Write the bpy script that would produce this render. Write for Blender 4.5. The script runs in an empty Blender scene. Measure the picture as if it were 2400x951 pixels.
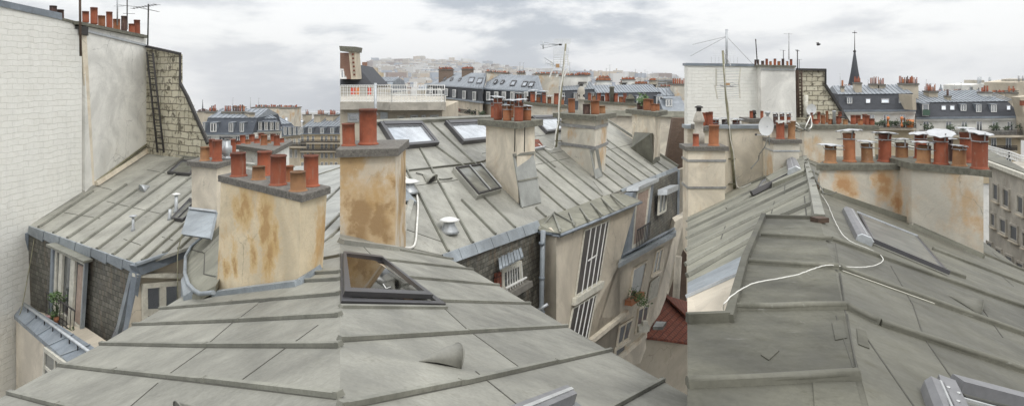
import bpy, math, random
from mathutils import Vector, Matrix
from mathutils.geometry import intersect_line_plane
random.seed(7)
V = Vector
F, CX, H = 1600.0, 1200.0, 178.0
UP = V((0, 0, 1))
col = bpy.context.scene.collection
WL = {}

def ray(x, y): return V(((x-CX)/F, 1.0, (H-y)/F))
def P(x, y, d): return ray(x, y)*d

class Plane:
    def __init__(s, n, q):
        s.n = n.normalized()
        if s.n.dot(q) > 0: s.n = -s.n          # faces the viewer
        s.q = q.copy()
    def pt(s, x, y, off=0.0):
        r = ray(x, y); c = s.n.dot(s.q)+off
        return r*(c/s.n.dot(r))
    def pts(s, l, off=0.0): return [s.pt(x, y, off) for x, y in l]
def pl_vp(a, b, q): return Plane(ray(*a).cross(ray(*b)), q)
def pl3(a, b, c): return Plane((b-a).cross(c-a), a)
def plv(a, b): return Plane((b-a).cross(UP), a)

# ------------------------------------------------------------------ mesh builder
class MB:
    def __init__(s): s.v = []; s.f = []; s.sm = []
    def poly(s, pts, smooth=False):
        i = len(s.v); s.v += [V(p) for p in pts]; s.f.append(list(range(i, i+len(pts)))); s.sm.append(smooth)
    def prism(s, a, b, smooth=False):
        n = len(a); i = len(s.v); s.v += [V(p) for p in a]+[V(p) for p in b]
        s.f.append(list(range(i, i+n))[::-1]); s.f.append(list(range(i+n, i+2*n))); s.sm += [False, False]
        for k in range(n):
            j = (k+1) % n; s.f.append([i+k, i+j, i+n+j, i+n+k]); s.sm.append(smooth)
        return s
    def slab(s, pts, vec): return s.prism([p+vec for p in pts], pts)
    def box(s, c, sx, sy, sz, rz=0.0):
        R = Matrix.Rotation(rz, 3, 'Z'); q = [(-1, -1), (1, -1), (1, 1), (-1, 1)]
        a = [V(c)+R@V((i*sx/2, j*sy/2, 0)) for i, j in q]
        return s.prism(a, [p+UP*sz for p in a])
    def tube(s, pts, r, n=6, r2=None):
        pts = [V(p) for p in pts]; m = len(pts); rings = []; i0 = len(s.v)
        for k, p in enumerate(pts):
            t = (pts[min(k+1, m-1)]-pts[max(k-1, 0)])
            if t.length < 1e-9: t = UP.copy()
            t.normalize(); a = t.orthogonal() if abs(t.z) > .95 else t.cross(UP); a.normalize(); b = t.cross(a)
            rr = r if r2 is None else r+(r2-r)*k/max(1, m-1)
            s.v += [p+(a*math.cos(2*math.pi*j/n)+b*math.sin(2*math.pi*j/n))*rr for j in range(n)]
        for k in range(m-1):
            for j in range(n):
                jj = (j+1) % n; A = i0+k*n; B = A+n
                s.f.append([A+j, A+jj, B+jj, B+j]); s.sm.append(n > 4)
        s.f.append([i0+j for j in range(n)][::-1]); s.f.append([i0+(m-1)*n+j for j in range(n)]); s.sm += [False, False]
        return s
    def lathe(s, base, prof, n=16, ax=UP, ox=None, sq=1.0):
        ax = V(ax).normalized(); a = ax.orthogonal().normalized() if abs(ax.z) < .999 else V((1, 0, 0)); b = ax.cross(a)
        i0 = len(s.v)
        for r, z in prof:
            s.v += [V(base)+ax*z+(a*math.cos(2*math.pi*j/n)+b*math.sin(2*math.pi*j/n)*sq)*max(r, 1e-4) for j in range(n)]
        for k in range(len(prof)-1):
            for j in range(n):
                jj = (j+1) % n; A = i0+k*n; B = A+n
                s.f.append([A+j, A+jj, B+jj, B+j]); s.sm.append(True)
        s.f.append([i0+j for j in range(n)][::-1]); s.f.append([i0+(len(prof)-1)*n+j for j in range(n)]); s.sm += [False, False]
        return s
    def bar(s, a, b, w, h, nrm):
        """rectangular bar lying on a surface with normal nrm"""
        t = (b-a).normalized(); sd = t.cross(nrm).normalized()*w/2
        return s.prism([a-sd, a+sd, b+sd, b-sd], [a-sd*.8+nrm*h, a+sd*.8+nrm*h, b+sd*.8+nrm*h, b-sd*.8+nrm*h])
    def build(s, name, mat, parent=None):
        me = bpy.data.meshes.new(name)
        L = WL.get(parent.name, V((0, 0, 0))) if parent else V((0, 0, 0))
        ob = bpy.data.objects.new(name, me)
        if parent is None:
            L = sum(s.v, V((0, 0, 0)))/len(s.v); L.z = min(p.z for p in s.v); ob.location = L
        me.from_pydata([p-L for p in s.v], [], s.f); me.update()
        import bmesh
        bm = bmesh.new(); bm.from_mesh(me); bmesh.ops.recalc_face_normals(bm, faces=bm.faces)
        uv = bm.loops.layers.uv.new('UVMap')
        for f in bm.faces:
            n = f.normal
            u = UP.cross(n)
            u = V((1, 0, 0)) if u.length < .08 else u.normalized()
            w = n.cross(u)
            for l in f.loops: l[uv].uv = ((l.vert.co+L).dot(u), (l.vert.co+L).dot(w))
        bm.to_mesh(me); bm.free()
        for p, q in zip(me.polygons, s.sm): p.use_smooth = q
        me.materials.append(mat); col.objects.link(ob); ob.parent = parent
        WL[ob.name] = L.copy()
        return ob

def tag(o, label=None, cat=None, group=None, kind=None):
    if label: o['label'] = label
    if cat: o['category'] = cat
    if group: o['group'] = group
    if kind: o['kind'] = kind
    return o
def thing(name, label, cat, loc, group=None):
    o = bpy.data.objects.new(name, None); o.empty_display_size = .1; col.objects.link(o); o.location = V(loc)
    WL[o.name] = V(loc); return tag(o, label, cat, group)

def qm(Q, s, t):                                  # Q = tl, tr, br, bl
    a = Q[0].lerp(Q[1], s); b = Q[3].lerp(Q[2], s); return a.lerp(b, t)
def qn(Q):
    n = (Q[1]-Q[0]).cross(Q[3]-Q[0]).normalized()
    c = (Q[0]+Q[1]+Q[2]+Q[3])/4
    return -n if n.dot(c) > 0 else n
def cell(m, Q, s0, s1, t0, t1, o0, o1, n):
    a = [qm(Q, s0, t0), qm(Q, s1, t0), qm(Q, s1, t1), qm(Q, s0, t1)]
    m.prism([p+n*o0 for p in a], [p+n*o1 for p in a])
def window(parent, Q, cols=2, rows=1, fw=.06, th=.05, fm=None, gm=None, name='window', base=0.0, mull=None, glass_name='pane', back=True):
    n = qn(Q); W = ((Q[1]-Q[0]).length+(Q[2]-Q[3]).length)/2; Hh = ((Q[3]-Q[0]).length+(Q[2]-Q[1]).length)/2
    a, b = min(.3, fw/W), min(.3, fw/Hh); mw = mull or fw*.8
    m = MB()
    cell(m, Q, 0, a, 0, 1, base, base+th, n); cell(m, Q, 1-a, 1, 0, 1, base, base+th, n)
    cell(m, Q, a, 1-a, 0, b, base, base+th, n); cell(m, Q, a, 1-a, 1-b, 1, base, base+th, n)
    for k in range(1, cols):
        s = a+(1-2*a)*k/cols; h = mw/W/2; cell(m, Q, s-h, s+h, b, 1-b, base, base+th*.8, n)
    for k in range(1, rows):
        t = b+(1-2*b)*k/rows; h = mw/Hh/2; cell(m, Q, a, 1-a, t-h, t+h, base, base+th*.7, n)
    fr = m.build(name, fm, parent)
    g = MB(); cell(g, Q, a*.5, 1-a*.5, b*.5, 1-b*.5, base+.001, base+th*.35, n)
    if parent is None or WL.get(parent.name) is None: pass
    gp = fr if (parent is None or parent.parent is None) else parent
    g.build(glass_name, gm, gp)
    return fr
# ------------------------------------------------------------------ materials
class NT:
    def __init__(s, name):
        s.m = bpy.data.materials.new(name); s.m.use_nodes = True; s.t = s.m.node_tree; s.t.nodes.clear()
        s.out = s.n('ShaderNodeOutputMaterial'); s.b = s.n('ShaderNodeBsdfPrincipled'); s.l(s.b.outputs[0], s.out.inputs[0])
    def n(s, k, **kw):
        o = s.t.nodes.new(k)
        for a, b in kw.items(): setattr(o, a, b)
        return o
    def l(s, a, b): s.t.links.new(a, b)
    def co(s, kind='Object', sc=(1, 1, 1), rot=(0, 0, 0)):
        c = s.n('ShaderNodeTexCoord'); m = s.n('ShaderNodeMapping'); m.inputs['Scale'].default_value = sc; m.inputs['Rotation'].default_value = rot
        s.l(c.outputs[kind], m.inputs[0]); return m.outputs[0]
    def noise(s, v, scale, det=4, rough=.55, dist=0):
        o = s.n('ShaderNodeTexNoise'); s.l(v, o.inputs['Vector']); o.inputs['Scale'].default_value = scale
        o.inputs['Detail'].default_value = det; o.inputs['Roughness'].default_value = rough; o.inputs['Distortion'].default_value = dist
        return o.outputs['Fac']
    def ramp(s, f, a, b, ca=None, cb=None):
        o = s.n('ShaderNodeMapRange'); o.inputs['From Min'].default_value = a; o.inputs['From Max'].default_value = b; o.clamp = True
        o.interpolation_type = 'SMOOTHSTEP'
        s.l(f, o.inputs[0]); 
        if ca is not None: o.inputs['To Min'].default_value = ca; o.inputs['To Max'].default_value = cb
        return o.outputs[0]
    def mix(s, f, a, b, mode='MIX'):
        o = s.n('ShaderNodeMix', data_type='RGBA', blend_type=mode)
        for sock, val in ((o.inputs[0], f), (o.inputs[6], a), (o.inputs[7], b)):
            if isinstance(val, (int, float)): sock.default_value = val
            elif isinstance(val, tuple): sock.default_value = (*val, 1)
            else: s.l(val, sock)
        return o.outputs[2]
    def math(s, op, a, b=0.0):
        o = s.n('ShaderNodeMath', operation=op)
        for sock, val in ((o.inputs[0], a), (o.inputs[1], b)):
            if isinstance(val, (int, float)): sock.default_value = val
            else: s.l(val, sock)
        return o.outputs[0]
    def bump(s, h, st=.3, d=.01):
        o = s.n('ShaderNodeBump'); o.inputs['Strength'].default_value = st; o.inputs['Distance'].default_value = d
        s.l(h, o.inputs['Height']); s.l(o.outputs[0], s.b.inputs['Normal'])
    def fin(s, c, rough=.7, metal=0, spec=None):
        if isinstance(c, tuple): s.b.inputs['Base Color'].default_value = (*c, 1)
        else: s.l(c, s.b.inputs['Base Color'])
        if isinstance(rough, (int, float)): s.b.inputs['Roughness'].default_value = rough
        else: s.l(rough, s.b.inputs['Roughness'])
        s.b.inputs['Metallic'].default_value = metal
        if spec is not None: s.b.inputs['Specular IOR Level'].default_value = spec
        return s.m
def mul(c, k): return tuple(x*k for x in c)

def zinc(name, c, rough=.5, var=.25, stain=(.10, .095, .075), white=.35, ang=0.0):
    t = NT(name); uv = t.co('UV', rot=(0, 0, ang)); ob = t.co('Object')
    big = t.noise(ob, .9, 5, .6); st = t.noise(t.co('UV', (4, 1.6, 1), (0, 0, ang)), 1.0, 9, .75)
    fine = t.noise(ob, 30, 3, .6); mid = t.noise(ob, 4, 10, .76, .2)
    k = t.mix(t.ramp(big, .3, .7), mul(c, 1-var), mul(c, 1+var*.6))
    k = t.mix(t.ramp(st, .5, .8, 0, .5), k, mul(c, 1-var*1.4))
    k = t.mix(t.ramp(mid, .55, .74, 0, .7), k, stain)
    k = t.mix(t.ramp(t.noise(t.co('UV', (1.5, 6, 1)), 1.3, 6, .7), .64, .74, 0, white), k, (.40, .40, .37))
    k = t.mix(t.ramp(fine, .35, .7, 0, .28), k, mul(c, .5))
    ox = t.noise(t.co('UV', (14, 2.2, 1), (0, 0, ang)), 1.0, 8, .75)
    k = t.mix(t.math('MULTIPLY', t.ramp(ox, .60, .68, 0, white*.7), t.ramp(big, .45, .6)), k, (.42, .42, .39))
    k = t.mix(t.ramp(t.noise(ob, 11, 8, .75), .62, .70, 0, .35), k, stain)
    at = t.n('ShaderNodeAttribute', attribute_name='tone'); tn = t.math('ADD', t.math('ADD', .92, at.outputs['Fac']), t.math('MULTIPLY', t.ramp(t.noise(ob, 2.4, 8, .68), .35, .65), .18))
    k = t.mix(1.0, k, tn, 'MULTIPLY')
    t.bump(t.math('ADD', t.math('MULTIPLY', big, 2.0), t.math('MULTIPLY', fine, .15)), .35, .03)
    return t.fin(k, t.ramp(mid, .3, .7, rough-.1, rough+.15), .0, .5)

def plaster(name, c, stainc=(.50, .30, .12), amt=.5, sc=.9, dark=.3, lo=.52, hi=.66, grime=(.16, .15, .12)):
    t = NT(name); ob = t.co('Object')
    a = t.noise(ob, sc, 6, .62, .8); b = t.noise(t.co('Object', (1.2, 1.2, .75)), sc*1.5, 9, .62, .15)
    d = t.noise(t.co('Object', (4, 4, .9)), 1.5, 8, .7); f = t.noise(ob, 22, 5, .7)
    k = t.mix(t.ramp(a, .35, .65), mul(c, .80), mul(c, 1.1))
    k = t.mix(t.ramp(t.noise(ob, sc*5, 6, .7), .5, .72, 0, .5), k, mul(c, .72))
    k = t.mix(t.ramp(b, lo, hi, 0, amt), k, stainc)
    k = t.mix(t.ramp(b, hi, hi+.12, 0, amt), k, mul(stainc, .5))
    k = t.mix(t.ramp(d, .58, .8, 0, dark), k, grime)
    k = t.mix(t.ramp(f, .6, .8, 0, .3), k, mul(c, .5))
    def crack(scale, wd, amt_):
        wn = t.n('ShaderNodeTexNoise'); t.l(ob, wn.inputs['Vector']); wn.inputs['Scale'].default_value = scale*2.2; wn.inputs['Detail'].default_value = 6
        va = t.n('ShaderNodeVectorMath', operation='MULTIPLY_ADD'); t.l(wn.outputs['Color'], va.inputs[0]); va.inputs[1].default_value = (.55/scale,)*3; t.l(ob, va.inputs[2])
        vo = t.n('ShaderNodeTexVoronoi', feature='DISTANCE_TO_EDGE'); t.l(va.outputs[0], vo.inputs['Vector']); vo.inputs['Scale'].default_value = scale
        return t.math('MULTIPLY', t.ramp(vo.outputs['Distance'], 0, wd, amt_, 0), t.ramp(t.noise(ob, scale*.8, 3), .48, .6))
    k = t.mix(crack(.9, .014, .6), k, mul(c, .35))
    pit = t.noise(ob, 7, 10, .78)
    k = t.mix(t.ramp(pit, .58, .64, 0, .30), k, mul(c, .62)); k = t.mix(t.ramp(pit, .40, .34, 0, .25), k, mul(c, 1.2))
    f = t.math('ADD', f, t.math('MULTIPLY', pit, 1.5))
    t.bump(t.math('ADD', f, t.math('MULTIPLY', a, 2.0)), .35, .02)
    return t.fin(k, .9)

def bricks(name, c1, c2, mortar, bw, bh, ms=.008, bumpd=.01, over=None, overamt=0, rough=.9, sc2=3.0, mossy=None, blend=0.0, lowc=1.0):
    t = NT(name); uv = t.co('UV'); ob = t.co('Object')
    w = t.n('ShaderNodeTexNoise'); t.l(ob, w.inputs['Vector']); w.inputs['Scale'].default_value = 2.5
    vv = t.n('ShaderNodeVectorMath', operation='MULTIPLY_ADD'); t.l(w.outputs['Color'], vv.inputs[0]); vv.inputs[1].default_value = (bh*(.8 if 'white' in name else .35),)*3; t.l(uv, vv.inputs[2])
    o = t.n('ShaderNodeTexBrick'); t.l(vv.outputs[0], o.inputs['Vector']); o.inputs['Scale'].default_value = 1
    o.inputs['Color1'].default_value = (*c1, 1); o.inputs['Color2'].default_value = (*c2, 1); o.inputs['Mortar'].default_value = (*mortar, 1)
    o.inputs['Mortar Size'].default_value = ms; o.inputs['Brick Width'].default_value = bw; o.inputs['Row Height'].default_value = bh; o.inputs['Mortar Smooth'].default_value = .3
    n1 = t.noise(ob, sc2, 7, .7, .6); n2 = t.noise(ob, .8, 4, .6)
    k = o.outputs['Color']
    if blend: k = t.mix(t.ramp(n1, .38, .62, 0, blend), k, mul(c1, .98))
    k = t.mix(t.ramp(n2, .3, .7, 0, .35), k, mul(c1, .7*lowc))
    if over: k = t.mix(t.ramp(n1, .50, .62, 0, overamt), k, over)
    if mossy: k = t.mix(t.ramp(t.noise(t.co('Object', (3, 3, .6)), 1.2, 5, .6), .5, .75, 0, .7), k, mossy)
    gr = t.noise(t.co('Object', (3, 3, .5)), 1.1, 9, .7); k = t.mix(t.ramp(gr, .52, .74, 0, .30), k, mul(c1, .62))
    t.bump(t.math('SUBTRACT', t.math('MULTIPLY', n1, 1.2), o.outputs['Fac']), .7, bumpd)
    return t.fin(k, rough)

def plain(name, c, rough=.6, metal=0, var=.15, sc=6.0, spec=None, grime=None):
    t = NT(name); n = t.noise(t.co('Object'), sc, 6, .65)
    k = t.mix(t.ramp(n, .3, .7), mul(c, 1-var), mul(c, 1+var))
    if grime: k = t.mix(t.ramp(t.noise(t.co('Object'), sc*2.3, 5, .7, .6), .5, .72, 0, .8), k, grime)
    t.bump(n, .15, .01)
    return t.fin(k, rough, metal, spec)
def glass(name, c=(.03, .035, .04), refl=.3, rough=.04):
    t = NT(name); g = t.n('ShaderNodeBsdfGlossy'); g.inputs['Roughness'].default_value = rough; g.inputs['Color'].default_value = (.85, .88, .9, 1)
    mx = t.n('ShaderNodeMixShader'); fr = t.n('ShaderNodeFresnel'); fr.inputs[0].default_value = 1.5
    t.l(t.math('MAXIMUM', t.math('MULTIPLY', fr.outputs[0], .45 if refl > .03 and refl < .2 else (.12 if refl < .03 else 1.0)), refl), mx.inputs[0])
    n = t.noise(t.co('Object'), 2.2, 3); t.fin(t.mix(t.ramp(n, .3, .7), mul(c, .6), mul(c, 1.5)), .4)
    t.bump(n, .03, .01)
    t.l(t.b.outputs[0], mx.inputs[1]); t.l(g.outputs[0], mx.inputs[2]); t.l(mx.outputs[0], t.out.inputs[0]); return t.m
def clear_glass(name, c=(.8, .85, .84), refl=.25):
    t = NT(name); g = t.n('ShaderNodeBsdfGlossy'); g.inputs['Roughness'].default_value = .03
    tr = t.n('ShaderNodeBsdfTransparent'); tr.inputs[0].default_value = (*c, 1); fr = t.n('ShaderNodeFresnel'); fr.inputs[0].default_value = 1.5
    mx = t.n('ShaderNodeMixShader'); t.l(t.math('MAXIMUM', fr.outputs[0], refl), mx.inputs[0]); t.l(tr.outputs[0], mx.inputs[1]); t.l(g.outputs[0], mx.inputs[2])
    t.l(mx.outputs[0], t.out.inputs[0]); t.t.nodes.remove(t.b); return t.m

def terracotta(name, c, dk=.4, soot=0):
    t = NT(name); ob = t.co('Object'); inf = t.n('ShaderNodeObjectInfo')
    a = t.noise(ob, 5, 5, .6); b = t.noise(t.co('Object', (6, 6, 1)), 3, 5, .65)
    k = t.mix(inf.outputs['Random'], mul(c, .72), mul(c, 1.12))
    k = t.mix(t.ramp(a, .4, .7, 0, dk), k, mul(c, .45))
    k = t.mix(t.ramp(b, .52, .70, 0, .5), k, (.26, .17, .12)); k = t.mix(t.ramp(t.noise(ob, 17, 9, .75), .56, .68, 0, .55), k, mul(c, .4)); k = t.mix(t.ramp(t.noise(ob, 9, 8, .7), .62, .70, 0, .4), k, (.30, .29, .22))
    if soot:
        g = t.n('ShaderNodeTexCoord'); sp = t.n('ShaderNodeSeparateXYZ'); t.l(g.outputs['Generated'], sp.inputs[0])
        k = t.mix(t.math('MULTIPLY', t.ramp(t.math('ADD', sp.outputs[2], t.math('MULTIPLY', a, .5)), .9, 1.3), soot), k, (.03, .025, .022))
    t.bump(t.noise(ob, 40, 4, .7), .2, .006)
    return t.fin(k, .8)

M = {}
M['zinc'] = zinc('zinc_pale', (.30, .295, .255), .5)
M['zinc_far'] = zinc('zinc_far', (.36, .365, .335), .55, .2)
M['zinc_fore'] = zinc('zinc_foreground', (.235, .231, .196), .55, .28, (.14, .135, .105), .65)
M['zinc_dark'] = zinc('zinc_olive', (.105, .102, .077), .62, .3, (.06, .055, .03), .25)
M['zinc_vignette'] = zinc('vignetted_zinc', (.104, .101, .076), .8, .5, (.045, .042, .026), .35)  # platform zinc, with lens vignette darkening put into the base colour
M['zinc_left'] = zinc('zinc_ribbed', (.225, .22, .172), .75, .3, (.12, .115, .08), .35)
M['batten'] = zinc('batten_zinc', (.23, .228, .19), .55, .3, (.08, .08, .06), .5)
M['batten_dark'] = zinc('batten_olive', (.145, .141, .108), .6, .3, (.06, .06, .04), .6)
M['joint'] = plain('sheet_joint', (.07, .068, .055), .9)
M['blue_zinc'] = zinc('blue_zinc', (.26, .29, .31), .4, .3, (.2, .2, .19), .5)
M['blue_zinc_d'] = zinc('blue_zinc_dark', (.20, .23, .26), .4, .3, (.1, .1, .1), .4)
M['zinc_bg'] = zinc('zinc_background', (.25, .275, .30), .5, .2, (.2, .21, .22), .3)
M['slate_bg'] = bricks('slate_background', (.062, .072, .088), (.078, .088, .104), (.045, .05, .06), .3, .2, .01, .004)
M['slate_bg2'] = bricks('slate_charcoal', (.050, .053, .060), (.062, .066, .074), (.036, .038, .042), .3, .2, .01, .004)
M['slate'] = bricks('slate_tiles', (.085, .082, .066), (.19, .18, .145), (.022, .020, .015),   .17, .13, .008, .012, (.17, .165, .15), .4, .8, 3, (.17, .12, .075))
M['white_brick'] = bricks('white_painted_brick', (.80, .795, .74), (.75, .74, .68), (.66, .65, .59), .38, .17, .008, .03, None, 0, .85, 2.4, None, .93, 1.25)
M['old_brick'] = bricks('old_cream_brick', (.64, .60, .47), (.50, .46, .34), (.16, .14, .10), .55, .24, .022, .05, (.10, .085, .06), .9, .95, 4.0)
M['plaster_w'] = plaster('plaster_white', (.76, .75, .70), (.55, .51, .42), .3, .6, .3, .58, .74, (.32, .31, .28))
M['plaster_o'] = plaster('plaster_ochre', (.66, .56, .39), (.48, .28, .10), .8, .75, .15, .50, .62)
M['plaster_b'] = plaster('plaster_brown', (.64, .57, .46), (.44, .30, .15), .95, .6, .2, .46, .58)
M['plaster_c'] = plaster('plaster_cream', (.68, .61, .49), (.46, .33, .19), .4, .8, .25)
M['plaster_t'] = plaster('plaster_pale', (.66, .60, .49), (.5, .42, .3), .2, .8, .12, .58, .75)
M['plaster_g'] = plaster('plaster_grey', (.62, .58, .49), (.52, .34, .17), .75, .55, .55, .50, .64)
M['plaster_m'] = plaster('plaster_tower', (.56, .50, .40), (.40, .33, .24), .25, .5, .15, .6, .8)
M['cap'] = plain('concrete_cap', (.12, .112, .098), .95, 0, .3, 14, None, (.30, .28, .24))
M['cap_moss'] = plain('mossy_cap', (.15, .145, .115), .95, 0, .3, 9, None, (.055, .06, .035))
M['cap_far'] = plain('stack_cap', (.16, .15, .13), .95)
M['terra'] = terracotta('terracotta', (.34, .095, .045), .45, .6)
M['terra_o'] = terracotta('terracotta_orange', (.36, .14, .06), .4, .4)
M['terra_t'] = terracotta('terracotta_tan', (.36, .185, .085), .55, .5)
M['terra_d'] = terracotta('terracotta_dark', (.10, .055, .045), .5, .6)
M['soot'] = plain('soot', (.012, .011, .01), 1)
M['cowl'] = plain('white_tin', (.44, .45, .46), .35, .35, .1)
M['steel'] = plain('steel', (.34, .34, .34), .4, .6, .2)
M['galv'] = plain('galvanised', (.42, .44, .45), .4, .4, .15)
M['mast'] = plain('mossy_mast', (.21, .20, .13), .7, .1, .3, 5)
M['alu'] = plain('aerial_metal', (.50, .51, .50), .4, .5)
M['iron'] = plain('dark_iron', (.035, .032, .03), .7)
M['iron_r'] = plain('rusty_iron', (.07, .045, .03), .8, 0, .3)
M['white_paint'] = plain('white_paint', (.72, .72, .69), .5, 0, .08)
M['old_white'] = plain('aged_white_paint', (.56, .54, .46), .6, 0, .15, 6, None, (.38, .35, .28))
M['frame_dark'] = plain('dark_frame', (.060, .058, .060), .4, .2, .1)
M['frame_grey'] = plain('grey_shutter_case', (.19, .19, .195), .45, .2, .15)
M['glass'] = glass('window_glass'); M['glass_sky'] = glass('skylight_glass', (.30, .32, .34), .55, .06)
M['glass_dull'] = glass('wired_glass', (.12, .12, .10), .12, .25); M['glass_c'] = clear_glass('clear_glass')
M['glass_br'] = glass('stair_glass', (.028, .021, .016), .02, .3)
M['stone'] = plaster('stone_facade', (.52, .46, .36), (.3, .25, .17), .3, .3, .3)
M['stone_y'] = plaster('yellow_stone', (.58, .48, .32), (.4, .32, .2), .2, .3, .15)
M['white_fac'] = plaster('white_facade', (.72, .71, .66), (.6, .58, .52), .2, .3, .08)
M['conc'] = plaster('concrete_facade', (.44, .41, .35), (.25, .22, .18), .5, .8, .4)
M['red_brick'] = bricks('red_brick', (.26, .11, .07), (.30, .16, .10), (.3, .27, .22), .22, .07, .008, .005)
M['brown_brick'] = bricks('brown_brick', (.17, .115, .085), (.22, .15, .11), (.12, .1, .08), .22, .08, .010, .01)
M['brown_stack'] = bricks('brown_stack_brick', (.20, .15, .11), (.24, .17, .13), (.14, .11, .09), .5, .25, .02, .01)
M['redtile'] = bricks('red_tiles', (.20, .055, .03), (.25, .085, .05), (.07, .025, .018), .22, .22, .02, .02, (.10, .05, .035), .5)
M['leaf'] = plain('leaf_green', (.065, .12, .03), .6, 0, .35, 20)
M['leaf_d'] = plain('leaf_dark', (.04, .06, .025), .7, 0, .35, 20)
M['cable_w'] = plain('white_cable', (.68, .67, .62), .5); M['cable_g'] = plain('grey_cable', (.12, .12, .10), .6)
M['moss'] = plain('moss_patch', (.12, .125, .055), 1, 0, .3)
M['wood'] = plain('varnished_wood', (.42, .26, .13), .5, 0, .15)
M['orange'] = plain('orange_plastic', (.6, .2, .06), .5); M['red'] = plain('red_cloth', (.55, .09, .06), .7)
M['street'] = plain('street_asphalt', (.055, .055, .055), .9, 0, .2, .5)
M['dish'] = plain('dish_white', (.68, .69, .68), .35, 0, .05)
M['green_sheet'] = plain('green_mesh', (.02, .05, .03), .8)
M['pink'] = plain('pink_cloth', (.5, .3, .3), .8)
M['curtain'] = plain('curtain_cloth', (.34, .26, .21), .9)

M['zinc_light'] = zinc('zinc_apron', (.36, .37, .35), .5, .2, (.3, .3, .27), .5)
def blotched(mat, spots, root, name, dark=(.40, .22, .07), deep=(.20, .10, .035), lo=.66):
    """copy of a plaster with water stains of their own shape; spots = (world point, radius)"""
    m2 = M[mat].copy(); m2.name = name; t = m2.node_tree; b = next(n for n in t.nodes if n.type == 'BSDF_PRINCIPLED'); src = b.inputs['Base Color'].links[0].from_socket
    tc = t.nodes.new('ShaderNodeTexCoord'); nz_ = t.nodes.new('ShaderNodeTexNoise'); nz_.inputs['Scale'].default_value = 2.6; nz_.inputs['Detail'].default_value = 10; nz_.inputs['Roughness'].default_value = .68
    t.links.new(tc.outputs['Object'], nz_.inputs['Vector']); last = None
    wp = t.nodes.new('ShaderNodeVectorMath'); wp.operation = 'MULTIPLY_ADD'; t.links.new(nz_.outputs['Color'], wp.inputs[0]); wp.inputs[1].default_value = (.75, .75, .9); t.links.new(tc.outputs['Object'], wp.inputs[2])
    ws = t.nodes.new('ShaderNodeVectorMath'); ws.operation = 'MULTIPLY'; t.links.new(wp.outputs[0], ws.inputs[0]); ws.inputs[1].default_value = (1, 1, .6)
    for p, r in spots:
        d = t.nodes.new('ShaderNodeVectorMath'); d.operation = 'DISTANCE'; t.links.new(ws.outputs[0], d.inputs[0]); pp = p-WL[root.name]+V((.375, .375, .45)); d.inputs[1].default_value = V((pp.x, pp.y, pp.z*.6))
        mm = t.nodes.new('ShaderNodeMapRange'); mm.inputs['From Max'].default_value = r; mm.inputs['To Min'].default_value = 1; mm.inputs['To Max'].default_value = 0; t.links.new(d.outputs['Value'], mm.inputs[0])
        if last is None: last = mm.outputs[0]
        else:
            q = t.nodes.new('ShaderNodeMath'); q.operation = 'MAXIMUM'; t.links.new(last, q.inputs[0]); t.links.new(mm.outputs[0], q.inputs[1]); last = q.outputs[0]
    q = t.nodes.new('ShaderNodeMath'); q.operation = 'ADD'; t.links.new(last, q.inputs[0]); t.links.new(nz_.outputs['Fac'], q.inputs[1])
    def rmp(a, b_, k):
        o = t.nodes.new('ShaderNodeMapRange'); o.interpolation_type = 'SMOOTHSTEP'; o.inputs['From Min'].default_value = a; o.inputs['From Max'].default_value = b_; o.inputs['To Max'].default_value = k; t.links.new(q.outputs[0], o.inputs[0]); return o.outputs[0]
    def mx(f, a, c):
        o = t.nodes.new('ShaderNodeMix'); o.data_type = 'RGBA'; t.links.new(f, o.inputs[0]); t.links.new(a, o.inputs[6]); o.inputs[7].default_value = (*c, 1); return o.outputs[2]
    k = mx(rmp(lo-.22, lo+.22, .42), src, tuple(min(1, x*1.35) for x in dark)); k = mx(rmp(lo, 1.15, .6), k, dark); k = mx(rmp(.98, 1.3, .6), k, deep); t.links.new(k, b.inputs['Base Color']); return m2
# ------------------------------------------------------------------ components
def sheet(parent, pl, pts, mat, th=.12, name='roof', off=0.0):
    q = pl.pts(pts, off); m = MB(); m.prism([p-UP*th for p in q], q); return m.build(name, mat, parent)
def tone(ob, pl, cuts, joints_=(), amt=.16):
    """cut a roof along its rolls and joints and give every zinc sheet its own tone"""
    import bmesh
    Lw = WL[ob.name]; bm = bmesh.new(); bm.from_mesh(ob.data); planes = []
    def mk(l): A, B = pl.pt(*l[0])-Lw, pl.pt(*l[1])-Lw; return A, (B-A).cross(pl.n).normalized(), (A+B)/2
    for l in cuts:
        c, n, _ = mk(l); bmesh.ops.bisect_plane(bm, geom=bm.verts[:]+bm.edges[:]+bm.faces[:], plane_co=c, plane_no=n); planes.append((c, n))
    def pat(p): return tuple(int((p-c).dot(n) > 0) for c, n in planes)
    keys = {}
    for f in bm.faces: keys[f] = pat(f.calc_center_median())
    sub = []
    for l in joints_:
        c, n, mid = mk(l); sub.append((pat(mid), c, n))
    for k, c, n in sub:
        fs = [f for f in bm.faces if pat(f.calc_center_median()) == k]
        if fs: bmesh.ops.bisect_plane(bm, geom=list({v for f in fs for v in f.verts})+list({e for f in fs for e in f.edges})+fs, plane_co=c, plane_no=n)
    uv = bm.loops.layers.uv[0]
    vals = []; rt_ = {}; rr_ = random.Random(len(cuts)*7+1)
    for f in bm.faces:
        ce = f.calc_center_median(); k = pat(ce); k = k+tuple(int((ce-c).dot(n) > 0) for kk, c, n in sub if kk == k)
        if k not in rt_: rt_[k] = rr_.uniform(-amt, amt)
        vals.append(rt_[k])
    bm.to_mesh(ob.data); bm.free()
    a = ob.data.attributes.new('tone', 'FLOAT', 'FACE'); a.data.foreach_set('value', vals)
def poly_part(parent, pts3, vec, mat, name):
    m = MB(); m.prism([p+vec for p in pts3], pts3); return m.build(name, mat, parent)

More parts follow.
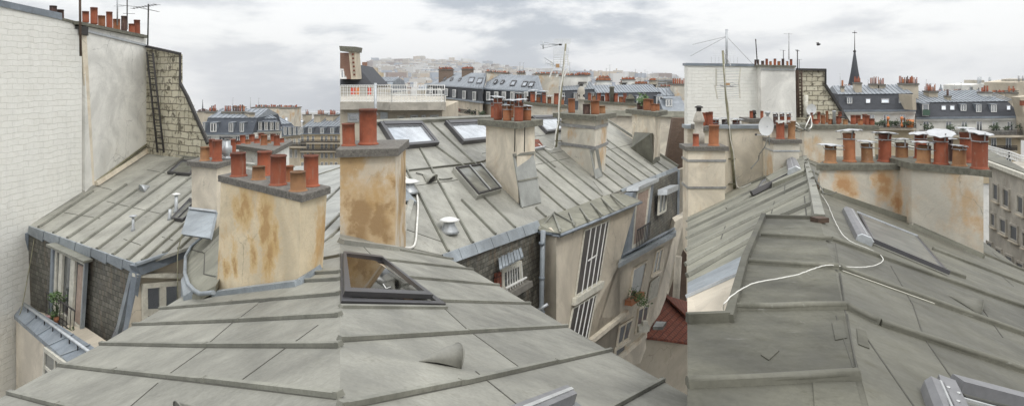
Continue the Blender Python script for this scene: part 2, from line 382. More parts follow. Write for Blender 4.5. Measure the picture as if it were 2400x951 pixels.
def battens(parent, pl, lines, w=.05, h=.045, mat=None, endcap=True, name='batten', joints=True):
    n = pl.n
    for a, b in lines:
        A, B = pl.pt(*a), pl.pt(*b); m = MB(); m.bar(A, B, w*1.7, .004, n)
        L = (B-A).length; k = max(1, int(L/2.2)); t = (B-A).normalized(); sd = t.cross(n)
        for i in range(k):                                   # overlapping cap lengths, each a touch proud and askew
            p = A+(B-A)*(i/k); q = A+(B-A)*((i+1)/k)+t*.02
            j = random.uniform(-.006, .006)
            m.bar(p+sd*j-t*.01*(i % 2), q-sd*j, w*(1.0 if i % 2 else 1.12), h*(1.0 if i % 2 else 1.1), n)
            if joints and w > .035: m.bar(q-t*.05, q-t*.02, w*1.3, h*1.25, n)
        if endcap:
            m.bar(A-t*.02, A+t*.035, w*1.25, h*1.2, n)
            m.bar(B-t*.035, B+t*.02, w*1.25, h*1.2, n)
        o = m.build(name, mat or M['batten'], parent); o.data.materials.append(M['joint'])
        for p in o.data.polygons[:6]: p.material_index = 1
def joints(parent, pl, lines, w=.022, h=.007, mat=None, name='sheet_joint'):
    for a, b in lines:
        A, B = pl.pt(*a), pl.pt(*b); m = MB(); m.bar(A, B, w, h, pl.n); m.build(name, mat or M['joint'], parent)

def pot(parent, base, r, h, kind='terra', collar=True, taper=1.0, cowl=None, name='chimney_pot', seg=18, tilt=(0, 0)):
    m = MB(); ax = V((random.uniform(-.025, .025), random.uniform(-.02, .02), 1)).normalized(); t = r*.12
    prof = []
    if collar: prof += [(r*1.22, -.01), (r*1.20, h*.03), (r*1.03, h*.06)]
    else: prof += [(r, -.01)]
    prof += [(r*1.0, h*.08), (r*(1+taper)/2, h*.55), (r*taper, h*.93), (r*taper*1.07, h*.94), (r*taper*1.07, h*.985), (r*taper, h), (r*taper-t, h), (r*taper-t*1.2, h*.45)]
    m.lathe(base, prof, seg, ax)
    p = m.build(name, M[kind], parent)
    i = MB(); i.lathe(base+ax*h*.6, [(r*taper-t*1.22, 0), (r*taper-t*1.22, h*.02)], seg, ax); i.build('soot_lining', M['soot'], p)
    if cowl:
        cr, chh, tx, ty = cowl                                  # radius, gap above the rim, tilt
        cax = V((tx, ty, 1)).normalized(); top = base+ax*(h+chh)
        c = MB(); i0 = 0; N = 8
        rim = []; a = cax.orthogonal().normalized(); b = cax.cross(a)
        ph = random.random()
        for k in range(N*2):
            an = math.pi*2*(k+ph)/(N*2); rr = cr*(1 if k % 2 == 0 else .93); dz = (-.045 if k % 2 == 0 else -.012)*cr*2
            rim.append(top+(a*math.cos(an)+b*math.sin(an))*rr+cax*dz)
        c.v += [top+cax*cr*.07]+rim+[q-cax*.012 for q in rim]+[top+cax*(cr*.07-.012)]
        K = N*2
        for k in range(K):
            j = (k+1) % K
            c.f.append([0, 1+k, 1+j]); c.f.append([1+k, 1+K+k, 1+K+j, 1+j]); c.f.append([2*K+1, 1+K+j, 1+K+k]); c.sm += [False]*3
        co = c.build('cowl', M['cowl'], p)
        for k in range(3):
            s = MB(); an = k*2.09+.5; d = V((math.cos(an), math.sin(an), 0))
            s.bar(base+ax*h*.80+d*r*1.06, top+d*cr*.62-cax*.06*cr, .028, .006, d); s.build('cowl_bracket', M['steel'], p)
        s = MB(); s.lathe(base+ax*h*.78, [(r*1.03, 0), (r*1.08, 0), (r*1.08, .022), (r*1.03, .022)], seg, ax)
        e = V((math.cos(ph*6), -abs(math.sin(ph*6)), 0)); s.tube([base+ax*h*.79+e*r*1.05, base+ax*h*.79+e*(r*1.05+.14)], .008, 4)
        s.build('clamp_band', M['steel'], p)
    return p

def stack(label, A, B, C, ytop, caph=.09, over=.08, body='plaster_c', cap='cap', name='chimney_stack', topx=None, deep=None, sink=.6, cat='chimney', group=None, captopy=None, D=None, parent=None):
    """A left, B front, C right base points (3D, on the roof); ytop = pixel of the cap's top edge above B"""
    z = (H-ytop)/F*B.y
    if D is None: D = A+C-B
    base = [A, B, C, D]
    base = [V((p.x, p.y, 0)) for p in base]
    zb = min(A.z, B.z, C.z, D.z)-sink
    top = [p.copy() for p in base]
    if topx:
        for i, x in enumerate(topx): top[i] = V(((x-CX)/F*base[i].y, base[i].y, 0))
        top[3] = top[0]+top[2]-top[1]
    if parent is None:
        r = thing(name, label, cat, V((B.x, B.y, B.z)), group)
    else: r = parent
    m = MB(); m.prism([p+UP*zb for p in base], [p+UP*(z-caph) for p in top])
    bd = m.build('stack_body' if parent is None else name, M[body], r)
    if parent is not None: r = bd
    c = sum(top, V())/4
    def out(k): return [p+(p-c).normalized()*over*k*1.3 for p in top]
    m = MB(); o = out(1); m.prism([p+UP*(z-caph) for p in o], [p+UP*(z-.012) for p in o]); m.prism([p+UP*(z-.012) for p in out(.995)], [p+UP*z for p in out(.85)])
    m.build('cap_slab', M[cap], r)
    return r, dict(z=z, top=top, c=c, base=base, out=out(1))
def place_pot(r, S, x0, x1, yt, t=.5, **kw):
    """pot spanning pixels x0..x1 with rim at yt; t = how far back on the cap (0 front, 1 back)"""
    xc = (x0+x1)/2; k = (xc-CX)/F; q = S['out'] if isinstance(S, dict) else S
    hits = []
    for i in range(4):
        a, b = q[i], q[(i+1) % 4]; fa, fb = a.x-k*a.y, b.x-k*b.y
        if fa*fb < 0: hits.append((a+(b-a)*(fa/(fa-fb))).y)
    if len(hits) < 2: Y = S['c'].y
    else: Y = min(hits)+(max(hits)-min(hits))*t
    base = V((k*Y, Y, S['z'])); rr = (x1-x0)/2/F*Y
    h = max(.12, (H-yt)/F*Y-S['z'])
    return pot(r, base, rr, h, **kw)

def strap(r, S, z, mat='steel', h=.03, o=.012):
    f = [S['base'][i].lerp(S['top'][i], .6) for i in range(4)]; c = sum(f, V())/4
    a = [p+(p-c).normalized()*o*1.5 for p in f]; m = MB(); m.prism([p+UP*(z-h) for p in a], [p+UP*z for p in a]); m.build('steel_strap', M[mat], r)

def skylight(parent, pl, Q, fh=.09, fw=.09, frame='frame_dark', gl='glass_sky', cols=1, name='skylight', mull=None):
    q = pl.pts(Q); n = pl.n
    m = MB(); W = (q[1]-q[0]).length; Hh = (q[3]-q[0]).length; a, b = min(.3, fw/W), min(.3, fw/Hh)
    cell(m, q, 0, a, 0, 1, 0, fh, n); cell(m, q, 1-a, 1, 0, 1, 0, fh, n); cell(m, q, a, 1-a, 0, b*1.5, 0, fh*1.1, n); cell(m, q, a, 1-a, 1-b, 1, 0, fh, n)
    for k in range(1, cols):
        s = a+(1-2*a)*k/cols; h = (mull or .03)/W/2; cell(m, q, s-h, s+h, b, 1-b, fh*.5, fh*1.05, n)
    fr = m.build(name, M[frame], parent)
    m = MB(); w2 = a*.35, b*.35                           # thin inner rebate line
    for s0, s1, t0, t1 in ((a, a+w2[0], b*1.5, 1-b), (1-a-w2[0], 1-a, b*1.5, 1-b), (a, 1-a, b*1.5, b*1.5+w2[1]), (a, 1-a, 1-b-w2[1], 1-b)): cell(m, q, s0, s1, t0, t1, .005, fh*.82, n)
    m.build('sash', M['alu'] if frame != 'frame_dark' else M['frame_grey'], fr)
    g = MB(); cell(g, q, a+w2[0], 1-a-w2[0], b*1.5, 1-b, .004, fh*.6, n); g.build('pane', M[gl], fr)
    return fr

def mushroom(parent, base, r, h, cr, mat='galv', name='roof_vent', capmat='white_paint'):
    m = MB(); m.lathe(base, [(r*1.7, -.02), (r*1.5, h*.12), (r, h*.5), (r*.9, h*.8)], 14); v = m.build(name, M[mat], parent)
    m = MB(); m.lathe(base+UP*h*.82, [(cr*.9, -.02), (cr, 0), (cr*.6, h*.12), (cr*.1, h*.2)], 16); m.build('vent_cap', M[capmat], v)
    m = MB()
    for k in range(3): a = V((math.cos(k*2.1), math.sin(k*2.1), 0)); m.tube([base+UP*h*.7+a*r*.8, base+UP*h*.84+a*r*.8], .008, 4)
    m.build('vent_bracket', M['steel'], v); return v

def shell(parent, pl, tip, ml, mr, top, mat, name='roof_vent'):
    """half-cone ventilator: tip pixel, left and right foot pixels of its open mouth, height in m"""
    T, A, B = pl.pt(*tip), pl.pt(*ml), pl.pt(*mr); n = pl.n; c = (A+B)/2; m = MB(); N = 12; e = (B-A)/2
    i0 = 0; rim = [c-e*math.cos(math.pi*k/N)+n*top*math.sin(math.pi*k/N)**.8+(c-T).normalized()*top*.08*math.sin(math.pi*k/N) for k in range(N+1)]
    rings = []
    for f in (0.02, .2, .45, .72, 1): rings.append([T+(p-T)*f+n*top*.10*math.sin(math.pi*f) for p in rim])
    for R in rings: m.v += R
    for a in range(4):
        for k in range(N): m.f.append([a*(N+1)+k, a*(N+1)+k+1, (a+1)*(N+1)+k+1, (a+1)*(N+1)+k]); m.sm.append(True)
    m.f.append([4*(N+1)+k for k in range(N+1)]); m.sm.append(False)
    v = m.build(name, M[mat], parent)
    m = MB(); m.tube([p+(c-T).normalized()*.004 for p in rim], top*.03+.002, 6); m.build('vent_rim', M[mat], v); return v

def yagi(label, base, top, arms, r=.02, mat='alu', name='tv_aerial', group=None, mastmat=None, cat='aerial'):
    t = thing(name, label, cat, base, group); m = MB(); m.tube([base, top], r, 8); m.build('mast', M[mastmat or mat], t)
    for (f, L, az, n, el, tilt) in arms:
        c = base.lerp(top, f); d = V((math.cos(az), math.sin(az), tilt)).normalized(); sd = d.cross(UP).normalized()
        m = MB(); rr = max(r*.35, .004)
        m.tube([c-d*L*.35, c+d*L*.65], rr, 4)
        for k in range(n):
            q = c-d*L*.33+d*L*.97*k/max(1, n-1); s = el*(1-.4*k/n)
            m.tube([q-sd*s, q+sd*s], rr*.7, 4)
        m.build('aerial_arm', M[mat], t)
    return t

def cable(label, pts, r=.008, mat='cable_w', name='cable', group=None, cat='cable', wig=0):
    out = []                                                 # Catmull-Rom through 3D points
    q = [pts[0]]+list(pts)+[pts[-1]]
    for i in range(1, len(q)-2):
        for k in range(8):
            t = k/8; a, b, c, d = q[i-1], q[i], q[i+1], q[i+2]
            out.append(.5*((2*b)+(c-a)*t+(2*a-5*b+4*c-d)*t*t+(3*b-a-3*c+d)*t**3)+V((random.uniform(-wig, wig), random.uniform(-wig, wig), 0)))
    out.append(pts[-1]); m = MB(); m.tube(out, r, 5); return tag(m.build(name, M[mat]), label, cat, group)

def foliage(parent, c, r, n, size, mat='leaf', name='leaves', flat=1.0):
    m = MB()
    cl = [V((random.gauss(0, .5)*r, random.gauss(0, .5)*r, abs(random.gauss(0, .6))*r*flat)) for _ in range(7)]
    for _ in range(n):
        k = random.choice(cl); p = c+k+V((random.gauss(0, .28), random.gauss(0, .28), random.gauss(0, .28)))*r
        a = V((random.uniform(-1, 1), random.uniform(-1, 1), random.uniform(-.5, .8))).normalized(); b = a.orthogonal().normalized(); s = size*random.uniform(.6, 1.3)
        m.poly([p-a*s, p+b*s*.5, p+a*s, p-b*s*.5])
    return m.build(name, M[mat], parent)

# ------------------------------------------------------------------ background apartment house
class House:
    def __init__(s, label, xl, yl, YL, xr, yr, YR, ybrk, yridge, zbot=-24, in1=.7, in2=4.5, slate='slate_bg', zincm='zinc_bg', wall='stone', cat='building', name='apartment_building', group=None, brkx=0, cornice=True, hipl=0, hipr=0, nbat=0):
        s.L, s.R = P(xl, yl, YL), P(xr, yr, YR); z0 = min(s.L.z, s.R.z)
        s.e = (s.R-s.L).normalized(); eh = V((s.e.x, s.e.y, 0)).normalized(); s.n = UP.cross(eh)
        if s.n.y < 0: s.n = -s.n
        s.root = thing(name, label, cat, V(((s.L.x+s.R.x)/2, (s.L.y+s.R.y)/2, zbot)), group)
        k = (xl+xr)/2; Ym = (YL+YR)/2; ym = (yl+yr)/2
        dz1 = (ym-ybrk)/F*Ym; dz2 = (ym-yridge)/F*(Ym+in2*.8)
        s.in1, s.in2, s.dz1, s.dz2 = in1, in2, dz1, dz2
        s.fac = plv(s.L, s.R)
        s.slope = pl3(s.L, s.R, s.L+s.n*in1+UP*dz1)
        s.upper = pl3(s.L+s.n*in1+UP*dz1, s.R+s.n*in1+UP*dz1, s.L+s.n*in2+UP*dz2)
        back = in2*2-in1
        def pt(q, a, z, h=0): return q+s.n*a+UP*z+s.e*h
        def section(a): return a
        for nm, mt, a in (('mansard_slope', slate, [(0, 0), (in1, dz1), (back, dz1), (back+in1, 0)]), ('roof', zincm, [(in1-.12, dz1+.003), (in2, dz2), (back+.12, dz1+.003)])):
            m = MB(); hl, hr = (0, 0)
            Lq, Rq = [], []
            for i, (q, z) in enumerate(a):
                fl = hipl*(z/max(dz2, .01)); frr = hipr*(z/max(dz2, .01))
                Lq.append(pt(s.L, q, z, fl)); Rq.append(pt(s.R, q, z, -frr))
            m.prism(Lq, Rq); o = m.build(nm, M[mt], s.root)
            if nm == 'roof': s.roof = o
        if nbat:
            for i in range(nbat):
                f = (i+.5)/nbat; m = MB(); q = s.L.lerp(s.R, f)
                m.bar(pt(q, in1-.1, dz1), pt(q, in2-.05, dz2), .07*Ym/60, .06*Ym/60, s.upper.n); m.build('batten', M[zincm], s.root)
        m = MB(); w = .18
        m.prism([V((p.x, p.y, zbot)) for p in (s.L+s.n*w, s.R+s.n*w, s.R+s.n*(back+in1-w), s.L+s.n*(back+in1-w))], [p-UP*.02 for p in (s.L+s.n*w, s.R+s.n*w, s.R+s.n*(back+in1-w), s.L+s.n*(back+in1-w))])
        m.build('wall', M[wall], s.root)
        if cornice:
            for hgt, o, mt in ((.16, -.12, 'blue_zinc_d'), (.34, -.02, wall)):
                m = MB(); a = [s.L+s.n*o, s.R+s.n*o, s.R+s.n*(w+.05), s.L+s.n*(w+.05)]
                t0 = -.0 if hgt < .2 else -.16
                m.prism([p+UP*(t0-hgt+ (0 if hgt < .2 else .16)) for p in a], [p+UP*(t0+.0) for p in a]); m.build('gutter' if hgt < .2 else 'cornice', M[mt], s.root)
        s.wallpl = Plane(s.fac.n, s.L+s.n*.18)
        s.z = s.L.z
    def win(s, x0, x1, y0, y1, cols=2, rows=1, gm='glass', fm='white_paint', shut=False, band=None, name='window'):
        pl = s.wallpl; Q = pl.pts([(x0, y0), (x1, y0), (x1, y1), (x0, y1)], 0)
        w = (Q[1]-Q[0]).length
        f = window(s.root, Q, cols, rows, .09*w, .05, M[fm], M[gm], name=name, mull=.12*w)
        if shut:
            for sd in (-1, 1):
                a = Q[0] if sd < 0 else Q[1]; b = Q[3] if sd < 0 else Q[2]; d = (Q[1]-Q[0]).normalized()*sd*w*.48
                m = MB(); n = pl.n; m.prism([a+n*.01, b+n*.01, b+d+n*.01, a+d+n*.01], [a+n*.05, b+n*.05, b+d+n*.05, a+d+n*.05]); m.build('shutter', M['old_white'], s.root)
        return f
    def dormer(s, x0, x1, y0, y1, cols=2, roofm='zinc_bg', fm='white_paint', gm='glass'):
        Q = [s.slope.pt(x0, y1), s.slope.pt(x1, y1)]           # feet on the slope
        h = (y1-y0)/F*Q[0].y; f = [Q[0]+s.fac.n*.05+UP*h, Q[1]+s.fac.n*.05+UP*h, Q[1]+s.fac.n*.05, Q[0]+s.fac.n*.05]
        dn = s.n*(h/max(s.dz1, .1)*s.in1+.15)
        m = MB(); m.prism([p+s.n*.02 for p in f], [f[0]+dn, f[1]+dn, f[2]+dn, f[3]+dn]); d = m.build('dormer', M['blue_zinc_d'], s.root)
        w = (Q[1]-Q[0]).length; m = MB(); e = s.e*w*.12
        m.prism([f[0]-e+s.fac.n*.1, f[1]+e+s.fac.n*.1, f[1]+e+dn, f[0]-e+dn], [p+UP*h*.07 for p in (f[0]-e+s.fac.n*.1, f[1]+e+s.fac.n*.1, f[1]+e+dn, f[0]-e+dn)]); m.build('dormer_roof', M[roofm], d)
        window(d, f, cols, 1, .12*w, .06, M[fm], M[gm], mull=.14*w)
        return d
    def sky(s, x0, x1, y0, y1, up=False, gl='glass_sky', lean=0, frame='frame_grey'):
        pl = s.upper if up else s.slope; w = (pl.pt(x1, y1)-pl.pt(x0, y1)).length
        skylight(s.root, pl, [(x0+lean, y0), (x1+lean, y0), (x1, y1), (x0, y1)], .07, w*.1, frame, gl)
    def chim(s, x0, x1, ytop, t=.55, n=5, wd=None, body='stone', ph=.35, kind='terra', ybase=None, rows=1, z=None):
        """chimney across the roof between pixels x0..x1; pots are its sub-parts"""
        q = s.L+(s.n*(s.in1+(s.in2-s.in1)*t)); k = ((x0+x1)/2-CX)/F
        # point on the line parallel to the eave that projects to column k
        u = (k*q.y-q.x)/(s.e.x-k*s.e.y); c = q+s.e*u
        wpx = (x1-x0)/F*c.y; wd = wd or max(.5, wpx*.4); e = s.e; ztop = (H-ytop)/F*c.y
        a = [c-e*wpx/2-s.n*wd/2, c+e*wpx/2-s.n*wd/2, c+e*wpx/2+s.n*wd/2, c-e*wpx/2+s.n*wd/2]
        m = MB(); m.prism([V((p.x, p.y, s.L.z+s.dz1-.5)) for p in a], [V((p.x, p.y, ztop)) for p in a])
        bd = m.build('chimney_stack', M[body], s.root)
        m = MB(); g = [p+(p-c).normalized()*.12 for p in a]; m.prism([V((p.x, p.y, ztop)) for p in g], [V((p.x, p.y, ztop+.15)) for p in g])
        m.build('cap_slab', M['cap_far'], bd)
        for rr in range(rows):
            for i in range(n):
                if random.random() < .06: continue
                f = (i+.5)/n-.5+random.uniform(-.1, .1)/n; b = c+e*wpx*f+s.n*wd*(rr-(rows-1)/2)*.6; b.z = ztop+.14
                m = MB(); rad = min(.18, wpx/n*.40); hh = ph*random.choice([.7, 1, 1, 1.2])*(c.y/60)**.3*1.6
                m.lathe(b, [(rad*1.1, 0), (rad, hh*.2), (rad*.92, hh)], 8)
                m.build('chimney_pot', M[random.choice([kind, kind, 'terra_o', 'terra_d'])], bd)
        return bd
    def balcony(s, x0, x1, yt, yb, depth=.9, mat='iron', slabm='stone', n=40, name='balcony', ornate=True):
        pl = s.wallpl; A, B = pl.pt(x0, yb), pl.pt(x1, yb); n_ = pl.n*depth; h = (yb-yt)/F*A.y
        m = MB(); m.prism([p-UP*.18 for p in (A, B, B+n_, A+n_)], [A, B, B+n_, A+n_]); b = m.build(name, M[slabm], s.root)
        m = MB(); C, D = A+n_*.95, B+n_*.95; L = (D-C).length; r = .018*A.y/60
        for t in (1, .12): m.bar(C+UP*h*t, D+UP*h*t, r*2.2, r*2.2, UP)
        for i in range(n+1):
            q = C.lerp(D, i/n); m.tube([q, q+UP*h], r, 4)
            if ornate and i < n: q2 = C.lerp(D, (i+.5)/n); m.tube([q+UP*h*.15, q2+UP*h*.5, q+UP*h*.85], r*.8, 4)
        m.build('railing', M[mat], b); return b

def bg_stack(label, x0, x1, ytop, ybot, Y, n, body='stone', ph=5, rows=1, group=None, kinds=('terra', 'terra', 'terra_o', 'terra_d'), dep=None, yR=None):
    """free-standing far chimney stack seen face on, ph = pot height in px"""
    a, b = P(x0, ytop, Y), P(x1, ytop if yR is None else yR, Y); zb = P(x0, ybot, Y).z-1.5; dep = dep or max(.6, (x1-x0)/F*Y*.18)
    t = thing('chimney_stack', label, 'chimney', V(((a.x+b.x)/2, Y, zb)), group)
    q = [a, b, b+V((0, dep, 0)), a+V((0, dep, 0))]; m = MB(); m.prism([V((p.x, p.y, zb)) for p in q], q); m.build('stack_body', M[body], t)
    c = (q[0]+q[2])/2; o = [p+V(((p-c).x*.03+(.1 if p.x > c.x else -.1), .12 if p.y > c.y else -.12, 0)) for p in q]
    m = MB(); m.prism([p-UP*.02 for p in o], [p+UP*1.6/F*Y for p in o]); m.build('cap_slab', M['cap_far'], t)
    for rr in range(rows):
        for i in range(n):
            f = (i+.5)/n+random.uniform(-.2, .2)/n; s = a.lerp(b, f)+V((0, dep*(rr+.5)/rows, 1.4/F*Y)); hh = ph*random.choice([.65, 1, 1, 1.2, .8])/F*Y
            w = (b-a).length/n; rad = min(w*.42, .19); m = MB(); m.lathe(s, [(rad*1.1, 0), (rad, hh*.2), (rad*.93, hh), (rad*.8, hh)], 8)
            m.build('chimney_pot', M[random.choice(kinds)], t)
    return t
def bg_aerial(x, ytop, ybot, Y, label, n=5, w=9, group=None, az=None, kind=0):
    b, t = P(x, ybot, Y), P(x+random.uniform(-1.5, 1.5), ytop, Y); s = Y/F
    az = random.uniform(-.5, .5) if az is None else az
    arms = [(.97, w*s, az, n, w*s*.25, .05)]
    if kind: arms.append((.8, w*s*.8, az+3.0, n, w*s*.25, -.05))
    return yagi(label, b, t, arms, max(.45*s, .01), 'steel', group=group)
# ------------------------------------------------------------------ camera, sky, sun
sc = bpy.context.scene
cam = bpy.data.cameras.new('camera'); co = bpy.data.objects.new('camera', cam); col.objects.link(co)
co.rotation_euler = (math.radians(90), 0, 0); cam.sensor_width = 36; cam.lens = 24; cam.shift_y = -(475.5-H)/2400
cam.clip_start = .05; cam.clip_end = 20000; sc.camera = co
sc.view_settings.view_transform = 'Standard'; sc.view_settings.look = 'None'; sc.view_settings.gamma = 1; sc.view_settings.exposure = 0.42
w = bpy.data.worlds.new('World'); sc.world = w; w.use_nodes = True; nt = w.node_tree; nt.nodes.clear()
def N(k, **kw):
    o = nt.nodes.new(k)
    for a, b in kw.items(): setattr(o, a, b)
    return o
def L(a, b): nt.links.new(a, b)
SUN_EL, SUN_AZ = math.radians(52), math.radians(35)
out = N('ShaderNodeOutputWorld'); sky = N('ShaderNodeTexSky', sky_type='NISHITA'); sky.sun_disc = False
sky.sun_elevation = SUN_EL; sky.sun_rotation = math.radians(180)-SUN_AZ
bg1 = N('ShaderNodeBackground'); bg1.inputs[1].default_value = .1; L(sky.outputs[0], bg1.inputs[0])
tc = N('ShaderNodeTexCoord')
def mapn(sc_, loc=(0, 0, 0)):
    m = N('ShaderNodeMapping'); m.inputs['Scale'].default_value = sc_; m.inputs['Location'].default_value = loc; L(tc.outputs['Generated'], m.inputs[0]); return m.outputs[0]
def nz(v, s, d, r, di=0):
    o = N('ShaderNodeTexNoise'); L(v, o.inputs['Vector']); o.inputs['Scale'].default_value = s; o.inputs['Detail'].default_value = d; o.inputs['Roughness'].default_value = r; o.inputs['Distortion'].default_value = di; return o.outputs['Fac']
def mr(f, a, b, c=0, d=1):
    o = N('ShaderNodeMapRange', interpolation_type='SMOOTHSTEP'); L(f, o.inputs[0])
    for i, v in enumerate((a, b, c, d)): o.inputs[i+1].default_value = v
    return o.outputs[0]
def ma(op, a, b):
    o = N('ShaderNodeMath', operation=op)
    for i, v in enumerate((a, b)):
        if isinstance(v, (int, float)): o.inputs[i].default_value = v
        else: L(v, o.inputs[i])
    return o.outputs[0]
def mixc(f, a, b):
    o = N('ShaderNodeMix', data_type='RGBA')
    for i, v in ((0, f), (6, a), (7, b)):
        if isinstance(v, tuple): o.inputs[i].default_value = (*v, 1)
        else: L(v, o.inputs[i])
    return o.outputs[2]
n1 = nz(mapn((1, 1, 3.0), (.3, .1, .35)), 2.6, 9, .55, .35); n2 = nz(mapn((1, 1, 3.6), (2.1, .7, .2)), 5.2, 9, .6, .2); n3 = nz(mapn((1, 1, 2.5), (5, 3, 1)), 1.3, 3, .5)
dens = ma('ADD', ma('MULTIPLY', n1, .55), ma('MULTIPLY', n2, .45))
sep = N('ShaderNodeSeparateXYZ'); L(tc.outputs['Generated'], sep.inputs[0])
side = mr(ma('ABSOLUTE', ma('SUBTRACT', sep.outputs[0], -.02), 0), .12, .42)            # cloud is thinner and brighter away to either side
base = mixc(mr(dens, .44, .55), (.50, .54, .60), (1.04, 1.04, 1.04))
base2 = mixc(mr(dens, .43, .55), (.72, .735, .765), (1.06, 1.06, 1.05))
c = mixc(side, base, base2)
c = mixc(mr(n3, .52, .68, 0, .35), c, (.66, .69, .73))
bg2 = N('ShaderNodeBackground'); L(c, bg2.inputs[0]); L(ma('MULTIPLY', .77, mr(sep.outputs[2], .14, .95, 1.0, 2.3)), bg2.inputs[1])   # an overcast sky is brighter overhead
mx = N('ShaderNodeMixShader'); mx.inputs[0].default_value = .93; L(bg1.outputs[0], mx.inputs[1]); L(bg2.outputs[0], mx.inputs[2]); L(mx.outputs[0], out.inputs[0])
sl = bpy.data.lights.new('sun', 'SUN'); sl.energy = 0.8; sl.angle = math.radians(12); sl.color = (1, .96, .9); so = bpy.data.objects.new('sun', sl); col.objects.link(so)
so.rotation_euler = (math.radians(90)-SUN_EL, 0, SUN_AZ)        # light comes from behind the viewer's right shoulder

# ------------------------------------------------------------------ ground and far city
def gz(x, y):
    a = x/max(y, 1); s = 0.0
    if a < -.215: s = .075*min(1, (-.215-a)/.03)
    if a > .27: s = .045*min(1, (a-.27)/.05)
    z = -24-s*max(0, y-200)
    z += 60*math.exp(-((x+430)/520)**2-((y-2700)/650)**2)*(1-min(1, s/.075))
    z += 25*math.exp(-((x+150)/900)**2-((y-3200)/600)**2)*(1-min(1, s/.075))
    return z
m = MB(); gy = [-280, -100, 0, 50, 100, 150, 200, 300, 450, 650, 900, 1200, 1500, 1800, 2000, 2200, 2400, 2600, 2800, 3000, 3300, 3650]
ga = [-12, -3]+[-1.2+.02*i for i in range(121)]+[3, 12]
for y in gy:
    for a in ga: xx = max(-5150, min(5150, a*max(y, 250))); m.v.append(V((xx, y, gz(xx, y) if y > 200 else -24)))
W_ = len(ga)
for j in range(len(gy)-1):
    for i in range(W_-1): m.f.append([j*W_+i, j*W_+i+1, (j+1)*W_+i+1, (j+1)*W_+i]); m.sm.append(True)
tag(m.build('ground', M['street']), kind='structure')

def city_mat():
    t = NT('far_city'); g = t.n('ShaderNodeNewGeometry'); cr = t.n('ShaderNodeValToRGB'); t.l(g.outputs['Random Per Island'], cr.inputs[0])
    e = cr.color_ramp; e.interpolation = 'CONSTANT'; cols = [(.50, .47, .42), (.42, .38, .32), (.6, .59, .56), (.33, .36, .40), (.5, .42, .33), (.28, .22, .19), (.66, .65, .62)]
    e.elements[0].color = (*cols[0], 1); e.elements[1].color = (*cols[1], 1); e.elements[1].position = 1/7
    for i in range(2, 7): q = e.elements.new(i/7); q.color = (*cols[i], 1)
    up = t.n('ShaderNodeSeparateXYZ'); t.l(g.outputs['Normal'], up.inputs[0])
    k = t.mix(t.math('GREATER_THAN', up.outputs[2], .3), cr.outputs[0], (.34, .35, .36))
    return t.fin(k, .8)
cm = city_mat(); rc = random.Random(3)
m = MB()
for i in range(5200):
    a = rc.uniform(-.205, .24) if i % 3 else rc.uniform(-.205, -.05); y = 420*(3300/420)**rc.random(); x = a*y
    w0 = rc.uniform(8, 26)*(1+y/4000); hh = rc.uniform(14, 21)+(rc.random() < .04)*12; zz = gz(x, y)
    cap = -(22/1600.0)*y-1.0                              # stay below the near roofs' skyline
    top = min(zz+hh, max(cap, zz+6)) if y < 1000 else zz+hh
    d = rc.uniform(8, 14); rz = rc.uniform(-.7, .7)
    m.box((x, y, zz-2), w0, d, top-zz+2, rz)
    if rc.random() < .5: m.box((x+rc.uniform(-3, 3), y, top), w0*.12, 1.2, rc.uniform(1.5, 3), rz)
for i in range(420):                                      # roofs falling away to left and right
    sd = -1 if i % 2 else 1; a = sd*rc.uniform(.27, .75); y = 170*(1500/170)**rc.random(); x = a*y; zz = gz(x, y)
    lim = (-(95 if sd < 0 else 48)/1600.0)*y
    if zz+14 < lim: m.box((x, y, zz-2), rc.uniform(10, 30), 12, 2+rc.uniform(12, 17), rc.uniform(-.6, .6))
tag(m.build('distant_city', cm), 'hazy mass of pale roofs and houses spreading to the far hillside', 'city', kind='stuff')
TW = [(862, 13, 150), (873, 8, 154), (889, 6, 156), (896, 6, 148), (903, 8, 151), (916, 6, 153), (921, 6, 154), (927, 5, 154), (943, 10, 158), (962, 8, 158), (1008, 18, 158)]
nm = ['wide pale tower block at the left end of the distant hill', 'short block beside the widest distant left tower', 'low tower just left of the tallest distant tower', 'tallest slim tower on the distant hill', 'second tower touching the tallest distant one on its right', 'slim distant tower right of the tallest pair', 'middle slim tower of the three right of the tallest pair', 'narrow last tower of the slim distant group', 'squat distant block right of the tower group', 'second squat distant block before the hill dips', 'broad dark slab block near the right end of the distant hill']
for (x, wd, yt), lb in zip(TW, nm):
    Y = 2600; b = P(x, yt, Y); zz = gz(b.x, Y)-3; m = MB(); m.box((b.x, Y, zz), wd/F*Y, 22, b.z-zz)
    for k in range(6): m.box((b.x, Y-11.4, zz+(b.z-zz)*(.25+.12*k)), wd/F*Y*.9, 1, 1.6)
    m.box((b.x, Y, b.z), wd/F*Y*.3, 8, 4); tag(m.build('tower_block', M['tower'] if 'tower' in M else cm), lb, 'tower block', 'tower blocks on the distant hill')
# haze
m = MB(); m.prism([V((-5200, -300, -520)), V((5200, -300, -520)), V((5200, 3700, -520)), V((-5200, 3700, -520))], [V((-5200, -300, 110)), V((5200, -300, 110)), V((5200, 3700, 110)), V((-5200, 3700, 110))])
hm = bpy.data.materials.new('haze'); hm.use_nodes = True; ht = hm.node_tree; ht.nodes.clear(); ho = ht.nodes.new('ShaderNodeOutputMaterial'); hv = ht.nodes.new('ShaderNodeVolumePrincipled')
hv.inputs['Color'].default_value = (.93, .95, .98, 1); hv.inputs['Density'].default_value = .00019; hv.inputs['Anisotropy'].default_value = .2; ht.links.new(hv.outputs[0], ho.inputs['Volume'])
tag(m.build('haze', hm), 'thin pale haze over the far roofs', 'haze', kind='stuff')
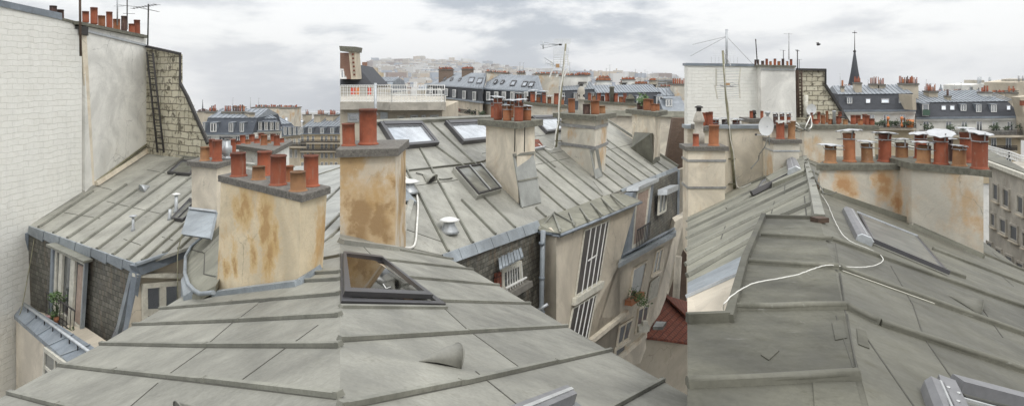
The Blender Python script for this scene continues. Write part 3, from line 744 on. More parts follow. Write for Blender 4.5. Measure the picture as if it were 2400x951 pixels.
# ================================================================== LEFT VIEW
Q0 = P(797, 951, 4.0)
P1 = pl_vp((-437, 795), (1130, 262), Q0)
P2 = pl_vp((1892, 726), (450, 262), Q0)
fl = thing('zinc_roof_building', 'nearest grey zinc roof sloping down to the left below the twin ochre-stained stack', 'building', P1.pt(600, 900))
RO1 = sheet(fl, P1, [(797, 985), (-60, 985), (-60, 966), (20, 921), (140, 856), (237, 806), (314, 761), (379, 724), (432, 691), (505, 668), (640, 600), (745, 556), (797, 548)], M['zinc_fore'], .1)
q = P1.pts([(-60, 966), (20, 921), (237, 806), (432, 691)], -.0)
m = MB(); a, b = P1.pt(-60, 970), P1.pt(432, 695); d = V((-.02, .0, 0))
m.prism([a-UP*.1, b-UP*.1, b-UP*9, a-UP*9], [p+V((.3, -.05, 0)) for p in (a-UP*.1, b-UP*.1, b-UP*9, a-UP*9)]); m.build('wall', M['plaster_t'], fl)
BL1 = [((376, 724), (797, 689)), ((314, 761), (560, 752)), ((560, 752), (797, 739)), ((237, 806), (484, 811)), ((484, 811), (797, 811)), ((140, 856), (480, 893)), ((480, 893), (797, 929)), ((21, 921), (330, 1000)),
    ((640, 645), (797, 638)), ((700, 660), (797, 655)), ((730, 612), (797, 600))]
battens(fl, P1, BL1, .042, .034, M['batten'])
JL1 = [((660, 700), (605, 709)), ((604, 712), (552, 752)), ((545, 756), (489, 804)), ((484, 814), (385, 884)), ((370, 897), (290, 965)), ((745, 762), (680, 809)), ((670, 815), (560, 895))]
joints(fl, P1, JL1, .014, .005)
tone(RO1, P1, [BL1[i] for i in (0, 1, 3, 5, 7)], JL1)
shell(fl, P1, (560, 985), (415, 975), (440, 985), .13, 'zinc_fore')

# --- big stained chimney
r, S = stack('big ochre-stained chimney stack with seven bare clay pots, nearest on the left', P1.pt(505, 689), P1.pt(697, 664), P1.pt(745, 630), 455, .10, .055, 'plaster_o', 'cap', topx=(518, 704, 766))
big = S
YB1 = S['base'][1].y; fp = lambda x, y: P(x, y, S['base'][0].y+(S['base'][1].y-S['base'][0].y)*(x-505)/192)
bdm = blotched('plaster_o', [(fp(x, y), rr) for x, y, rr in ((575, 488, .28), (622, 498, .30), (625, 545, .26), (595, 590, .22), (632, 612, .26), (645, 560, .2), (550, 615, .2), (530, 625, .16), (560, 500, .2))], r, 'plaster_ochre_stained', (.50, .33, .13), (.36, .20, .075))
[c for c in r.children if c.name.startswith('stack_body')][0].data.materials[0] = bdm
place_pot(r, S, 543, 576, 357, .42, kind='terra', seg=24); place_pot(r, S, 591, 621, 389, .38, kind='terra_t', taper=.93); place_pot(r, S, 604, 636, 354, .80, kind='terra')
place_pot(r, S, 634, 669, 363, .30, kind='terra', seg=24); place_pot(r, S, 669, 687, 388, .72, kind='terra_o'); place_pot(r, S, 681, 717, 401, .22, kind='terra_t', taper=.95); place_pot(r, S, 713, 746, 363, .6, kind='terra', seg=24)
m = MB(); n = P1.n
for a, b in (((503, 692), (700, 668)), ((700, 668), (748, 632))): m.bar(P1.pt(*a), P1.pt(*b), .10, .07, n)
m.build('flashing', M['blue_zinc'], r)

# --- main left roof
R1 = pl_vp((1229, -185), (-950, 185), P(325, 620, 15.5))
lb = thing('mansard_house', 'left house with pale ribbed zinc roof, slate mansard and a plant in its window', 'building', R1.pt(200, 560))
RO2 = sheet(lb, R1, [(68, 528), (325, 620), (445, 578), (500, 520), (560, 470), (600, 392), (450, 372), (345, 358), (218, 440)], M['zinc'], .07)
def s1(x, y, y2):                                            # a rib from the eave toward the upslope vanishing point, cut at height y2
    vx, vy = 1229, -185; return ((x, y), (x+(vx-x)*(y-y2)/(y-vy), y2))
L1 = [((92, 533), (218, 449)), s1(127, 546, 434), s1(160, 558, 366), s1(193, 570, 361), s1(229, 584, 365), s1(266, 597, 370), s1(300, 610, 375), s1(335, 611, 470), s1(385, 594, 470), s1(420, 583, 530)]
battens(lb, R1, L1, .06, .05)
JL2 = [((250, 472), (300, 484)), ((300, 484), (378, 501)), ((150, 498), (235, 512)), ((200, 430), (262, 445)), ((345, 398), (420, 412)), ((380, 555), (405, 563)), ((290, 560), (330, 574))]
joints(lb, R1, JL2, .02, .006); tone(RO2, R1, L1[:8], JL2, .14)
m = MB(); a, b = R1.pt(66, 527), R1.pt(220, 438); m.bar(a, b, .18, .09, R1.n); a, b = R1.pt(345, 357), R1.pt(600, 390); m.bar(a, b, .14, .09, R1.n); m.build('flashing', M['zinc'], lb)
# eave strip, mansard slope
E1, E2 = R1.pt(66, 531), R1.pt(325, 622)
B2 = P(283, 778, E2.y-.55); B1 = P(60, 706, E1.y-.55)
MS = pl3(E1, E2, P(240, 800, (E1.y+E2.y)/2-.7))
def ms(l, o=0): return MS.pts(l, o)
m = MB(); m.prism([p-V((-.2, .5, 0)).normalized()*-.3 for p in ms([(64, 543), (318, 640), (245, 830), (230, 835), (60, 706)])], ms([(64, 543), (318, 640), (245, 830), (230, 835), (60, 706)])); m.build('mansard_slope', M['slate'], lb)
for i in range(7):
    t0, t1 = i/7+.004, (i+1)/7-.004; x0, y0, x1, y1 = 66+259*t0, 529+92*t0, 66+259*t1, 529+92*t1
    a = [MS.pt(x0, y0, .06), MS.pt(x1, y1, .06), MS.pt(x1-3, y1+24, .05), MS.pt(x0-3, y0+18, .05)]
    poly_part(lb, a, -MS.n*.04, M['blue_zinc'], 'eave_flashing')
for (a, b), w, mt in ((((66, 545), (61, 706)), .1, 'blue_zinc_d'), (((314, 640), (281, 776)), .16, 'blue_zinc'), (((324, 636), (303, 776)), .30, 'blue_zinc_d')):
    m = MB(); m.bar(MS.pt(*a, .01), MS.pt(*b, .01), w, .08, MS.n); m.build('corner_flashing', M[mt], lb)
# balcony window in the slope
Qw = [MS.pt(127, 578, .16), MS.pt(199, 611, .16), MS.pt(188, 792, .20), MS.pt(121, 741, .20)]
n = MS.n; m = MB(); 
cell(m, Qw, -.07, -.0, 0, 1.03, -.15, .03, n); dm = m.build('dormer_cheek', M['blue_zinc_d'], lb)
m = MB(); cell(m, Qw, 1.0, 1.035, 0, 1.03, -.06, .02, n); m.build('dormer_cheek', M['blue_zinc'], lb)
m = MB(); cell(m, Qw, -.12, 1.10, -.03, -.0, -.10, .11, n); m.build('dormer_roof', M['batten'], lb)
m = MB(); cell(m, Qw, -.0, 1.0, .95, 1.0, -.1, .10, n); m.build('window_sill', M['cap_far'], lb)
wf = window(lb, [qm(Qw, 0, .0), qm(Qw, 1, 0), qm(Qw, 1, .93), qm(Qw, 0, .93)], 1, 1, .12, .06, M['old_white'], M['glass'], base=-.08)
m = MB(); cell(m, Qw, .18, .29, .05, .93, -.055, .0, n); cell(m, Qw, .56, .70, .06, .93, -.055, .0, n); m.build('casement', M['old_white'], wf)
m = MB(); cell(m, Qw, .76, .92, .1, .85, -.054, -.03, n); m.build('curtain', M['curtain'], wf)
m = MB()
for k in range(9): s = .02+.12*k; m.bar(qm(Qw, min(s, 1), .62)+n*.14, qm(Qw, min(s, 1), .95)+n*.14, .015, .015, n)
m.bar(qm(Qw, 0, .62)+n*.14, qm(Qw, 1, .62)+n*.14, .03, .03, n); m.bar(qm(Qw, 0, .9)+n*.14, qm(Qw, 1, .9)+n*.14, .02, .02, n); m.build('railing', M['iron'], lb)
pc = qm(Qw, .42, .88)+n*.16
t = thing('potted_plant', 'leafy green potted plant behind the railing of the left slate window', 'plant', pc-UP*.1); m = MB(); m.lathe(pc-UP*.1, [(.05, 0), (.07, .14)], 12); m.build('pot', M['terra_o'], t)
m = MB()
for k in range(5): m.tube([pc+UP*.1, pc+V((random.uniform(-.1, .1), -.05, .3)), pc+V((random.uniform(-.25, .25), -.1, random.uniform(.4, .75)))], .01, 4)
m.build('stem', M['leaf_d'], t); foliage(t, pc+UP*.42, .17, 200, .035); foliage(t, pc+UP*.05+V((-.1, 0, 0)), .16, 120, .03)
c = qm(Qw, .9, .95)+n*.18; m = MB(); t = thing('flower_clump', 'low yellowish plant at the right corner of the left window sill', 'plant', c); foliage(t, c, .12, 90, .025, 'leaf'); m = MB(); m.lathe(c-UP*.05, [(.05, 0), (.07, .09)], 10); m.build('pot', M['terra_t'], t)
c = qm(Qw, .12, .94)+n*.2; m = MB(); m.tube([c, c+V((.12, -.02, .02)), c+V((.2, 0, .05))], .045, 7); tag(m.build('folded_cloth', M['pink']), 'pink cloth lying on the left end of the slate window sill', 'cloth')
# gutter shelf and cornice
Gp = pl3(P(33, 738, E1.y-.75), P(165, 850, E2.y-1.25), P(60, 706, E1.y-.3))
m = MB(); a = Gp.pts([(33, 738), (57, 708), (250, 832), (170, 856)]); m.prism([p-UP*.1 for p in a], a); m.build('ledge', M['blue_zinc_d'], lb)
for i in range(1, 5):
    t = i/5; m = MB(); m.bar(Gp.pt(33+137*t, 738+118*t, .003), Gp.pt(57+193*t, 708+124*t, .003), .03, .02, Gp.n); m.build('sheet_joint', M['blue_zinc'], lb)
m = MB(); m.tube([Gp.pt(56, 712, .10), Gp.pt(212, 826, .10)], .035, 8); m.build('gutter_rail', M['galv'], lb)
for i in range(8):
    t = (i+.5)/8; a = Gp.pt(56+156*t, 712+114*t, .10); m = MB(); m.bar(a, a-UP*.2, .02, .02, V((0, -1, 0))); m.build('gutter_bracket', M['iron'], lb)
a = Gp.pts([(38, 742), (172, 858)]); W0 = plv(a[0], a[1])
m = MB(); m.prism([a[0]-UP*.1, a[1]-UP*.1, a[1]-UP*9, a[0]-UP*9], [p+V((0.2, 1.2, 0)) for p in (a[0]-UP*.1, a[1]-UP*.1, a[1]-UP*9, a[0]-UP*9)]); m.build('wall', M['plaster_m'], lb)
window(lb, W0.pts([(108, 812), (160, 850), (160, 960), (104, 900)], .0), 2, 2, .1, .05, M['old_white'], M['glass'])
m = MB(); m.tube([P(50, 745, a[0].y-.2), P(58, 900, a[0].y-.2)], .03, 6); m.build('downpipe', M['mast'], lb)

# right-hand dormer
D1 = plv(P(322, 640, E2.y+.05), P(445, 585, E2.y+1.2))
dn = thing('roof_dormer', 'cream dormer with a dark double window tucked beside the ochre stack', 'dormer', D1.pt(380, 720))
m = MB(); a = D1.pts([(330, 636), (440, 590), (440, 760), (294, 800), (300, 770)]); m.prism([p+V((.15, 1.0, 0)) for p in a], a); m.build('dormer_wall', M['plaster_m'], dn)
m = MB(); a = D1.pts([(320, 624), (447, 580), (440, 602), (331, 645)], .2); m.prism([p-D1.n*.3 for p in a], a); m.build('roof_edge', M['blue_zinc_d'], dn)
m = MB(); m.bar(D1.pt(320, 621, .2), D1.pt(447, 577, .2), .12, .05, UP); m.build('roof_edge', M['blue_zinc'], dn)
m = MB(); a = D1.pts([(322, 642), (427, 640), (427, 652), (322, 650)], .16); m.prism([p-D1.n*.2 for p in a], a); m.build('lintel', M['old_white'], dn)
window(dn, D1.pts([(330, 664), (425, 655), (425, 800), (333, 800)], .02), 2, 2, .12, .07, M['old_white'], M['glass'], mull=.16)
# small valley roof
EP = pl3(P(445, 578, E2.y+1.2), P(520, 505, 17.5), P(440, 688, 11.5))
vr = thing('valley_roof', 'small curved zinc valley roof between the cream dormer and the ochre stack', 'roof', EP.pt(480, 640))
sheet(vr, EP, [(447, 577), (520, 500), (530, 520), (522, 640), (506, 668), (470, 688), (440, 692), (432, 640), (436, 605)], M['zinc_left'], .1)
battens(vr, EP, [((480, 592), (520, 553))], .05, .05); joints(vr, EP, [((447, 584), (480, 593)), ((480, 593), (478, 642)), ((478, 642), (506, 648))])
m = MB(); pp = [EP.pt(x, y, .06) for x, y in ((473, 556), (447, 578), (435, 600), (433, 640), (441, 665), (455, 680), (470, 688), (500, 685))]
m.tube(pp, .035, 7); m.build('valley_edge', M['blue_zinc'], vr)
m = MB(); a = [EP.pt(434, 640, .05), EP.pt(452, 680, .05), EP.pt(430, 694, .05), EP.pt(424, 655, .05)]; m.prism([p-UP*.4 for p in a], a); m.build('drain_box', M['blue_zinc'], vr)
# roof beyond the stack
RC = pl3(P(540, 560, 16), P(797, 388, 27), P(797, 570, 12.5))
rb = thing('zinc_roof', 'pale zinc roof seen through the gap behind the ochre stack', 'roof', RC.pt(770, 500))
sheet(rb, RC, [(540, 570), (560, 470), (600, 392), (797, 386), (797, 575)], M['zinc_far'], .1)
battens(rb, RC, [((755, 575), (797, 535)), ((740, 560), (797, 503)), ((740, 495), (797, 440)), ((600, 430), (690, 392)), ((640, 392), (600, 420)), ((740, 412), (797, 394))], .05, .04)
# second stack with lead apron
r, S = stack('cream chimney stack with blue lead apron and grey metal cowl, behind the ochre one', P(450, 545, 16.6), P(507, 552, 16.0), P(556, 545, 17.4), 383, .12, .09, 'plaster_c', 'cap', sink=.3, topx=(449, 508, 562))
SB = S
place_pot(r, S, 470, 490, 344, .3, kind='terra_t'); place_pot(r, S, 490, 503, 326, .7, kind='terra'); place_pot(r, S, 498, 519, 328, .25, kind='terra'); place_pot(r, S, 537, 553, 326, .6, kind='terra')
c = V(((531-CX)/F*16.8, 16.8, S['z'])); k = 16.8/F
m = MB(); m.lathe(c, [(9*k, 0), (11*k, 3*k), (7*k, 6*k), (7*k, 10*k), (12*k, 14*k), (12.5*k, 30*k), (9*k, 33*k), (9*k, 45*k), (6*k, 46*k)], 16); cw = m.build('metal_cowl', M['galv'], r)
m = MB(); m.lathe(c+UP*49*k, [(13*k, 0), (14*k, 1.5*k), (5*k, 5*k)], 16); m.build('cowl_lid', M['iron'], cw)
a = [P(443, 487, 16.2), P(506, 495, 15.6), P(491, 558, 14.2), P(424, 548, 14.8)]; poly_part(r, a, V((.02, .06, -.05)), M['blue_zinc'], 'lead_apron')
a = [P(442, 484, 16.1), P(506, 492, 15.5), P(507, 497, 15.45), P(442, 489, 16.05)]; poly_part(r, a, V((0, .05, -.02)), M['galv'], 'apron_lip')
# long low stack with the row of pots
r, S = stack('long low chimney stack crowded with eleven clay pots, beyond the metal cowl', P(560, 392, 26), P(640, 395, 24), P(678, 392, 27.5), 352, .16, .12, 'plaster_w', 'cap', sink=1)
for x0, x1, yt, tt, kd in ((553, 564, 330, .5, 'terra'), (562, 575, 317, .7, 'terra'), (575, 587, 327, .4, 'terra_o'), (584, 597, 315, .6, 'terra'), (596, 609, 325, .4, 'terra'), (606, 619, 312, .8, 'terra'), (611, 626, 316, .3, 'terra_o'), (626, 635, 328, .5, 'terra_t'), (634, 646, 314, .7, 'terra'), (642, 656, 317, .3, 'terra'), (656, 666, 324, .5, 'terra')):
    place_pot(r, S, x0, x1, yt, tt, kind=kd, seg=12)

# --- white gable wall, tall stack, old brick wall
g0, g1 = R1.pt(66, 530), R1.pt(204, 449)
WA = plv(g0, g1)
d0 = WA.pt(-60, 0); 
ww = thing('party_wall', 'tall white-painted brick wall filling the left edge, with a zinc coping', 'wall', V((g1.x, g1.y, -10)))
def wall_poly(pl, top, zb, th, mat, parent, name='wall'):
    t = pl.pts(top); m = MB(); b = [V((t[-1].x, t[-1].y, zb)), V((t[0].x, t[0].y, zb))]; a = t+b; bk = V((-pl.n.x, -pl.n.y, 0)).normalized()*th
    m.prism([p+bk for p in a], a); return m.build(name, M[mat], parent)
wall_poly(WA, [(-60, -5), (0, 14), (60, 28), (145, 46), (175, 54), (175, 68), (192, 72)], -14, .5, 'white_brick', ww)
m = MB(); a = WA.pts([(-60, -22), (0, 0), (145, 31), (146, 47), (0, 15), (-60, -2)], .04); m.prism([p-WA.n*.6 for p in a], a); m.build('coping', M['blue_zinc_d'], ww)
m = MB(); a = WA.pts([(146, 42), (178, 50), (178, 56), (146, 48)], .03); m.prism([p-WA.n*.5 for p in a], a); m.build('coping', M['cap_moss'], ww)
c0, c1 = R1.pt(214, 443), R1.pt(345, 359); CW = plv(c0, c1)
ts = thing('chimney_stack', 'broad white rendered stack with eight mixed pots, flush against the white wall', 'chimney', c0)
wall_poly(CW, [(200, 56), (343, 88)], c1.z-2.5, 1.0, 'plaster_w', ts, 'stack_body')
m = MB(); s_ = plv(CW.pt(188, 60), CW.pt(214, 60)); a = [CW.pt(190, 70, -.02), CW.pt(202, 64, .03), CW.pt(222, 436, .03), CW.pt(214, 440, -.02)]; m.prism([p-CW.n*.04 for p in a], a); m.build('quoin', M['plaster_c'], ts)
m = MB(); a = CW.pts([(184, 50), (345, 83), (345, 90), (184, 57)], .12); m.prism([p-CW.n*1.3 for p in a], a); m.build('cap_slab', M['cap_moss'], ts)
m = MB(); m.bar(CW.pt(203, 73, .02), CW.pt(343, 107, .02), .09, .03, CW.n); m.build('steel_strap', M['galv'], ts)
m = MB(); a = CW.pts([(192, 62), (207, 64), (207, 84), (192, 81)], .08); m.prism([p-CW.n*.1 for p in a], a); m.build('strap_bracket', M['iron'], ts)
def wpot(parent, pl, x0, x1, yt, yb, kd, off=-.3):
    b = pl.pt((x0+x1)/2, yb, off); return pot(parent, b, (x1-x0)/2/F*b.y, (yb-yt)/F*b.y, kd, False, seg=14)
for x0, x1, yt, yb, kd in ((194, 208, 27, 50, 'terra'), (213, 228, 18, 54, 'terra'), (231, 246, 37, 59, 'terra_o'), (250, 263, 28, 63, 'terra'), (266, 281, 45, 68, 'terra_o'), (284, 297, 38, 71, 'terra_d'), (302, 315, 56, 76, 'terra'), (315, 328, 47, 80, 'terra')):
    wpot(ts, CW, x0, x1, yt, yb+3, kd)
for x0, x1, yt, yb in ((117, 132, 14, 36), (134, 149, 23, 50)): wpot(ww, WA, x0, x1, yt, yb, 'terra_d', -.3)
m = MB(); a = [R1.pt(224, 436, .02), R1.pt(345, 357, .02)]; m.bar(a[0], a[1], .22, .16, R1.n); m.build('flashing', M['plaster_c'], ts)
m = MB(); m.tube([CW.pt(226, 425, .05), CW.pt(344, 338, .05)], .03, 6); m.tube([CW.pt(226, 430, .05), CW.pt(344, 343, .05)], .02, 6); m.build('conduit', M['mast'], ts)
o0, o1 = R1.pt(344, 360), R1.pt(560, 386); OB = plv(o0, o1)
ob = thing('brick_wall', 'old cream brick gable wall with dark mortar and a raking dark edge', 'wall', o0)
wall_poly(OB, [(343, 110), (424, 128), (424, 198), (440, 226), (489, 336), (492, 380)], o1.z-3, .06, 'old_brick', ob)
for pts, w, mt in ((((343, 109), (425, 127)), .10, 'iron'), (((424, 127), (424, 196)), .05, 'iron'), (((424, 196), (440, 226)), .14, 'iron'), (((440, 226), (489, 336)), .16, 'iron')):
    m = MB(); m.bar(OB.pt(*pts[0], .03), OB.pt(*pts[1], .03), w, .06, OB.n); m.build('coping', M[mt], ob)
t = thing('ladder', 'dark iron ladder fixed up the old cream brick wall', 'ladder', OB.pt(376, 360))
for a, b in (((344, 122), (369, 357)), ((358, 124), (384, 358))): m = MB(); m.tube([OB.pt(*a, .15), OB.pt(*b, .15)], .035, 6); m.build('rail', M['iron'], t)
for k in range(17):
    f = (k+.5)/17; m = MB(); m.tube([OB.pt(344+25*f, 122+235*f, .15), OB.pt(358+26*f, 124+234*f, .15)], .022, 5); m.build('rung', M['iron'], t)
# aerials on the tall stack
Y = CW.pt(187, 80).y
t = thing('aerial_mast', 'thin rusty mast rising past the top left corner of the white stack', 'mast', P(188, 132, Y-.4)); m = MB(); m.tube([P(189, 132, Y-.4), P(187, -40, Y-.4)], .035, 7); m.build('mast', M['iron_r'], t)
m = MB(); m.bar(P(187, 66, Y-.4), P(200, 66, Y-.2), .05, .05, UP); m.bar(P(187, 80, Y-.4), P(200, 80, Y-.2), .05, .05, UP); m.build('bracket', M['iron'], t)
k = 25/F
yagi('grey pole with no visible aerial, left of the three masts on the white stack', P(275, 60, 24), P(275, -30, 24), [(.5, 20*k, .3, 2, 1*k, 0)], 1.6*k, 'galv', group='aerials on the white stack')
yagi('dark mast with a crossed aerial between the grey pole and the tall right mast', P(298, 70, 25), P(298, -20, 25), [(.62, 60*k, -.1, 8, 11*k, -.1), (.9, 40*k, .2, 5, 8*k, 0), (.42, 24*k, .4, 4, 8*k, 0)], 1.3*k, 'iron', group='aerials on the white stack')
yagi('tallest dark mast at the right corner of the white stack carrying a long toothed aerial', P(346, 118, 27), P(348, 10, 27), [(.96, 75*k, 2.9, 9, 13*k, -.12), (.88, 45*k, -.25, 6, 10*k, -.2)], 1.8*k, 'iron', group='aerials on the white stack')

# roof fittings on the left roof
skylight(lb, R1, [(428, 379), (470, 381), (448, 414), (393, 409)], .1, .09, 'frame_dark', 'glass_dull')
skylight(lb, R1, [(447, 470), (470, 486), (430, 522), (403, 517)], .1, .07, 'frame_dark', 'glass_dull', 2)
shell(lb, R1, (352, 436), (328, 446), (340, 450), .22, 'galv')
for x, yt, yb, w, cw_ in ((413, 455, 496, 9, 9), (398, 490, 514, 8, 0), (312, 506, 540, 7, 9)):
    b = R1.pt(x, yb); k = b.y/F; m = MB(); m.lathe(b, [(w*.8*k, -.03), (w*.55*k, 5*k), (w*.42*k, 8*k), (w*.42*k, (yb-yt)*k)], 12); v = m.build('vent_pipe', M['galv'], lb)
    if cw_: m = MB(); m.lathe(b+UP*(yb-yt-3)*k, [(cw_*.5*k, 0), (cw_*k, 2.5*k), (cw_*.95*k, 4*k), (1*k, 6*k)], 14); m.build('vent_cap', M['white_paint' if x > 400 else 'galv'], v)
cable('thin cord running down the slate mansard from eave to gutter on the far left', [P(82, 548, E1.y-.25), P(70, 620, E1.y-.5), P(52, 716, E1.y-.9), P(42, 745, E1.y-1.0)], .012, 'mast')
cable('thin cord hanging from the lead apron across the cream dormer', [P(427, 548, 14.6), P(417, 590, 14.5), P(416, 640, 14.4), P(417, 690, 14.4), P(418, 730, 14.4)], .010, 'mast')

# ---- background of the left view
h = House('rounded blue mansard block with white facade, left of the far pair', 474, 312, 70, 592, 312, 70, 278, 262, in1=1.3, in2=4.5, wall='white_fac', hipl=0, hipr=0, nbat=10)
for x0, x1 in ((494, 508), (537, 547), (563, 572), (476, 481)): h.dormer(x0, x1, 288, 309)
for x0, x1 in ((486, 495), (513, 528), (552, 562), (575, 582)): h.win(x0, x1, 319, 345)
h.chim(487, 506, 264, .5, 5, 1.2, 'stone'); h.chim(526, 541, 264, .6, 4, 1.2, 'stone'); h.chim(545, 574, 264, .6, 7, 1.6, 'stone')
h = House('blue mansard block with a row of five dormers, right of the rounded one', 592, 306, 71, 660, 303, 73, 280, 268, in1=1.4, in2=4.5, wall='white_fac', nbat=8)
for i, x in enumerate((590, 605, 619, 632, 645)): h.dormer(x, x+8, 286, 305)
h.chim(572, 585, 266, .2, 0, 3.0, 'stone', kind='terra')
for x in (597, 615, 632, 648): h.win(x, x+8, 312, 335)
h = House('grey mansard corner house with a zinc roof and pale stone front behind the pot row', 655, 318, 88, 706, 313, 92, 292, 262, in1=1.6, in2=6, wall='stone', nbat=6, zincm='zinc_bg')
for x in (664, 675, 686, 697): h.dormer(x, x+6, 298, 316); h.win(x+1, x+6, 325, 338)
h.balcony(668, 706, 335, 343, .8, n=24)
for x in (666, 678, 690): h.win(x, x+6, 350, 370)
h.sky(668, 674, 276, 285, True)
h = House('long stone apartment block with grey mansard at the right edge of the left view', 700, 313, 112, 812, 312, 110, 298, 272, in1=1.2, in2=7, wall='stone_y', nbat=14, slate='slate_bg2', zbot=-30)
for x in (703, 723, 751, 775, 797): h.dormer(x, x+8, 300, 313)
for j, y in enumerate((318, 337, 358, 380)):
    for x in (706, 719, 731, 752, 762, 774, 785, 800): h.win(x, x+6, y, y+13, shut=False)
for y in (333, 352): h.balcony(702, 808, y-5, y+1, .7, n=60)
h.chim(716, 724, 270, .6, 4, 2, 'stone'); h.chim(744, 760, 270, .5, 6, 2.5, 'stone'); h.chim(772, 790, 271, .6, 6, 2.5, 'stone')
for x in (704, 733, 783): h.sky(x, x+8, 281, 287, True, lean=2)
G = 'chimney rows on the left skyline'
bg_stack('light stack with dark pots at the left end of the left skyline', 462, 486, 262, 300, 150, 6, 'stone', 5, group=G, kinds=('terra_d', 'terra_d'))
bg_stack('second small dark-potted stack on the left skyline by the thin vent pipes', 487, 505, 260, 300, 120, 6, 'stone', 4, group=G, kinds=('terra_d',))
bg_stack('long far stack with a row of short dark pots over the blue mansards', 515, 572, 261, 300, 130, 14, 'stone', 4, group=G, kinds=('terra_d', 'terra_d', 'terra'))
bg_stack('pale stack with small orange pots below the tall dark mast', 588, 622, 262, 300, 100, 10, 'stone', 4, group=G)
bg_stack('tall weathered wall stack with many red pots, highest on the left skyline', 590, 655, 253, 300, 122, 14, 'plaster_g', 5, group=G, dep=3)
bg_stack('tall pale stack end with red pots right of the highest far stack', 655, 689, 254, 305, 118, 9, 'plaster_g', 5, group=G, dep=4)
bg_stack('low flat-topped stack with the pale mast beside it', 545, 572, 252, 300, 110, 3, 'stone', 3, group=G)
bg_aerial(545, 229, 262, 110, 'pale thick mast on the left skyline', 2, 3); bg_aerial(587, 228, 262, 100, 'dark mast with a knobbly foot on the left skyline', 2, 4)
bg_aerial(606, 230, 250, 98, 'thin aerial on top of the highest far stack', 4, 8); bg_aerial(755, 258, 272, 110, 'small aerial over the long stone block', 3, 6); bg_aerial(456, 246, 268, 140, 'small crossed aerial beside the raking brick wall', 3, 6)
# two far spires
YWIDE = 1
def spire(lbl, x, yt, yb, w, Y, mat='slate_bg2', parts=True):
    b, tp = P(x, yb, Y), P(x, yt, Y); k = Y/F; t = thing('church_spire', lbl, 'spire', V((b.x, Y, b.z-6)))
    m = MB(); hh = (yb-yt)*k; m.lathe(b-UP*6, [(w*.55*k, 0), (w*.5*k, 6)], 8); m.lathe(b, [(w*.5*k, 0), (w*.5*k, hh*.05), (w*.30*k, hh*.42), (w*.06*k, hh)], 8); m.build('spire_roof', M[mat], t)
    m = MB(); m.lathe(tp-UP*.5*k, [(.2*k, 0), (w*.1*k, w*.06*k), (.2*k, w*.14*k)], 8); m.build('ball', M[mat], t); return t, tp, k
spire('tiny thin church spire on the left skyline', 475, 233, 268, 5, 600)
# ================================================================== MIDDLE VIEW
fr = thing('zinc_roof_building', 'nearest grey zinc roof in the middle with the open dark-framed skylight and a half-cone vent', 'building', P2.pt(1000, 850))
RO3 = sheet(fr, P2, [(797, 985), (797, 548), (927, 574), (1045, 603), (1107, 632), (1241, 712), (1328, 765), (1431, 823), (1554, 893), (1612, 925), (1612, 985)], M['zinc_fore'], .1)
m = MB(); a = P2.pts([(1045, 603), (1241, 712), (1431, 823), (1612, 925)]); a = [p-UP*.1 for p in a]
m.prism([p+V((-.3, -.1, 0)) for p in (a[0], a[-1], a[-1]-UP*9, a[0]-UP*9)], [a[0], a[-1], a[-1]-UP*9, a[0]-UP*9]); m.build('wall', M['plaster_t'], fr)
BL3 = [((797, 562), (1060, 608)), ((882, 607), (1107, 632)), ((950, 650), (1168, 669)), ((1031, 706), (1241, 712)), ((797, 798), (1100, 779)), ((1100, 779), (1328, 765)), ((797, 955), (1080, 899)), ((1080, 899), (1431, 821)), ((1380, 985), (1554, 892))]
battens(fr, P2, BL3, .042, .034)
JL3 = [((852, 578), (878, 605)), ((878, 602), (915, 625)), ((1108, 781), (1220, 862)), ((1115, 870), (1215, 950)), ((1030, 712), (1100, 776))]
joints(fr, P2, JL3, .014, .005)
tone(RO3, P2, [BL3[i] for i in (0, 1, 2, 3, 5, 7)], JL3)
shell(fr, P2, (980, 846), (1050, 834), (1079, 863), .16, 'zinc_fore'); 
# open skylight
n = P2.n; Q = P2.pts([(797, 604), (888, 610), (1012, 712), (797, 708)])
def ring(q, a, b, o0, o1, mt, nm, par):
    m = MB()
    for s0, s1, t0, t1 in ((0, a, 0, 1), (1-a, 1, 0, 1), (a, 1-a, 0, b), (a, 1-a, 1-b, 1)): cell(m, q, s0, s1, t0, t1, o0, o1, n)
    return m.build(nm, M[mt], par)
Qo = P2.pts([(797, 599), (913, 619), (1043, 718), (797, 714)])
sk = ring(Qo, .075, .05, 0, .04, 'frame_dark', 'skylight', fr); 
ring(P2.pts([(800, 603), (890, 612), (1010, 708), (800, 704)]), .06, .07, .04, .10, 'frame_dark', 'sash', sk)
m = MB(); cell(m, P2.pts([(800, 612), (876, 622), (985, 698), (800, 696)]), 0, 1, 0, 1, .06, .075, n); m.build('pane', M['glass_c'], sk)
m = MB(); cell(m, P2.pts([(800, 606), (890, 612), (1010, 710), (800, 706)]), 0, 1, 0, 1, .004, .008, n); m.build('shaft', M['plaster_g'], sk)
m = MB(); cell(m, P2.pts([(868, 615), (882, 617), (968, 704), (945, 704)]), 0, 1, 0, 1, .01, .03, n); cell(m, P2.pts([(800, 610), (870, 616), (872, 624), (800, 618)]), 0, 1, 0, 1, .01, .03, n); m.build('wooden_lining', M['wood'], sk)
m = MB(); m.tube([P2.pt(898, 665, .09), P2.pt(905, 675, .10), P2.pt(915, 672, .09)], .006, 5); m.build('handle', M['white_paint'], sk)
m = MB(); m.bar(P2.pt(797, 720), P2.pt(1045, 722), .06, .03, n); m.build('flashing', M['batten'], sk)
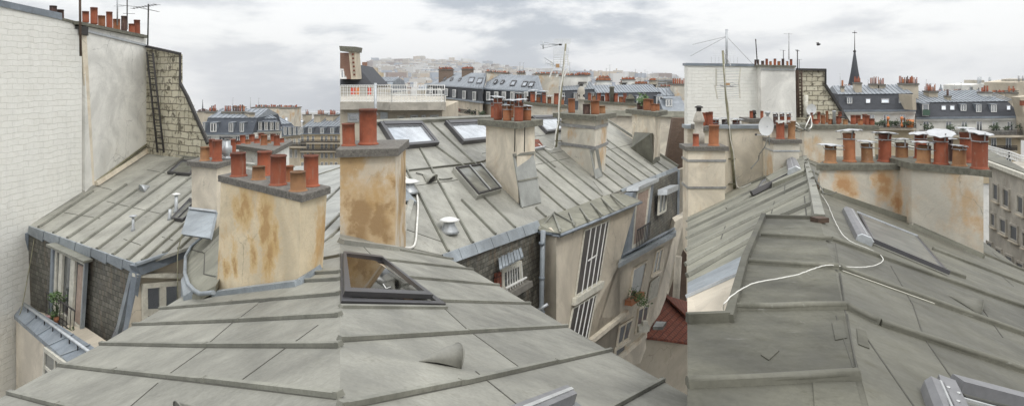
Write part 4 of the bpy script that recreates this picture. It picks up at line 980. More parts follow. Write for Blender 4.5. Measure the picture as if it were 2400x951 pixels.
# raised dark sash at the bottom edge
Qb = P2.pts([(1190, 968), (1326, 914), (1349, 935), (1230, 990)], .10)
b2 = thing('roof_window', 'corner of a dark-framed roof window raised at the bottom edge of the middle view', 'skylight', Qb[1])
m = MB(); cell(m, Qb, 0, 1, 0, 1, -.12, .05, n); m.build('frame', M['frame_grey'], b2); m = MB(); cell(m, Qb, .1, 1.01, .35, .6, .05, .056, n); m.build('seal', M['alu'], b2)
m = MB(); cell(m, P2.pts([(1240, 990), (1350, 940), (1420, 990), (1300, 1040)], .06), 0, 1, 0, 1, -.05, .0, n); m.build('pane', M['glass_sky'], b2)

# --- stained chimney on the left of the view
r, S = stack('squat chimney with dark brown water stains beside the open skylight, two bare clay pots', P(797, 585, P2.pt(926, 582).y-.25), P2.pt(926, 582), P2.pt(926, 582)+V((-.05, 1.7, .2)), 346, .16, .10, 'plaster_b', 'cap', D=P(797, 580, P2.pt(926, 582).y-.25)+V((-.25, 1.7, 0)))
fy = S['base'][1].y; S['out'] = [V(((x-CX)/F*y, y, S['z'])) for x, y in ((797, fy-.3), (934, fy-.1), (932, fy+1.8), (797, fy+1.6))]
bdm = blotched('plaster_b', [(P(x, y, fy-.1), rr) for x, y, rr in ((850, 500, .5), (890, 525, .55), (915, 480, .35), (820, 475, .35), (845, 545, .4), (905, 560, .35), (925, 440, .22))], r, 'plaster_brown_stained', (.44, .29, .13), (.23, .13, .05))
[c for c in r.children if c.name.startswith('stack_body')][0].data.materials[0] = bdm
place_pot(r, S, 843, 883, 255, .45, kind='terra', seg=24); place_pot(r, S, 803, 832, 289, .35, kind='terra', seg=24)
m = MB(); m.bar(P2.pt(797, 570), P2.pt(930, 586), .14, .08, n); m.build('flashing', M['zinc'], r)

# --- main middle roof
R2 = pl_vp((-206, -842), (1975, 240), P2.pt(1045, 600)*1.02)
mb = thing('mansard_house', 'middle house with the wide ribbed zinc roof, slate band, and tall barred stair window', 'building', R2.pt(1200, 500))
EV = [(1036, 597), (1262, 517), (1450, 447), (1587, 391)]
RO4 = sheet(mb, R2, [(850, 292), (985, 285), (1123, 279), (1300, 276), (1422, 283), (1470, 318), (1587, 391), (1450, 447), (1262, 517), (1036, 597), (985, 585), (925, 572), (880, 480)], M['zinc'], .2)
def s2(x, y, y2, vx=-206, vy=-842): return ((x, y), (x+(vx-x)*(y-y2)/(y-vy), y2))
L2 = [((1050, 589), (929, 352)), ((1107, 569), (985, 350)), s2(1160, 549, 470), ((1100, 400), (1024, 345)), s2(1206, 533, 420), s2(1117, 388, 290), s2(1278, 508, 488), s2(1323, 492, 430), s2(1355, 481, 345), s2(1383, 470, 345), s2(1410, 460, 320), s2(1435, 451, 415), s2(1459, 442, 395),
      s2(1481, 433, 350), s2(1501, 425, 345), s2(1520, 417, 330), s2(1536, 410, 320), s2(1551, 404, 375), s2(1566, 398, 380), s2(1249, 420, 330), s2(1300, 392, 300)]
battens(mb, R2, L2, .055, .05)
JL4 = [((925, 402), (1060, 390)), ((1060, 390), (1135, 378)), ((935, 440), (1060, 424)), ((1060, 424), (1140, 405)), ((1256, 386), (1334, 371)), ((1250, 320), (1280, 317)), ((1290, 360), (1320, 354)), ((1411, 355), (1500, 333)), ((1390, 425), (1412, 452)), ((1130, 360), (1180, 350)), ((950, 537), (1040, 568)), ((920, 375), (950, 371))]
joints(mb, R2, JL4, .025, .007); tone(RO4, R2, [L2[i] for i in (0, 1, 2, 4, 6, 7, 8, 9, 10, 11, 12, 13, 14, 15, 16)], JL4, .12)
for a, b in (((850, 292), (1123, 278)), ((1123, 278), (1300, 275)), ((1422, 283), (1587, 391))): m = MB(); m.bar(R2.pt(*a), R2.pt(*b), .2, .12, R2.n); m.build('ridge_flashing', M['batten'], mb)
cable('dark lead cable crossing the middle roof above the old wired skylight', [R2.pt(x, y, .03) for x, y in ((925, 402), (980, 396), (1050, 388), (1120, 380), (1140, 374))], .025, 'cable_g')
cable('dark lead cable drooping from the round grille to the wired skylight', [R2.pt(x, y, .03) for x, y in ((975, 405), (1010, 414), (1035, 420), (1060, 417))], .02, 'cable_g')
cable('white cable looping down the left end of the middle roof past the first mushroom vent', [R2.pt(x, y, .04) for x, y in ((921, 380), (945, 410), (968, 435), (979, 470), (977, 530), (972, 572), (955, 581), (930, 576))], .03, 'cable_w')
skylight(mb, R2, [(886, 294), (985, 292), (1026, 343), (922, 353)], .16, .16); skylight(mb, R2, [(1040, 291), (1128, 287), (1172, 330), (1083, 340)], .16, .16); skylight(mb, R2, [(1244, 278), (1303, 276), (1328, 308), (1279, 315)], .16, .16)
m = MB(); q = R2.pts([(1062, 404), (1122, 395), (1170, 452), (1116, 467)]); cell(m, q, -.04, 1.02, -.03, 1.02, 0, .16, R2.n); cb = m.build('skylight_curb', M['zinc'], mb)
q2 = [p+R2.n*.16 for p in q]; window(cb, q2, 2, 1, .07, .05, M['iron'], M['glass_dull'], name='skylight_frame', mull=.05)
m = MB(); cell(m, q2, .49, .51, .02, .98, .05, .08, R2.n); cell(m, q2, .96, .99, 0, 1, .05, .08, R2.n); m.build('glazing_bar', M['alu'], cb)
m = MB(); q = R2.pts([(1251, 328), (1262, 328), (1274, 345), (1251, 350)], .02); cell(m, q, 0, 1, 0, 1, 0, .03, R2.n); m.build('open_hatch', M['redtile'], mb); m = MB(); m.bar(R2.pt(1249, 352, .03), R2.pt(1276, 347, .03), .1, .1, R2.n); m.build('hatch_lid', M['galv'], mb)
b = R2.pt(958, 450); mushroom(mb, b, .16, (450-420)/F*b.y, .30); b = R2.pt(1053, 543); mushroom(mb, b, .15, (543-509)/F*b.y, .27)
shell(mb, R2, (988, 408), (1000, 430), (1020, 424), .28, 'zinc'); 
a, b_ = R2.pt(1003, 429, .03), R2.pt(1018, 424, .03); m = MB()
for k in range(6): an = math.pi*(k+.5)/6; m.tube([(a+b_)/2, (a+b_)/2+(b_-a)*.45*-math.cos(an)+R2.n*.2*math.sin(an)], .02, 4)
m.build('vent_grille', M['iron'], mb)
# little cream gable with lead edges by the stained chimney
m = MB(); q = [R2.pt(x, y, .05) for x, y in ((922, 452), (955, 482), (940, 540), (922, 560))]; m.prism([p-R2.n*.3 for p in q], q); gb = m.build('gable', M['plaster_t'], mb)
m = MB(); m.bar(R2.pt(920, 424, .06), R2.pt(963, 475, .06), .42, .05, R2.n); m.build('lead_edge', M['blue_zinc'], gb)
m = MB(); m.bar(R2.pt(962, 475, .08), R2.pt(942, 548, .08), .16, .1, R2.n); m.bar(R2.pt(942, 548, .08), R2.pt(926, 568, .08), .16, .1, R2.n); m.build('lead_edge', M['zinc'], gb)
# eave flashing strips
N2 = [(1030, 590, 1054, 605), (1088, 570, 1104, 586)]
ev = [(1038+ (1262-1038)*i/6, 597-(597-517)*i/6) for i in range(7)]
for i in range(6):
    (x0, y0), (x1, y1) = ev[i], ev[i+1]; a = [R2.pt(x0, y0, .05), R2.pt(x1, y1, .05)]; b = [p+V((.10, -.12, 0))-UP*(21/F*p.y) for p in a[::-1]]
    e = (a[1]-a[0])*.01; poly_part(mb, [a[0]+e, a[1]-e, b[0]-e, b[1]+e], V((-.03, .05, 0)), M['blue_zinc'], 'eave_flashing')
ev = [(1456+(1587-1456)*i/5, 444-(444-391)*i/5) for i in range(6)]
for i in range(5):
    (x0, y0), (x1, y1) = ev[i], ev[i+1]; a = [R2.pt(x0, y0, .05), R2.pt(x1, y1, .05)]; b = [p+V((.10, -.12, 0))-UP*(13/F*p.y) for p in a[::-1]]
    e = (a[1]-a[0])*.01; poly_part(mb, [a[0]+e, a[1]-e, b[0]-e, b[1]+e], V((-.03, .05, 0)), M['blue_zinc'], 'eave_flashing')
# slate face
f0, f1 = R2.pt(1040, 603), R2.pt(1266, 525); FM = plv(f0, f1)
m = MB(); a = FM.pts([(1036, 607), (1274, 526), (1274, 735), (1036, 760)]); m.prism([p+V((-.1, .5, 0)) for p in a], a); m.build('slate_face', M['slate'], mb)
Qk = FM.pts([(1172, 628), (1218, 610), (1222, 662), (1172, 690)], .02)
cf = window(mb, Qk, 1, 1, .14, .07, M['old_white'], M['glass'])
m = MB()
for k in range(7): s = .12+.12*k; m.bar(qm(Qk, s, .03)+FM.n*.14, qm(Qk, s, .9)+FM.n*.14, .02, .02, FM.n)
m.bar(qm(Qk, 0, .72)+FM.n*.16, qm(Qk, 1, .72)+FM.n*.16, .04, .04, FM.n); m.build('window_bars', M['white_paint'], cf)
m = MB(); cell(m, Qk, -.05, 1.1, .9, 1.15, .0, .3, FM.n); m.build('window_sill', M['cap_far'], cf)
a = [FM.pt(1168, 604, .05), FM.pt(1222, 580, .05), FM.pt(1228, 601, .5), FM.pt(1171, 630, .5)]
m = MB()
for k in range(8): s0, s1 = k/8, (k+1)/8-.02; q = [qm(a, s0, 0), qm(a, s1, 0), qm(a, s1, 1), qm(a, s0, 1)]; m.prism([p-UP*.03 for p in q], [p+UP*.02*(k % 2) for p in q])
m.build('awning', M['blue_zinc'], cf)
m = MB(); cell(m, Qk, -.28, -.08, .1, 1.1, .0, .1, FM.n); m.build('shutter', M['redtile'], cf)
# stair tower
T0, T1 = FM.pt(1272, 545)*.985, P(1304, 545, FM.pt(1272, 540).y*.94)
FT = pl_vp((1304, 5000), (1975, 240), T1); FT = plv(T1, FT.pt(1495, 475))
FS = plv(T0, T1)
m = MB(); fa, fb = FT.pt(1304, 545), FT.pt(1492, 480); low = 7.5
bk = V((-.2, .6, 0)); q = [T0, fa, V((fa.x, fa.y, -11)), V((T0.x, T0.y, -11))]
m.prism([p+V((.1, .5, 0)) for p in q], q); m.build('tower_side', M['plaster_m'], mb)
m = MB(); q = FT.pts([(1304, 545), (1490, 477), (1453, 612), (1455, 614), (1290, 960)]); q[3:] = [V((q[2].x, q[2].y, -11)), V((fa.x, fa.y, -11))]; m.prism([p+bk for p in q], q); m.build('stair_tower', M['plaster_m'], mb)
# long wall right of the tower, its end face on the courtyard
wr = FT.pt(1578, 560); zt = FT.pt(1450, 606).z; FTb = FT
m = MB(); a = [FT.pt(1455, 612), FT.pt(1582, 545), FT.pt(1500, 850), FT.pt(1300, 900)]; m.prism([p+V((-.1, 1.0, 0)) for p in a], a); m.build('wall', M['plaster_m'], mb)
m = MB(); a = [FT.pt(1582, 520, .0), FT.pt(1606, 505, 0), FT.pt(1560, 700, 0), FT.pt(1500, 852, 0)]; m.prism([p+V((.1, 1.0, 0)) for p in a], a); m.build('end_wall', M['plaster_t'], mb)
def barwin(Q, n_, nm='stair_window', rows=1):
    q = FT.pts(Q, .01); f = window(mb, q, 1, 1, .05, .05, M['old_white'], M['glass_br'], name=nm); m = MB()
    for k in range(n_): s = (k+1)/(n_+1); m.bar(qm(q, s, .0)+FT.n*.06, qm(q, s, 1)+FT.n*.06, .022, .03, FT.n)
    m.build('window_bars', M['white_paint'], f); return q, f
q, f = barwin([(1368, 538), (1427, 514), (1403, 660), (1346, 695)], 4); m = MB(); m.bar(qm(q, .25, .52)+FT.n*.07, qm(q, .6, .5)+FT.n*.07, .04, .03, FT.n); m.build('transom', M['white_paint'], f)
m = MB(); cell(m, q, -.08, 1.1, 1.0, 1.1, 0, .14, FT.n); m.build('window_sill', M['old_white'], f)
barwin([(1341, 720), (1398, 686), (1376, 795), (1320, 830)], 4)
m = MB(); m.bar(FT.pt(1378, 800, .0), FT.pt(1466, 730, 0), .18, .14, FT.n); m.build('string_course', M['plaster_c'], mb)
m = MB(); m.bar(FT.pt(1440, 842, .0), FT.pt(1510, 785, 0), .2, .12, FT.n); m.build('string_course', M['plaster_c'], mb)
for Q, c_, r_ in (([(1482, 628), (1516, 608), (1500, 690), (1472, 705)], 1, 1), ([(1536, 588), (1554, 578), (1544, 635), (1526, 645)], 2, 1), ([(1450, 762), (1484, 742), (1470, 795), (1443, 812)], 2, 1), ([(1494, 722), (1522, 705), (1512, 765), (1488, 778)], 2, 1), ([(1440, 815), (1466, 800), (1462, 828), (1438, 845)], 1, 1)):
    q = FT.pts(Q, .01); f = window(mb, q, c_, r_, .1, .06, M['plaster_c'], M['glass'])
    m = MB(); cell(m, q, -.05, 1.1, 1.0, 1.07, 0, .12, FT.n); m.build('window_sill', M['plaster_t'], f)
m = MB(); q = FT.pts([(1525, 660), (1546, 645), (1538, 695), (1516, 708)], .06)
for k in range(11): cell(m, q, 0, 1, k/11, k/11+.06, 0, .04, FT.n)
cell(m, q, 0, .08, 0, 1, 0, .04, FT.n); cell(m, q, .92, 1, 0, 1, 0, .04, FT.n); m.build('louvred_shutter', M['old_white'], mb)
c = FT.pt(1487, 700, .28); t = thing('flower_box', 'terracotta flower box trailing green stems on the cream courtyard wall', 'flower box', c)
m = MB(); m.bar(FT.pt(1472, 716, .2), FT.pt(1504, 694, .2), .28, .2, UP); m.build('box', M['terra_o'], t); foliage(t, c+V((.25, 0, -.15)), .38, 240, .05); foliage(t, c+V((-.1, 0, .0)), .25, 90, .04, 'leaf_d')
c = FT.pt(1505, 775, .2); m = MB(); m.box(c, .5, .3, .25, .4); m.box(c+V((.1, 0, .25)), .2, .2, .15, .2); tag(m.build('window_box', M['old_white']), 'small white box with red lid on a lower courtyard window ledge', 'box')
# hipped lean-to roof on the tower
pk = R2.pt(1297, 502, .0); gu = [FT.pt(1313, 546, .18), FT.pt(1503, 470, .18)]; T0e = T0+V((-.12, -.15, .0)); T0e.z = T0.z+.1
rA = R2.pt(1262, 516, .02); rB = R2.pt(1426, 455, .02); rC = R2.pt(1456, 452, .02)
t = mb
for nm, poly_ in (('tower_roof', [pk, gu[0], gu[1], rC, rB]), ('tower_roof', [pk, rA, T0e, gu[0]])):
    m = MB(); m.prism([p-UP*.1 for p in poly_], poly_); tr = m.build(nm, M['zinc_left'], mb)
QP = pl3(pk, gu[0], rB)
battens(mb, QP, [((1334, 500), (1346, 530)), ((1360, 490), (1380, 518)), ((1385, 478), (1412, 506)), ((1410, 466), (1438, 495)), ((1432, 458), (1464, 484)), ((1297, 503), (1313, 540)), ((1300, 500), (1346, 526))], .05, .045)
m = MB(); m.bar(pk, gu[0], .06, .05, QP.n); m.bar(pk, T0e, .06, .05, V((-.3, -.6, .8)).normalized()); m.build('hip_roll', M['batten'], mb)
m = MB(); m.tube([T0e-UP*.06, gu[0]-UP*.06+V((0, -.05, 0)), gu[1]-UP*.06+V((0, -.05, 0))], .05, 7); m.build('gutter', M['blue_zinc_d'], mb)
b = P(1273, 540, FS.pt(1275, 560).y*.97); m = MB(); m.tube([b, V((b.x-.05, b.y-.05, b.z-1.9)), V((b.x-.05, b.y-.05, b.z-5))], .075, 10); dp = m.build('downpipe', M['blue_zinc'], mb)
m = MB()
for k in (.4, 1.4, 2.4): m.lathe(V((b.x-.04, b.y-.04, b.z-k)), [(.09, 0), (.09, .07)], 10)
m.build('pipe_clamp', M['blue_zinc_d'], dp)
a = FM.pt(1240, 722, .2); m = MB(); m.tube([P(1258, 728, b.y-.3), P(1284, 712, b.y-.3)], .05, 6); m.build('gutter_end', M['galv'], mb)
# slate mansard with balcony door at the right end
g0, g1 = R2.pt(1457, 452), R2.pt(1590, 396); FR = plv(g0, g1)
m = MB(); a = [FR.pt(1455, 455, .1), FR.pt(1589, 402, .1), FR.pt(1588, 535, .4), FR.pt(1452, 606, .4)]; m.prism([p+V((-.1, .8, 0)) for p in a], a); m.build('slate_face', M['slate'], mb)
Qd = [FR.pt(1490, 448, .45), FR.pt(1523, 433, .45), FR.pt(1508, 565, .7), FR.pt(1478, 585, .7)]
dw = window(mb, Qd, 1, 1, .16, .06, M['old_white'], M['curtain'], name='balcony_door'); nn = qn(Qd)
m = MB(); cell(m, Qd, -.28, -.02, 0, 1, -.3, .05, nn); m.build('dormer_cheek', M['blue_zinc_d'], mb); m = MB(); cell(m, Qd, 1.02, 1.3, 0, 1, -.3, .02, nn); m.build('dormer_cheek', M['blue_zinc_d'], mb)
m = MB(); cell(m, Qd, -.15, 1.35, -.09, -.02, -.3, .2, nn); m.build('dormer_roof', M['galv'], mb)
m = MB()
for k in range(9): s = k/8; m.bar(qm(Qd, s, .68)+nn*.2, qm(Qd, s, .98)+nn*.2, .03, .03, nn)
m.bar(qm(Qd, 0, .68)+nn*.2, qm(Qd, 1, .68)+nn*.2, .05, .04, nn); m.build('railing', M['iron'], mb)
Qs = [FR.pt(1543, 455, .35), FR.pt(1562, 447, .35), FR.pt(1558, 495, .45), FR.pt(1540, 505, .45)]; f = window(mb, Qs, 2, 1, .1, .08, M['old_white'], M['glass'])
m = MB(); cell(m, Qs, -.2, 1.25, -.25, .02, .05, .5, qn(Qs)); m.build('awning', M['galv'], f)
GL = pl3(FT.pt(1450, 612, .1), FT.pt(1583, 548, .1), FR.pt(1452, 600, .5))
m = MB(); a = [FR.pt(1454, 598, .35), FR.pt(1586, 528, .35), FT.pt(1584, 546, .35), FT.pt(1449, 618, .35)]; m.prism([p-UP*.15 for p in a], a); m.build('ledge', M['blue_zinc'], mb)
m = MB(); a, b = FR.pt(1458, 598, .75), FR.pt(1580, 535, .75); m.tube([a, b], .06, 7)
for k in range(9): p = a.lerp(b, k/8); m.tube([p, p-UP*.4], .025, 4)
m.build('gutter_rail', M['blue_zinc_d'], mb)
m = MB(); a = FR.pt(1589, 398, .12), FR.pt(1587, 534, .42); m.bar(a[0], a[1], .14, .1, FR.n); m.build('corner_flashing', M['blue_zinc'], mb)

# --- courtyard at the lower right
YC = FT.pt(1500, 850).y
cw = thing('courtyard_wall', 'shadowed grey-brown wall under the red tiled roof in the courtyard', 'wall', P(1550, 900, YC)); 
m = MB(); a = [P(1470, 792, YC+.4), P(1612, 803, YC+2), P(1612, 1300, YC+2), P(1440, 1300, YC+.4)]; m.prism([p+V((0, .6, 0)) for p in a], a); m.build('wall', M['stone'], cw)
rt = thing('tiled_roof', 'low red tiled roof with a ridge at the bottom of the courtyard', 'roof', P(1570, 760, YC+3))
RT = pl3(P(1518, 788, YC+.8), P(1609, 800, YC+1.8), P(1545, 697, YC+4.5))
sheet(rt, RT, [(1514, 788), (1612, 802), (1612, 742), (1556, 690), (1530, 742)], M['redtile'], .1, 'roof_slope')
RT2 = pl3(P(1556, 690, YC+4.6), P(1612, 742, YC+3.3), P(1612, 700, YC+7)); sheet(rt, RT2, [(1556, 690), (1612, 742), (1612, 706)], M['redtile'], .1, 'roof_slope')
m = MB(); m.tube([RT.pt(1556, 690, .03), RT.pt(1612, 742, .03)], .09, 7); m.build('ridge_tile', M['redtile'], rt); m = MB(); q = RT.pts([(1530, 765), (1553, 765), (1562, 753), (1538, 752)], .12); m.prism([p-UP*.15 for p in q], q); m.build('skylight', M['glass_dull'], rt)
bw = thing('brick_wall', 'dark brown brick party wall closing the right side of the courtyard', 'wall', P(1590, 600, YC+9))
Yb = R2.pt(1587, 391).y
m = MB(); a = [P(1578, 277, Yb+2), P(1609, 277, Yb+1.2), P(1609, 760, Yb+1.2), P(1545, 760, Yb+2), P(1562, 372, Yb+2)]; m.prism([p+V((0, .5, 0)) for p in a], a); m.build('wall', M['brown_brick'], bw)
m = MB(); m.prism([P(1584, 400, Yb+.9), P(1609, 392, Yb+.6), P(1609, 560, Yb+.6), P(1566, 690, Yb+.9)], [p+V((0, .3, 0)) for p in (P(1584, 400, Yb+.9), P(1609, 392, Yb+.6), P(1609, 560, Yb+.6), P(1566, 690, Yb+.9))]); m.build('render_patch', M['plaster_t'], bw)
m = MB(); m.tube([P(1590, 600, Yb+.3), P(1584, 700, Yb+.3)], .2, 9); m.build('downpipe', M['plaster_t'], bw)

# --- chimneys on the middle roof
def bs(px, lab, yt, body, cap, **kw): A, B, C = [R2.pt(*p) for p in px]; return stack(lab, A, B, C, yt, body=body, cap=cap, **kw)
r, S = bs([(1139, 402), (1217, 478), (1256, 462)], 'cream chimney in the middle of the wide roof, topped by white tin cowls', 286, 'plaster_c', 'cap_moss', caph=.2, over=.22, topx=(1139, 1209, 1253))
n3 = dict(seg=16, collar=False)
k = S['c'].y/F
for x0, x1, yt, tt, kd, cw in ((1157, 1177, 231, .25, 'terra', (19*k, 5*k, .1, 0)), (1179, 1199, 250, .2, 'terra_o', (14*k, 4*k, 0, .1)), (1205, 1226, 241, .25, 'terra', (21*k, 8*k, -.1, 0)), (1226, 1245, 250, .3, 'terra_o', (13*k, 3*k, .1, 0)), (1150, 1162, 240, .9, 'terra', (14*k, 7*k, .1, 0)), (1188, 1204, 238, .85, 'terra_o', (17*k, 5*k, 0, 0)), (1212, 1224, 222, .9, 'terra', (15*k, 5*k, .1, .1)), (1170, 1182, 236, .7, 'terra_d', (12*k, 3*k, 0, .1))):
    place_pot(r, S, x0, x1, yt, tt, kind=kd, cowl=cw, **n3)
a = [R2.pt(1204, 366, 1.15), R2.pt(1250, 360, .9), R2.pt(1269, 474, .06), R2.pt(1223, 487, .06)]
sh = [P(1204, 364, S['base'][1].y-.05), P(1251, 358, S['base'][2].y-.1), R2.pt(1269, 474, .03), R2.pt(1223, 486, .03)]
poly_part(r, sh, V((-.05, .35, -.05)), M['zinc_light'], 'zinc_apron'); m = MB(); m.bar(qm(sh, 0, .5), qm(sh, 1, .5), .06, .03, qn(sh)); m.bar(qm(sh, -.05, .0), qm(sh, 1.03, .0), .1, .06, qn(sh)); m.build('apron_joint', M['batten'], r)
m = MB()
for x in (1207, 1230): m.bar(P(x, 298, S['base'][1].y-.03+.0*x), P(x-1, 356, S['base'][1].y-.03), .03, .02, V((0, -1, 0)))
m.build('crack_strip', M['soot'], r)
r, S = bs([(1311, 346), (1396, 418), (1416, 396)], 'cream chimney with two steel straps and ochre stains, four bare pots', 270, 'plaster_g', 'cap_moss', caph=.22, over=.3, topx=(1316, 1393, 1425))
SS = S
for x0, x1, yt, tt, kd in ((1332, 1348, 231, .3, 'terra_o'), (1366, 1383, 244, .2, 'terra_d'), (1385, 1405, 235, .3, 'terra_o'), (1403, 1419, 248, .45, 'terra_t')): place_pot(r, S, x0, x1, yt, tt, kind=kd, seg=14, collar=False)
strap(r, S, (H-296)/F*S['base'][1].y, h=.13, o=.06); strap(r, S, (H-343)/F*S['base'][1].y, h=.13, o=.06)
sh = [P(1383, 352, S['base'][1].y-.05), P(1403, 350, S['base'][1].y+.1), R2.pt(1413, 412, .03), R2.pt(1396, 420, .03)]; poly_part(r, sh, V((0, .3, 0)), M['zinc_light'], 'zinc_apron')
r, S = bs([(1484, 335), (1530, 384), (1546, 374)], 'cream chimney sheathed in dark zinc below, at the far right end of the middle roof', 262, 'plaster_c', 'cap_moss', caph=.25, over=.3, topx=(1481, 1536, 1549))
for x0, x1, yt, tt, kd in ((1493, 1508, 242, .4, 'terra_d'), (1508, 1524, 232, .3, 'terra_o'), (1520, 1532, 233, .5, 'terra_o'), (1525, 1537, 243, .2, 'terra_o'), (1536, 1546, 244, .5, 'terra_o')): place_pot(r, S, x0, x1, yt, tt, kind=kd, seg=12, collar=False)
b = S['base']; sh0 = [P(1487, 310, b[0].y-.3), P(1525, 313, b[1].y-.25), P(1541, 309, b[2].y-.1)]; lo = [R2.pt(1478, 347), R2.pt(1531, 386), R2.pt(1547, 375)]
m = MB(); m.prism([lo[0], lo[1], lo[2], b[3]+UP*(lo[2].z)], [sh0[0], sh0[1], sh0[2], V((b[3].x, b[3].y, sh0[2].z))]); m.build('zinc_sheathing', M['batten_dark'], r)
c = P(1505, 243, S['c'].y); t = thing('potted_cactus', 'small green plant growing from a pot on the far right chimney of the middle roof', 'plant', c); foliage(t, c, .35, 120, .1, 'leaf')
# stone vent behind the strapped chimney
c = P(1362, 262, SS['c'].y+2.5); k = c.y/F
m = MB(); m.lathe(c-UP*10*k, [(9*k, 0), (8*k, 12*k), (6.5*k, 25*k), (6.5*k, 36*k), (9*k, 38*k), (9*k, 42*k), (6*k, 44*k), (9*k, 55*k), (8*k, 62*k), (5*k, 68*k)], 12)
t = thing('stone_vent', 'weathered bulbous stone flue vent rising behind the strapped chimney', 'vent', c); m.build('vent_body', M['conc'], t)
m = MB(); m.lathe(c+UP*60*k, [(5*k, 0), (5*k, 4*k)], 4); m.lathe(c+UP*65*k, [(7*k, 0), (7*k, 2*k), (3*k, 5*k)], 10); m.build('vent_cap', M['iron'], t)
m = MB()
for i in range(4): m.lathe(c+V((math.cos(i*1.57-.8), math.sin(i*1.57-.8), 0))*7.6*k+UP*36*k, [(1.6*k, 0), (1.6*k, 4.5*k)], 6)
m.build('vent_opening', M['soot'], t)

# --- low walls and long pot rows behind the middle roof
def rowstack(label, x0, x1, y0, y1, ybot, Y0, Y1, pots, body='plaster_g', capm='cap_moss', capt=5, dep=1.4, parent=None):
    Y0 += 20; Y1 += 21
    a, b = P(x0, y0, Y0), P(x1, y1, Y1); z = max(a.z, b.z); 
    a.z = (H-y0)/F*Y0; t = thing('chimney_stack', label, 'chimney', V(((a.x+b.x)/2, (a.y+b.y)/2, P(x0, ybot, Y0).z)))
    bk = V((0, dep, 0)); zb = P(x0, ybot, Y0).z-2; k = Y0/F
    m = MB(); m.prism([V((p.x, p.y, zb)) for p in (a, b, b+bk, a+bk)], [a, b, b+bk, a+bk]); m.build('stack_body', M[body], t)
    m = MB(); o = V((1.5*k, 0, 0)); f = V((0, -.2, 0)); m.prism([p-UP*capt*.5*k for p in (a-o+f, b+o+f, b+o+bk-f, a-o+bk-f)], [p+UP*capt*.5*k for p in (a-o+f, b+o+f, b+o+bk-f, a-o+bk-f)]); m.build('cap_slab', M[capm], t)
    for x0_, x1_, yt, tt, kd, cw in pots:
        kk = ((x0_+x1_)/2-CX)/F; u = (kk*a.y-a.x)/((b.x-a.x)-kk*(b.y-a.y)); p = a+(b-a)*u+bk*tt; p = V((kk*p.y, p.y, p.z+capt*.5*k)); r_ = (x1_-x0_)/2/F*p.y; h_ = max(.2, (H-yt)/F*p.y-p.z)
        pot(t, p, r_, h_, kd, False, seg=10, cowl=(cw/F*p.y, 4/F*p.y, random.uniform(-.1, .1), 0) if cw else None)
    return t
rowstack('long grey stack with cowled pots behind the cream chimney, left of the tall aerial', 1228, 1330, 241, 250, 285, 38, 36, [(1243, 1254, 215, .3, 'terra', 14), (1257, 1267, 224, .5, 'terra_o', 13), (1271, 1280, 217, .3, 'terra', 13), (1283, 1292, 228, .5, 'terra_o', 12), (1298, 1309, 219, .3, 'terra', 0), (1312, 1322, 229, .5, 'terra_o', 9), (1234, 1241, 226, .6, 'terra_d', 0)])
t = rowstack('long grey stack with bare pots and a mossy stone vent, beyond the strapped chimney', 1368, 1496, 237, 246, 290, 38, 34, [(1378, 1386, 218, .3, 'terra', 0), (1388, 1396, 225, .5, 'terra_t', 0), (1399, 1408, 218, .3, 'terra', 0), (1409, 1417, 225, .5, 'terra_d', 0), (1418, 1428, 218, .3, 'terra', 0), (1438, 1448, 219, .3, 'terra', 0), (1429, 1438, 228, .6, 'terra_o', 0), (1450, 1460, 227, .4, 'terra_o', 0), (1461, 1469, 219, .3, 'terra', 0)], 'plaster_g')
c = P(1478, 243, 55.5); k = c.y/F; m = MB(); m.box(c-V((0, -.4, 0)), 20*k, 9*k, 11*k); m.prism([c+V((-11*k, 0, 11*k)), c+V((11*k, 0, 11*k)), c+V((11*k, 10*k, 11*k)), c+V((-11*k, 10*k, 11*k))], [c+V((-3*k, 3*k, 22*k)), c+V((3*k, 3*k, 22*k)), c+V((3*k, 6*k, 22*k)), c+V((-3*k, 6*k, 22*k))]); m.build('stone_vent', M['cap_moss'], t)
c = P(1434, 241, 56.5); m = MB(); m.lathe(c, [(5*k, 0), (4*k, 20*k), (6*k, 22*k), (5*k, 34*k), (7*k, 36*k), (5*k, 39*k)], 10); m.build('metal_vent', M['batten_dark'], t)
t = thing('parapet_wall', 'low cream parapet with zinc coping behind the right end of the middle roof', 'wall', P(1500, 290, 46))
m = MB(); a = [P(1418, 266, 54), P(1609, 270, 53), P(1609, 420, 53), P(1418, 340, 54)]; m.prism([p+V((0, .5, 0)) for p in a], a); m.build('wall', M['plaster_t'], t); m = MB(); a = [P(1418, 259, 53.9), P(1612, 262, 52.9), P(1612, 275, 52.7), P(1418, 271, 53.7)]; m.prism([p+V((0, .8, 0)) for p in a], a); m.build('coping', M['zinc_left'], t)
# --- tall TV aerial on the strapped chimney
Ya = SS['base'][0].y-1.6; b, tp = P(1303, 345, Ya), P(1326, 103, Ya+.6); k = Ya/F
t = thing('tv_aerial', 'tall mossy TV aerial with two grid panels strapped to the middle chimney', 'aerial', b)
m = MB(); m.tube([b, b.lerp(tp, .5), tp], 2.8*k, 9, 2.2*k); m.build('mast', M['mast'], t)
def grid(parent, c, w_, h_, nx, ny, ax, ay, r_=.35, name='grid_panel', mat='alu'):
    m = MB()
    for i in range(nx): s = (i/(nx-1)-.5)*w_; m.tube([c+ax*s-ay*h_/2, c+ax*s+ay*h_/2], r_*k, 4)
    for i in range(ny): s = (i/(ny-1)-.5)*h_; m.tube([c+ay*s-ax*w_/2, c+ay*s+ax*w_/2], r_*k, 4)
    return m.build(name, M[mat], parent)
ax, ay = V((1, .2, .03)).normalized(), V((.1, .1, 1)).normalized()
